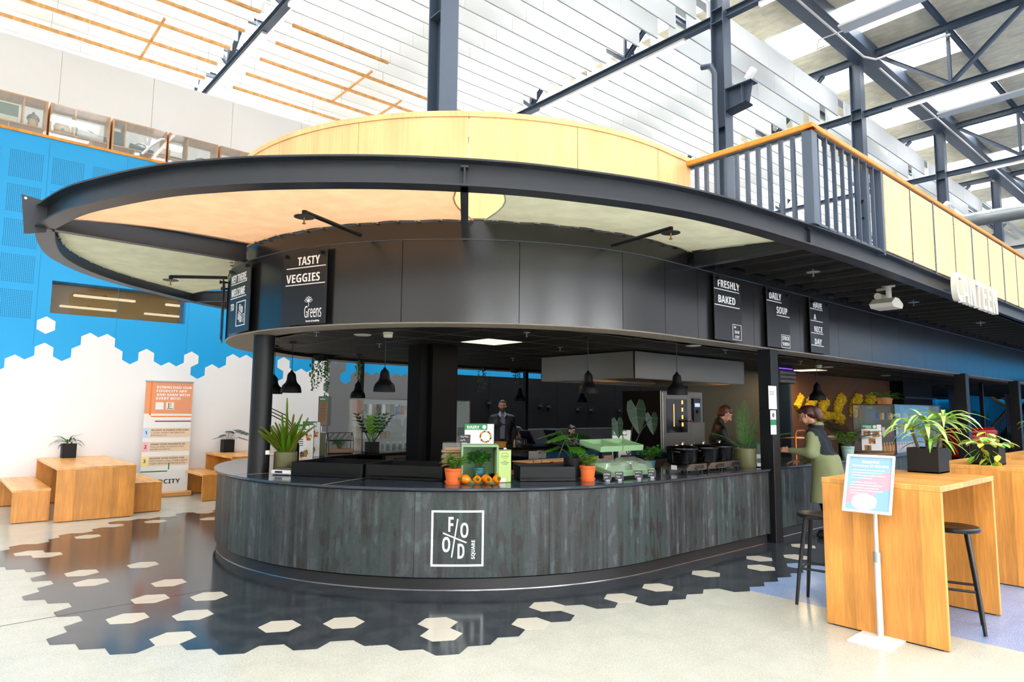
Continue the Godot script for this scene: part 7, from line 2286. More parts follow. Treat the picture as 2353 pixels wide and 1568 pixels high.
func glass_case(label: String, at: Vector3, turn: float, s: Vector3, shelves: int) -> void:
	var t := thing("glass_display_case", label, "display case", at, turn)
	obj("floor_panel", bx(Vector3(0, 0.006, 0), Vector3(s.x, 0.012, s.z)), M.brushed, t)
	obj("roof", bx(Vector3(0, s.y - 0.008, 0), Vector3(s.x, 0.016, s.z), 0.002), M.brushed, t)
	for sx in [-1.0, 1.0]:
		obj("end_glass", bx(Vector3(sx * (s.x / 2 - 0.004), s.y / 2, 0), Vector3(0.006, s.y - 0.03, s.z - 0.03)), M.caseglass, t)
		for sz in [-1.0, 1.0]: obj("corner_post", bx(Vector3(sx * (s.x / 2 - 0.01), s.y / 2, sz * (s.z / 2 - 0.01)), Vector3(0.02, s.y - 0.03, 0.02)), M.brushed, t)
	obj("front_glass", bx(Vector3(0, s.y / 2, s.z / 2 - 0.003), Vector3(s.x - 0.04, s.y - 0.03, 0.006)), M.caseglass, t)
	obj("middle_post", bx(Vector3(-s.x * 0.1, s.y / 2, s.z / 2 - 0.03), Vector3(0.015, s.y - 0.03, 0.015)), M.brushed, t)
	for i in range(1, shelves):
		obj("glass_shelf", bx(Vector3(0, [0.2, 0.29, 0.585][i], 0), Vector3(s.x - 0.04, 0.008, s.z - 0.06)), M.caseglass, t)

# ---------------------------------------------------------------- people: joined distance fields meshed as surface nets
func field_mesh(mb: MB, bones: Array, cell: float, k: float, colors: Array, lo_clip := -99.0, paint = null) -> void:
	# bones: [a, b, ra, rb, colour index]
	var lo := Vector3.ONE * 99.0
	var hi := -lo
	for b in bones:
		var r: float = maxf(b[2], b[3]) + cell * 2.0 + k * 0.5
		for p in [b[0], b[1]]:
			lo = lo.min(p - Vector3.ONE * r)
			hi = hi.max(p + Vector3.ONE * r)
	var nx := int((hi.x - lo.x) / cell) + 2
	var ny := int((hi.y - lo.y) / cell) + 2
	var nz_ := int((hi.z - lo.z) / cell) + 2
	var d := PackedFloat32Array()
	d.resize(nx * ny * nz_)
	d.fill(1.0)
	var w := PackedByteArray()
	w.resize(nx * ny * nz_)
	var near := PackedFloat32Array()
	near.resize(nx * ny * nz_)
	near.fill(1.0)
	for b in bones:
		var a: Vector3 = b[0]
		var e: Vector3 = b[1] - a
		var ra: float = b[2]
		var dr: float = b[3] - ra
		var l2 := maxf(e.length_squared(), 1e-9)
		var r: float = maxf(b[2], b[3]) + cell * 2.0 + k * 0.5
		var m0: Vector3 = (a.min(b[1]) - Vector3.ONE * r - lo) / cell
		var m1: Vector3 = (a.max(b[1]) + Vector3.ONE * r - lo) / cell
		var ci: int = b[4]
		for x in range(maxi(0, int(m0.x)), mini(nx, int(m1.x) + 2)):
			for y in range(maxi(0, int(m0.y)), mini(ny, int(m1.y) + 2)):
				var i := (x * ny + y) * nz_
				for z in range(maxi(0, int(m0.z)), mini(nz_, int(m1.z) + 2)):
					var p := lo + Vector3(x, y, z) * cell - a
					var t := clampf(p.dot(e) / l2, 0.0, 1.0)
					var q := (p - e * t).length() - ra - dr * t
					var o := d[i + z]
					var h := maxf(k - absf(o - q), 0.0) / k
					d[i + z] = minf(o, q) - h * h * k * 0.25
					if q < near[i + z]:
						near[i + z] = q
						w[i + z] = ci
	if lo_clip > -50.0:
		for x in nx:
			for y in ny:
				var c := lo_clip - (lo.y + y * cell)
				if c < -cell * 2.0: continue
				for z in nz_:
					var i := (x * ny + y) * nz_ + z
					d[i] = maxf(d[i], c)
	var vid := {}
	var pos := PackedVector3Array()
	var ids := PackedByteArray()
	var sx := ny * nz_
	var off := [0, 1, nz_, nz_ + 1, sx, sx + 1, sx + nz_, sx + nz_ + 1]
	for x in nx - 1:
		for y in ny - 1:
			for z in nz_ - 1:
				var i := (x * ny + y) * nz_ + z
				var d0 := d[i]
				if absf(d0) > cell * 2.5: continue
				var neg := 0
				for o in off:
					if d[i + o] < 0.0: neg += 1
				if neg == 0 or neg == 8: continue
				var s := Vector3.ZERO
				var n := 0
				for q in 12:
					var ea: int = [0, 0, 0, 1, 1, 2, 2, 3, 4, 4, 5, 6][q]
					var eb: int = [1, 2, 4, 3, 5, 3, 6, 7, 5, 6, 7, 7][q]
					var da := d[i + off[ea]]
					var db := d[i + off[eb]]
					if (da < 0.0) != (db < 0.0):
						var t := da / (da - db)
						var pa := Vector3(ea >> 2, (ea >> 1) & 1, ea & 1)
						var pb := Vector3(eb >> 2, (eb >> 1) & 1, eb & 1)
						s += pa.lerp(pb, t)
						n += 1
				vid[i] = pos.size()
				pos.append(lo + (Vector3(x, y, z) + s / n) * cell)
				ids.append(w[i])
	var nrm := PackedVector3Array()
	nrm.resize(pos.size())
	var quads := []
	for i in vid:
		var z: int = i % nz_
		var y: int = (i / nz_) % ny
		var x: int = i / sx
		for ax in 3:
			var st: int = [sx, nz_, 1][ax]
			var u: int = [nz_, 1, sx][ax]
			var v: int = [1, sx, nz_][ax]
			var a := d[i] < 0.0
			var b := d[i + st] < 0.0
			if a == b: continue
			if not (vid.has(i - u) and vid.has(i - v) and vid.has(i - u - v)): continue
			var q := [vid[i], vid[i - u], vid[i - u - v], vid[i - v]]
			if b: q.reverse()
			quads.append(q)
			var nn := (pos[q[1]] - pos[q[0]]).cross(pos[q[2]] - pos[q[0]]) + (pos[q[2]] - pos[q[0]]).cross(pos[q[3]] - pos[q[0]])
			var oax := Vector3.ZERO
			oax[ax] = 1.0 if a else -1.0
			if nn.dot(oax) < 0: nn = -nn
			for g in q: nrm[g] += nn
	mb.use_c = true
	for q in quads:
		for t in [[0, 1, 2], [0, 2, 3]]:
			var A: int = q[t[0]]
			var B: int = q[t[1]]
			var C: int = q[t[2]]
			var fn := (pos[B] - pos[A]).cross(pos[C] - pos[A])
			var order := [A, C, B] if fn.dot(nrm[A] + nrm[B] + nrm[C]) > 0 else [A, B, C]
			for g in order:
				var c: Color = colors[ids[g]]
				if paint != null: c = paint.call(pos[g], ids[g], c)
				mb.col = c.srgb_to_linear()
				mb.put(pos[g], nrm[g].normalized())

func hand_bones(wr: Vector3, dir: Vector3, palm: Vector3, thumb: Vector3, curl: float, ci: int) -> Array:
	# palm, four fingers bent twice, thumb leaving the side of the palm
	dir = dir.normalized()
	palm = (palm - dir * palm.dot(dir)).normalized()
	var side := (thumb - dir * thumb.dot(dir) - palm * thumb.dot(palm)).normalized()
	var o := []
	var kn := wr + dir * 0.085
	for i in 4:
		var sft: float = [0.028, 0.009, -0.010, -0.027][i]
		var L: float = [0.040, 0.044, 0.041, 0.032][i]
		var k0 := kn + side * sft
		o.append([wr + side * sft * 0.6, k0, 0.016, 0.012, ci])
		var d := (dir + palm * curl * 0.6).normalized()
		var k1 := k0 + d * L
		d = (dir + palm * curl * 1.8).normalized()
		var k2 := k1 + d * L * 0.7
		d = (dir * 0.6 + palm * curl * 2.4).normalized()
		o.append([k0, k1, 0.0095, 0.009, ci])
		o.append([k1, k2, 0.009, 0.0082, ci])
		o.append([k2, k2 + d * L * 0.5, 0.0082, 0.0075, ci])
	var t0 := wr + dir * 0.025 + side * 0.022
	var t1 := t0 + (dir * 0.7 + side * 0.8 + palm * 0.4).normalized() * 0.042
	o.append([t0, t1, 0.014, 0.0105, ci])
	o.append([t1, t1 + (dir + side * 0.15 + palm * 0.6).normalized() * 0.032, 0.010, 0.0085, ci])
	return o

func head_bones(ci: int) -> Array:
	return [[Vector3(0, 0.035, -0.03), Vector3(0, 0.038, 0.012), 0.080, 0.078, ci], [Vector3(0, -0.03, 0.030), Vector3(0, 0.03, 0.036), 0.055, 0.062, ci], [Vector3(0, -0.088, 0.048), Vector3(0, -0.05, 0.02), 0.024, 0.045, ci], [Vector3(0.033, -0.03, 0.052), Vector3(0.03, -0.055, 0.05), 0.030, 0.026, ci], [Vector3(-0.033, -0.03, 0.052), Vector3(-0.03, -0.055, 0.05), 0.030, 0.026, ci], [Vector3(0, -0.05, -0.02), Vector3(0, -0.135, -0.032), 0.052, 0.05, ci], [Vector3(0, 0.012, 0.094), Vector3(0, -0.026, 0.114), 0.007, 0.0125, ci], [Vector3(0.012, -0.03, 0.098), Vector3(-0.012, -0.03, 0.098), 0.0095, 0.0095, ci], [Vector3(-0.036, 0.027, 0.082), Vector3(0.036, 0.027, 0.082), 0.012, 0.012, ci], [Vector3(0.080, 0.012, -0.012), Vector3(0.078, -0.022, -0.004), 0.014, 0.009, ci], [Vector3(-0.080, 0.012, -0.012), Vector3(-0.078, -0.022, -0.004), 0.014, 0.009, ci], [Vector3(-0.017, -0.058, 0.092), Vector3(0.017, -0.058, 0.092), 0.007, 0.007, ci + 1]]

func move(bones: Array, x: Transform3D) -> Array:
	var o := []
	for b in bones: o.append([x * b[0], x * b[1], b[2], b[3], b[4]])
	return o

func person(label: String, at: Vector3, face: Vector2, body: Array, head: Transform3D, hands: Array, cols: Array, hair: Array, hair_col: Color, cell: float, coat := [], coat_cols := [], coat_clip := -99.0, head_cell := 0.006, beard := Color(0, 0, 0, 0), paint = null) -> Node3D:
	# cols: 0 skin, 1 lips, then clothing
	var t := thing("person", label, "person", at, atan2(face.x, face.y))
	var mb := MB.new()
	if body.size() > 0: field_mesh(mb, body, cell, 0.045, cols)
	var inv := head.affine_inverse()
	field_mesh(mb, move(head_bones(0), head), head_cell, 0.012, cols, -99.0, func(p: Vector3, i: int, c: Color):
		var q := inv * p
		if beard.a > 0.0 and q.z > 0.0 and q.y < -0.035 and not (absf(q.x) < 0.02 and q.y > -0.066 and q.y < -0.05) and q.y > -0.13: return c.lerp(beard, 0.75)
		if q.z > 0.05 and absf(q.y - 0.031) < 0.006 and absf(absf(q.x) - 0.032) < 0.018: return c.lerp(Color(hair_col.r, hair_col.g, hair_col.b), 0.7)
		return c)
	for h in hands: field_mesh(mb, h, 0.0045, 0.007, cols)
	obj("body", mb, M.vskin, t)
	for sg in [-1.0, 1.0]:
		var e := MB.new()
		e.xf = head
		e.ball(Vector3(sg * 0.0315, 0.009, 0.0865), Vector3(0.0125, 0.008, 0.009), 10, 8)
		var eye := obj("eye", e, M.eyewhite, t)
		var pu := MB.new()
		pu.xf = head
		pu.ball(Vector3(sg * 0.0315, 0.008, 0.0935), Vector3(0.0055, 0.006, 0.004), 8, 6)
		obj("iris", pu, M.iris, eye)
	if hair.size() > 0:
		var hm := MB.new()
		field_mesh(hm, move(hair, head), head_cell, 0.015, [hair_col, hair_col.lightened(0.12)])
		obj("hair", hm, M.vhair, t)
	if coat.size() > 0:
		var cm := MB.new()
		field_mesh(cm, coat, cell, 0.05, coat_cols, coat_clip, paint)
		obj("coat", cm, M.vcloth, t)
	return t

func torso(sh: float, neck: Vector3, hipy: float, lean: Vector3, ci: int, r := 0.115) -> Array:
	# two parallel chains so that the trunk is wider than deep; lean shifts the shoulders
	var o := []
	var top := neck - Vector3(0, 0.07, 0)
	var hip := Vector3(0, hipy, 0)
	for sg in [-1.0, 1.0]:
		var s: Vector3 = top + Vector3(sg * sh * 0.52, -0.04, 0)
		var c: Vector3 = top.lerp(hip, 0.35) + Vector3(sg * sh * 0.48, 0, 0.01)
		var w: Vector3 = top.lerp(hip, 0.68) + Vector3(sg * sh * 0.38, 0, 0)
		var h: Vector3 = hip + Vector3(sg * sh * 0.45, 0, 0)
		o.append([s, c, r * 0.74, r, ci])
		o.append([c, w, r, r * 0.88, ci])
		o.append([w, h, r * 0.88, r * 1.02, ci])
		o.append([neck - Vector3(0, 0.03, 0.01), s + Vector3(sg * sh * 0.3, 0.01, 0), 0.05, 0.06, ci])
	o.append([neck - Vector3(0, 0.1, 0.01), neck - Vector3(0, 0.02, 0.005), 0.06, 0.056, ci])
	return o

func build_people() -> void:
	var skin := Color(0.72, 0.50, 0.40)
	var lip := Color(0.62, 0.34, 0.30)
	var cap := [[Vector3(0, 0.055, -0.035), Vector3(0, 0.062, 0.005), 0.082, 0.078, 0], [Vector3(0, 0.02, -0.05), Vector3(0, -0.01, -0.06), 0.078, 0.06, 0], [Vector3(-0.05, 0.075, 0.045), Vector3(0.05, 0.08, 0.045), 0.03, 0.03, 0]]
	# cook behind the kettles
	var black := Color(0.035, 0.035, 0.04)
	var nk := Vector3(0, 1.42, 0.05)
	var b := torso(0.19, nk, 0.92, Vector3.ZERO, 2, 0.125)
	for sg in [-1.0, 1.0]:
		var s := Vector3(sg * 0.19, 1.31, 0.04)
		var e := Vector3(sg * 0.235, 1.08, 0.14)
		var wr := Vector3(sg * 0.07, 1.03, 0.36)
		b.append([s, e, 0.062, 0.05, 2])
		b.append([e, e.lerp(wr, 0.5), 0.05, 0.044, 2])
		b.append([e.lerp(wr, 0.45), wr, 0.038, 0.028, 0])
		b.append([Vector3(sg * 0.09, 0.92, 0), Vector3(sg * 0.10, 0.5, 0.02), 0.1, 0.07, 2])
		b.append([Vector3(sg * 0.10, 0.5, 0.02), Vector3(sg * 0.10, 0.06, -0.01), 0.068, 0.045, 2])
		b.append([Vector3(sg * 0.10, 0.05, -0.02), Vector3(sg * 0.11, 0.045, 0.13), 0.045, 0.035, 2])
	b.append([Vector3(0, 1.36, 0.03), Vector3(0, 1.472, 0.048), 0.078, 0.068, 2])
	var hands := []
	for sg in [-1.0, 1.0]:
		hands.append(hand_bones(Vector3(sg * 0.07, 1.03, 0.36), Vector3(-sg * 0.5, -0.25, 0.8), Vector3(0, -1, 0.2), Vector3(-sg, 0.2, 0.3), 0.55, 0))
	var ck := person("cook in a black top and tan apron bending over the soup kettles", Vector3(3.42, 0.0, 1.72), Vector2(0.70, 0.71), b, Transform3D(Basis(Vector3.RIGHT, 0.5), Vector3(0, 1.555, 0.13)), hands, [skin, lip, black], cap + [[Vector3(0.06, 0.03, -0.03), Vector3(0.06, -0.02, -0.04), 0.035, 0.025, 0], [Vector3(-0.06, 0.03, -0.03), Vector3(-0.06, -0.02, -0.04), 0.035, 0.025, 0], [Vector3(-0.04, 0.11, 0.03), Vector3(0.05, 0.125, -0.03), 0.03, 0.04, 1]], Color(0.30, 0.15, 0.08), 0.014)
	var ap := MB.new()
	var rows := []
	for i in 7:
		var y := 1.24 - 0.09 * i
		var row := []
		var hw: float = 0.085 + 0.012 * minf(i, 5)
		for k in 7:
			var x := lerpf(-hw, hw, k / 6.0)
			row.append(Vector3(x, y, 0.155 + 0.015 * i * 0.3 - x * x * 2.2))
		rows.append(row)
	for i in 6:
		for k in 6:
			ap.poly([rows[i][k], rows[i][k + 1], rows[i + 1][k + 1], rows[i + 1][k]], Vector3.BACK)
	obj("apron", ap, M.apron, ck)
	# man standing at the rear
	nk = Vector3(0, 1.53, 0)
	b = torso(0.21, nk, 0.98, Vector3.ZERO, 2, 0.125)
	for sg in [-1.0, 1.0]:
		b.append([Vector3(sg * 0.21, 1.43, 0), Vector3(sg * 0.27, 1.15, -0.02), 0.066, 0.052, 2])
		b.append([Vector3(sg * 0.27, 1.15, -0.02), Vector3(sg * 0.24, 0.9, 0.08), 0.05, 0.034, 2])
		b.append([Vector3(sg * 0.10, 0.95, 0), Vector3(sg * 0.11, 0.5, 0.02), 0.1, 0.07, 3])
		b.append([Vector3(sg * 0.11, 0.5, 0.02), Vector3(sg * 0.11, 0.07, -0.02), 0.068, 0.045, 3])
		b.append([Vector3(sg * 0.11, 0.05, -0.02), Vector3(sg * 0.12, 0.045, 0.15), 0.045, 0.036, 3])
	hands = [hand_bones(Vector3(0.24, 0.9, 0.08), Vector3(0, -1, 0.2), Vector3(-1, 0, 0), Vector3(0, 0, 1), 0.5, 0), hand_bones(Vector3(-0.24, 0.9, 0.08), Vector3(0, -1, 0.2), Vector3(1, 0, 0), Vector3(0, 0, 1), 0.5, 0)]
	var mn := person("bearded man in a dark jacket and pale open-collar shirt behind the tills", Vector3(3.66, 0.0, -3.55), Vector2(-0.62, 0.78), b, Transform3D(Basis.IDENTITY, Vector3(0, 1.675, 0.035)), hands, [Color(0.70, 0.47, 0.38), lip, Color(0.045, 0.045, 0.05), Color(0.04, 0.04, 0.05)], [[Vector3(0, 0.065, -0.035), Vector3(0, 0.07, 0.015), 0.076, 0.068, 0], [Vector3(0, 0.03, -0.05), Vector3(0, -0.01, -0.055), 0.072, 0.06, 0]], Color(0.26, 0.16, 0.10), 0.02, [], [], -99.0, 0.008, Color(0.30, 0.17, 0.10, 1))
	var sh := MB.new()
	sh.poly([Vector3(-0.028, 1.53, 0.095), Vector3(0.028, 1.53, 0.095), Vector3(0.06, 1.40, 0.135), Vector3(0.05, 1.0, 0.142), Vector3(-0.05, 1.0, 0.142), Vector3(-0.06, 1.40, 0.135)], Vector3.BACK)
	obj("shirt", sh, M.shirt, mn)
	for sg in [-1.0, 1.0]:
		var co := MB.new()
		co.poly([Vector3(sg * 0.012, 1.50, 0.105), Vector3(sg * 0.06, 1.575, 0.035), Vector3(sg * 0.085, 1.51, 0.075), Vector3(sg * 0.05, 1.445, 0.135)], Vector3(sg, 0.3, 1))
		obj("collar", co, M.collar, mn)
	# seated people
	for q in [[4.50, -4.05, 1.10, "seated woman with glasses and dark hair in a navy top by the till screen", Vector2(0.9, 0.3), Color(0.06, 0.045, 0.04)], [6.30, -4.05, 1.10, "seated person with pinned-up dark blond hair bowed behind the white flowers", Vector2(-0.3, 0.9), Color(0.20, 0.13, 0.08)], [2.95, -3.7, 1.10, "seated person of whom only dark hair shows behind the dairy sign", Vector2(0.2, 0.9), Color(0.05, 0.04, 0.04)]]:
		nk = Vector3(0, q[2] - 0.15, 0)
		b = torso(0.17, nk, 0.5, Vector3.ZERO, 2, 0.11)
		for sg in [-1.0, 1.0]:
			b.append([Vector3(sg * 0.17, q[2] - 0.26, 0), Vector3(sg * 0.21, q[2] - 0.5, 0.03), 0.055, 0.045, 2])
			b.append([Vector3(sg * 0.21, q[2] - 0.5, 0.03), Vector3(sg * 0.1, q[2] - 0.48, 0.26), 0.044, 0.03, 2])
			b.append([Vector3(sg * 0.09, 0.5, 0), Vector3(sg * 0.1, 0.47, 0.4), 0.085, 0.065, 2])
			b.append([Vector3(sg * 0.1, 0.47, 0.4), Vector3(sg * 0.1, 0.08, 0.42), 0.06, 0.04, 2])
			b.append([Vector3(sg * 0.1, 0.04, 0.40), Vector3(sg * 0.1, 0.04, 0.52), 0.04, 0.032, 2])
		hands = [hand_bones(Vector3(0.1, q[2] - 0.48, 0.26), Vector3(-0.3, 0, 1), Vector3.DOWN, Vector3(-1, 0, 0), 0.4, 0), hand_bones(Vector3(-0.1, q[2] - 0.48, 0.26), Vector3(0.3, 0, 1), Vector3.DOWN, Vector3(1, 0, 0), 0.4, 0)]
		person(q[3], Vector3(q[0], 0, q[1]), q[4], b, Transform3D(Basis(Vector3.RIGHT, 0.15), Vector3(0, q[2], 0.03)), hands, [Color(0.76, 0.56, 0.47), lip, Color(0.06, 0.06, 0.10)], cap + [[Vector3(0.065, 0.03, -0.03), Vector3(0.06, -0.06, -0.03), 0.03, 0.03, 0], [Vector3(-0.065, 0.03, -0.03), Vector3(-0.06, -0.06, -0.03), 0.03, 0.03, 0], [Vector3(0, 0.1, -0.08), Vector3(0, 0.11, -0.09), 0.04, 0.04, 0]], q[5], 0.028, [], [], -99.0, 0.010)
		var stl := thing("chair", "black chair under a seated person by the rear tables", "chair", Vector3(q[0], 0, q[1]), atan2(q[4].x, q[4].y), "chairs of the seated people")
		obj("seat", bx(Vector3(0, 0.38, 0.05), Vector3(0.42, 0.03, 0.42), 0.01), M.black, stl)
		for sx in [-0.18, 0.18]:
			for sz in [-0.13, 0.23]: obj("leg", tb([Vector3(sx, 0, sz), Vector3(sx, 0.37, sz)], 0.012), M.black, stl)
		obj("backrest", bx(Vector3(0, 0.65, -0.2), Vector3(0.4, 0.3, 0.02), 0.005), M.black, stl)
	# customer
	var olive := Color(0.50, 0.52, 0.36)
	var navy := Color(0.07, 0.085, 0.115)
	nk = Vector3(0, 1.41, 0.13)
	b = torso(0.17, nk, 0.92, Vector3.ZERO, 2, 0.10)
	for sg in [-1.0, 1.0]:
		b.append([Vector3(sg * 0.09, 0.92, 0), Vector3(sg * 0.09, 0.5, 0.03), 0.095, 0.065, 2])
		b.append([Vector3(sg * 0.09, 0.5, 0.03), Vector3(sg * 0.09, 0.1, -0.03 - sg * 0.02), 0.062, 0.045, 2])
		b.append([Vector3(sg * 0.09, 0.045, -0.05 - sg * 0.02), Vector3(sg * 0.10, 0.04, 0.11 - sg * 0.02), 0.045, 0.036, 3])
	var wl := Vector3(0.20, 1.10, 0.40)
	var wr2 := Vector3(-0.10, 0.95, 0.36)
	hands = [hand_bones(wl, Vector3(-0.1, 0.1, 1), Vector3(-0.8, -0.5, 0), Vector3(0, 1, 0.1), 0.9, 0), hand_bones(wr2, Vector3(0.1, -0.1, 1), Vector3(0, -1, 0), Vector3(1, 0, 0), 0.25, 0)]
	b.append([Vector3(0, 1.36, 0.10), Vector3(0, 1.43, 0.15), 0.06, 0.055, 2])
	var coat := torso(0.19, nk, 0.90, Vector3.ZERO, 0, 0.128)
	for sg in [-1.0, 1.0]:
		for fz in [-0.10, 0.06]:
			coat.append([Vector3(sg * 0.09, 0.98, fz * 0.3), Vector3(sg * 0.16, 0.42, fz - 0.02), 0.12, 0.13, 0])
	coat.append_array([[Vector3(0.19, 1.31, 0.11), Vector3(0.245, 1.08, 0.12), 0.070, 0.062, 0], [Vector3(0.245, 1.08, 0.12), wl - Vector3(0, 0, 0.03), 0.060, 0.042, 0], [Vector3(-0.19, 1.31, 0.11), Vector3(-0.25, 1.06, 0.08), 0.070, 0.064, 0], [Vector3(-0.25, 1.06, 0.08), wr2 - Vector3(0, 0, 0.03), 0.062, 0.044, 0], [Vector3(-0.05, 1.43, 0.08), Vector3(0.05, 1.43, 0.08), 0.055, 0.055, 0]])
	var hair := cap + [[Vector3(0, 0.06, -0.08), Vector3(0, 0.02, -0.13), 0.06, 0.05, 0], [Vector3(0, 0.02, -0.13), Vector3(0.01, -0.06, -0.14), 0.055, 0.05, 1], [Vector3(0, -0.05, -0.14), Vector3(0.01, -0.10, -0.12), 0.045, 0.025, 0], [Vector3(0.055, 0.03, -0.03), Vector3(0.05, 0.0, -0.07), 0.04, 0.03, 0], [Vector3(-0.055, 0.03, -0.03), Vector3(-0.05, 0.0, -0.07), 0.04, 0.03, 0]]
	person("customer in a long olive coat with a navy yoke paying at the counter", Vector3(3.30, 0.0, 3.40), Vector2(-0.14, -0.99), b, Transform3D(Basis(Vector3.RIGHT, 0.38), Vector3(0, 1.555, 0.215)), hands, [Color(0.78, 0.57, 0.46), lip, Color(0.04, 0.04, 0.045), Color(0.05, 0.045, 0.045)], hair, Color(0.24, 0.10, 0.06), 0.014, coat, [olive], 0.46, 0.006, Color(0, 0, 0, 0), func(p: Vector3, i: int, c: Color):
		var back := p.z - 0.13 * clampf((p.y - 0.9) / 0.45, 0.0, 1.0)
		if back < -0.015 and p.y > 1.06 and absf(p.x) < 0.20 and p.y < 1.44: return navy
		if back < 0.05 and p.y > 1.30 and absf(p.x) < 0.24 and p.y < 1.44: return navy
		return c)

# ---------------------------------------------------------------- gallery showcases above the blue wall
func build_displays() -> void:
	var lg := thing("gallery_ledge", "orange wooden ledge along the top of the blue wall", "ledge", Vector3(0, 6.16, -6.2))
	obj("board", span(Vector3(-12, 0.0, -0.55), Vector3(4.0, 0.05, 0.015), 0.004), M.orangewood, lg)
	for i in 9:
		var x: float = -6.21 + 0.935 * i
		var t := thing("showcase_box", ["glazed wooden showcase with a grey console", "glazed wooden showcase with a grey cabinet and a flask", "glazed wooden showcase with a yellow bucket and a white machine", "glazed wooden showcase with a dark radio and a green cylinder", "glazed wooden showcase with a cream case and a green pump", "glazed wooden showcase just left of the round parapet", "glazed wooden showcase hidden by the round parapet", "far glazed wooden showcase past the parapet", "last glazed wooden showcase past the parapet"][i] + " on the orange ledge", "showcase", Vector3(x, 6.21, -6.22))
		var w := 0.90
		var h := 0.60
		obj("top", span(Vector3(0, h - 0.022, -0.42), Vector3(w, h, 0.0)), M.showwood, t)
		obj("bottom", span(Vector3(0, 0.10, -0.42), Vector3(w, 0.12, -0.01)), M.showwood, t)
		obj("side", span(Vector3(0, 0, -0.42), Vector3(0.03, h - 0.022, 0.0)), M.showwood, t)
		obj("side", span(Vector3(w - 0.03, 0, -0.42), Vector3(w, h - 0.022, 0.0)), M.showwood, t)
		var dx: float = [0.3, 0.56, 0.36, 0.2, 0.33, 0.4, 0.4, 0.4, 0.4][i]
		obj("divider", span(Vector3(dx, 0.12, -0.42), Vector3(dx + 0.02, h - 0.022, -0.01)), M.showwood, t)
		obj("drawer_divider", span(Vector3(w * 0.42, 0.0, -0.42), Vector3(w * 0.42 + 0.02, 0.10, -0.01)), M.showwood, t)
		obj("back_glass", span(Vector3(0.03, 0.12, -0.42), Vector3(w - 0.03, h - 0.022, -0.416)), M.glass, t)
		obj("front_glass", span(Vector3(0.0, 0.0, 0.0), Vector3(w, h, 0.006)), M.glass, t)
	var base := func(i: int, dx: float) -> Vector3: return Vector3(-6.21 + 0.935 * i + dx, 6.33, -6.42)
	var t1 := thing("grey_cabinet", "cream cabinet with a dark grey-green front in the gallery showcase", "appliance", base.call(1, 0.34))
	obj("case", bx(Vector3(0, 0.16, 0), Vector3(0.34, 0.32, 0.22), 0.01), M.cream, t1)
	obj("front", bx(Vector3(0.03, 0.21, 0.111), Vector3(0.27, 0.2, 0.004)), M.sage, t1)
	var t2 := thing("flask", "beige flask with a grey domed cap in the gallery showcase", "flask", base.call(1, 0.72))
	obj("jar", lt([Vector2(0, 0), Vector2(0.07, 0), Vector2(0.075, 0.02), Vector2(0.075, 0.17), Vector2(0, 0.17)], 20), M.boxtanlight, t2)
	obj("cap", lt([Vector2(0.09, 0.16), Vector2(0.095, 0.19), Vector2(0.07, 0.24), Vector2(0.03, 0.26), Vector2(0.015, 0.3), Vector2(0, 0.3)], 20), M.greymid, t2)
	var t3 := thing("yellow_bucket", "yellow bucket with a grey domed lid in the gallery showcase", "bucket", base.call(2, 0.2))
	obj("bucket", lt([Vector2(0, 0), Vector2(0.11, 0), Vector2(0.125, 0.13), Vector2(0.13, 0.15), Vector2(0, 0.15)], 24), M.boxyellow, t3)
	obj("lid", lt([Vector2(0.12, 0.15), Vector2(0.1, 0.2), Vector2(0.06, 0.22), Vector2(0.06, 0.24), Vector2(0, 0.24)], 24), M.greymid, t3)
	obj("print", disc(Vector3(0, 0.08, 0.123), 0.03, 14, 0.002), M.boxdark, t3)
	var t4 := thing("white_vacuum", "white cylinder vacuum cleaner with dark ends in the gallery showcase", "vacuum cleaner", base.call(2, 0.62))
	obj("body", tb([Vector3(-0.2, 0.11, 0.02), Vector3(0.2, 0.07, 0.02)], 0.085, -1, 18), M.standwhite, t4)
	obj("end_cap", tb([Vector3(-0.25, 0.115, 0.02), Vector3(-0.2, 0.11, 0.02)], 0.08, 0.088, 18), M.black, t4)
	obj("end_cap", tb([Vector3(0.2, 0.07, 0.02), Vector3(0.25, 0.065, 0.02)], 0.088, 0.08, 18), M.black, t4)
	obj("handle", tb([Vector3(-0.22, 0.2, 0.02), Vector3(-0.14, 0.25, 0.02), Vector3(0.0, 0.2, 0.02), Vector3(0.08, 0.16, 0.02)], 0.012), M.greymid, t4)
	obj("runner", bx(Vector3(0, 0.012, 0.02), Vector3(0.4, 0.024, 0.1)), M.greymid, t4)
	var t5 := thing("dark_radio", "dark upright radio in the gallery showcase", "radio", base.call(3, 0.11))
	obj("case", bx(Vector3(0, 0.15, 0), Vector3(0.14, 0.3, 0.16), 0.01), M.boxdark, t5)
	obj("front", bx(Vector3(0, 0.2, 0.082), Vector3(0.11, 0.14, 0.004)), M.navyprint, t5)
	var t6 := thing("green_cylinder", "dark green cylinder vacuum in the gallery showcase", "vacuum cleaner", base.call(3, 0.52))
	obj("body", tb([Vector3(-0.2, 0.11, 0), Vector3(0.2, 0.06, 0)], 0.058, -1, 16), M.darkgreen, t6)
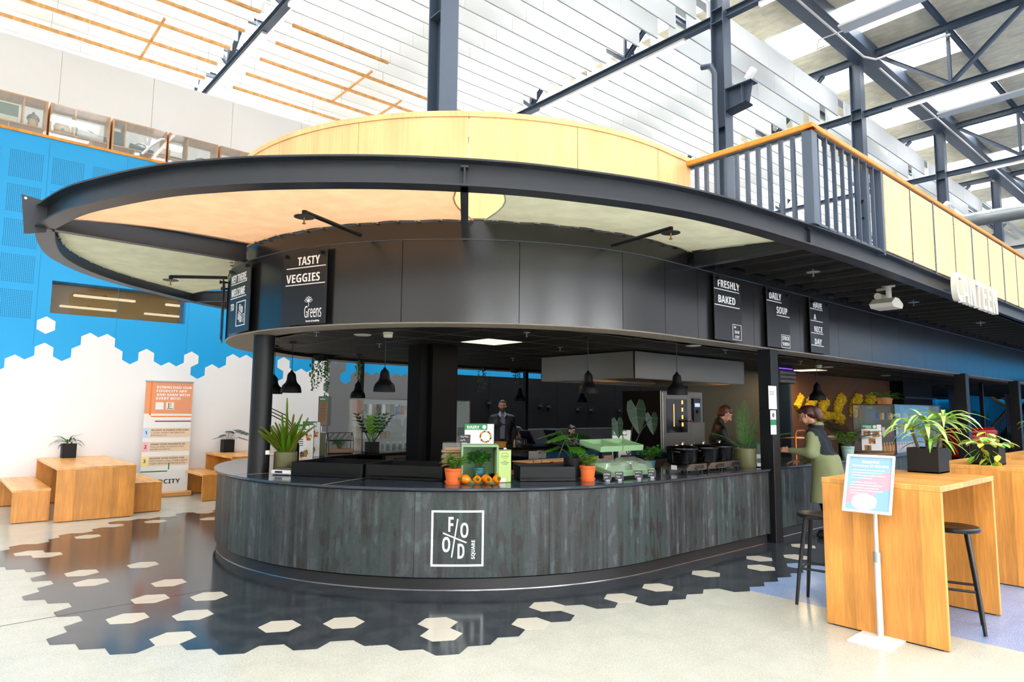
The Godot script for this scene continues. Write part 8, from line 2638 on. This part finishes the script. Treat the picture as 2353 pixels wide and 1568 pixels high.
	obj("band", tb([Vector3(0.08, 0.074, 0), Vector3(0.1, 0.072, 0)], 0.061, -1, 16), M.chrome, t6)
	obj("handle", tb([Vector3(-0.1, 0.16, 0), Vector3(-0.05, 0.19, 0), Vector3(0.05, 0.18, 0), Vector3(0.09, 0.13, 0)], 0.008), M.black, t6)
	obj("runner", bx(Vector3(0, 0.012, 0), Vector3(0.3, 0.024, 0.1)), M.black, t6)
	var t7 := thing("white_hose", "white flat hose leaning out of the gallery showcase", "hose", base.call(3, 0.5))
	obj("strip", tb([Vector3(-0.02, -0.1, 0.3), Vector3(0.12, 0.1, 0.3), Vector3(0.28, 0.27, 0.3), Vector3(0.34, 0.29, 0.28)], 0.025, -1, 8), M.standwhite, t7)
	var t8 := thing("cream_case", "cream rounded upright machine in the gallery showcase", "appliance", base.call(4, 0.17))
	var rc := MB.new()
	rc.prism(PackedVector2Array([Vector2(-0.11, 0), Vector2(0.11, 0), Vector2(0.11, 0.3), Vector2(0.08, 0.36), Vector2(-0.06, 0.36), Vector2(-0.09, 0.32)]), -0.08, 0.08)
	obj("shell", rc, M.cream, t8)
	obj("kick_plate", span(Vector3(-0.105, 0.0, 0.08), Vector3(0.105, 0.07, 0.085)), M.boxdark, t8)
	var t9 := thing("green_pump", "small green metal pump in the gallery showcase", "pump", base.call(4, 0.66))
	obj("drum", lt([Vector2(0, 0), Vector2(0.085, 0), Vector2(0.09, 0.1), Vector2(0.095, 0.15), Vector2(0.06, 0.18), Vector2(0, 0.19)], 16), M.darkgreen, t9)
	obj("crank", tb([Vector3(-0.12, 0.15, 0.02), Vector3(0, 0.2, 0.02), Vector3(0.12, 0.16, 0.02)], 0.01), M.darkgreen, t9)
	var t10 := thing("grey_console", "dark tan console in the first gallery showcase", "appliance", base.call(0, 0.55))
	obj("case", bx(Vector3(0, 0.14, 0), Vector3(0.4, 0.28, 0.2), 0.01), M.boxtan, t10)
	obj("panel", bx(Vector3(0, 0.18, 0.102), Vector3(0.3, 0.1, 0.004)), M.boxdark, t10)
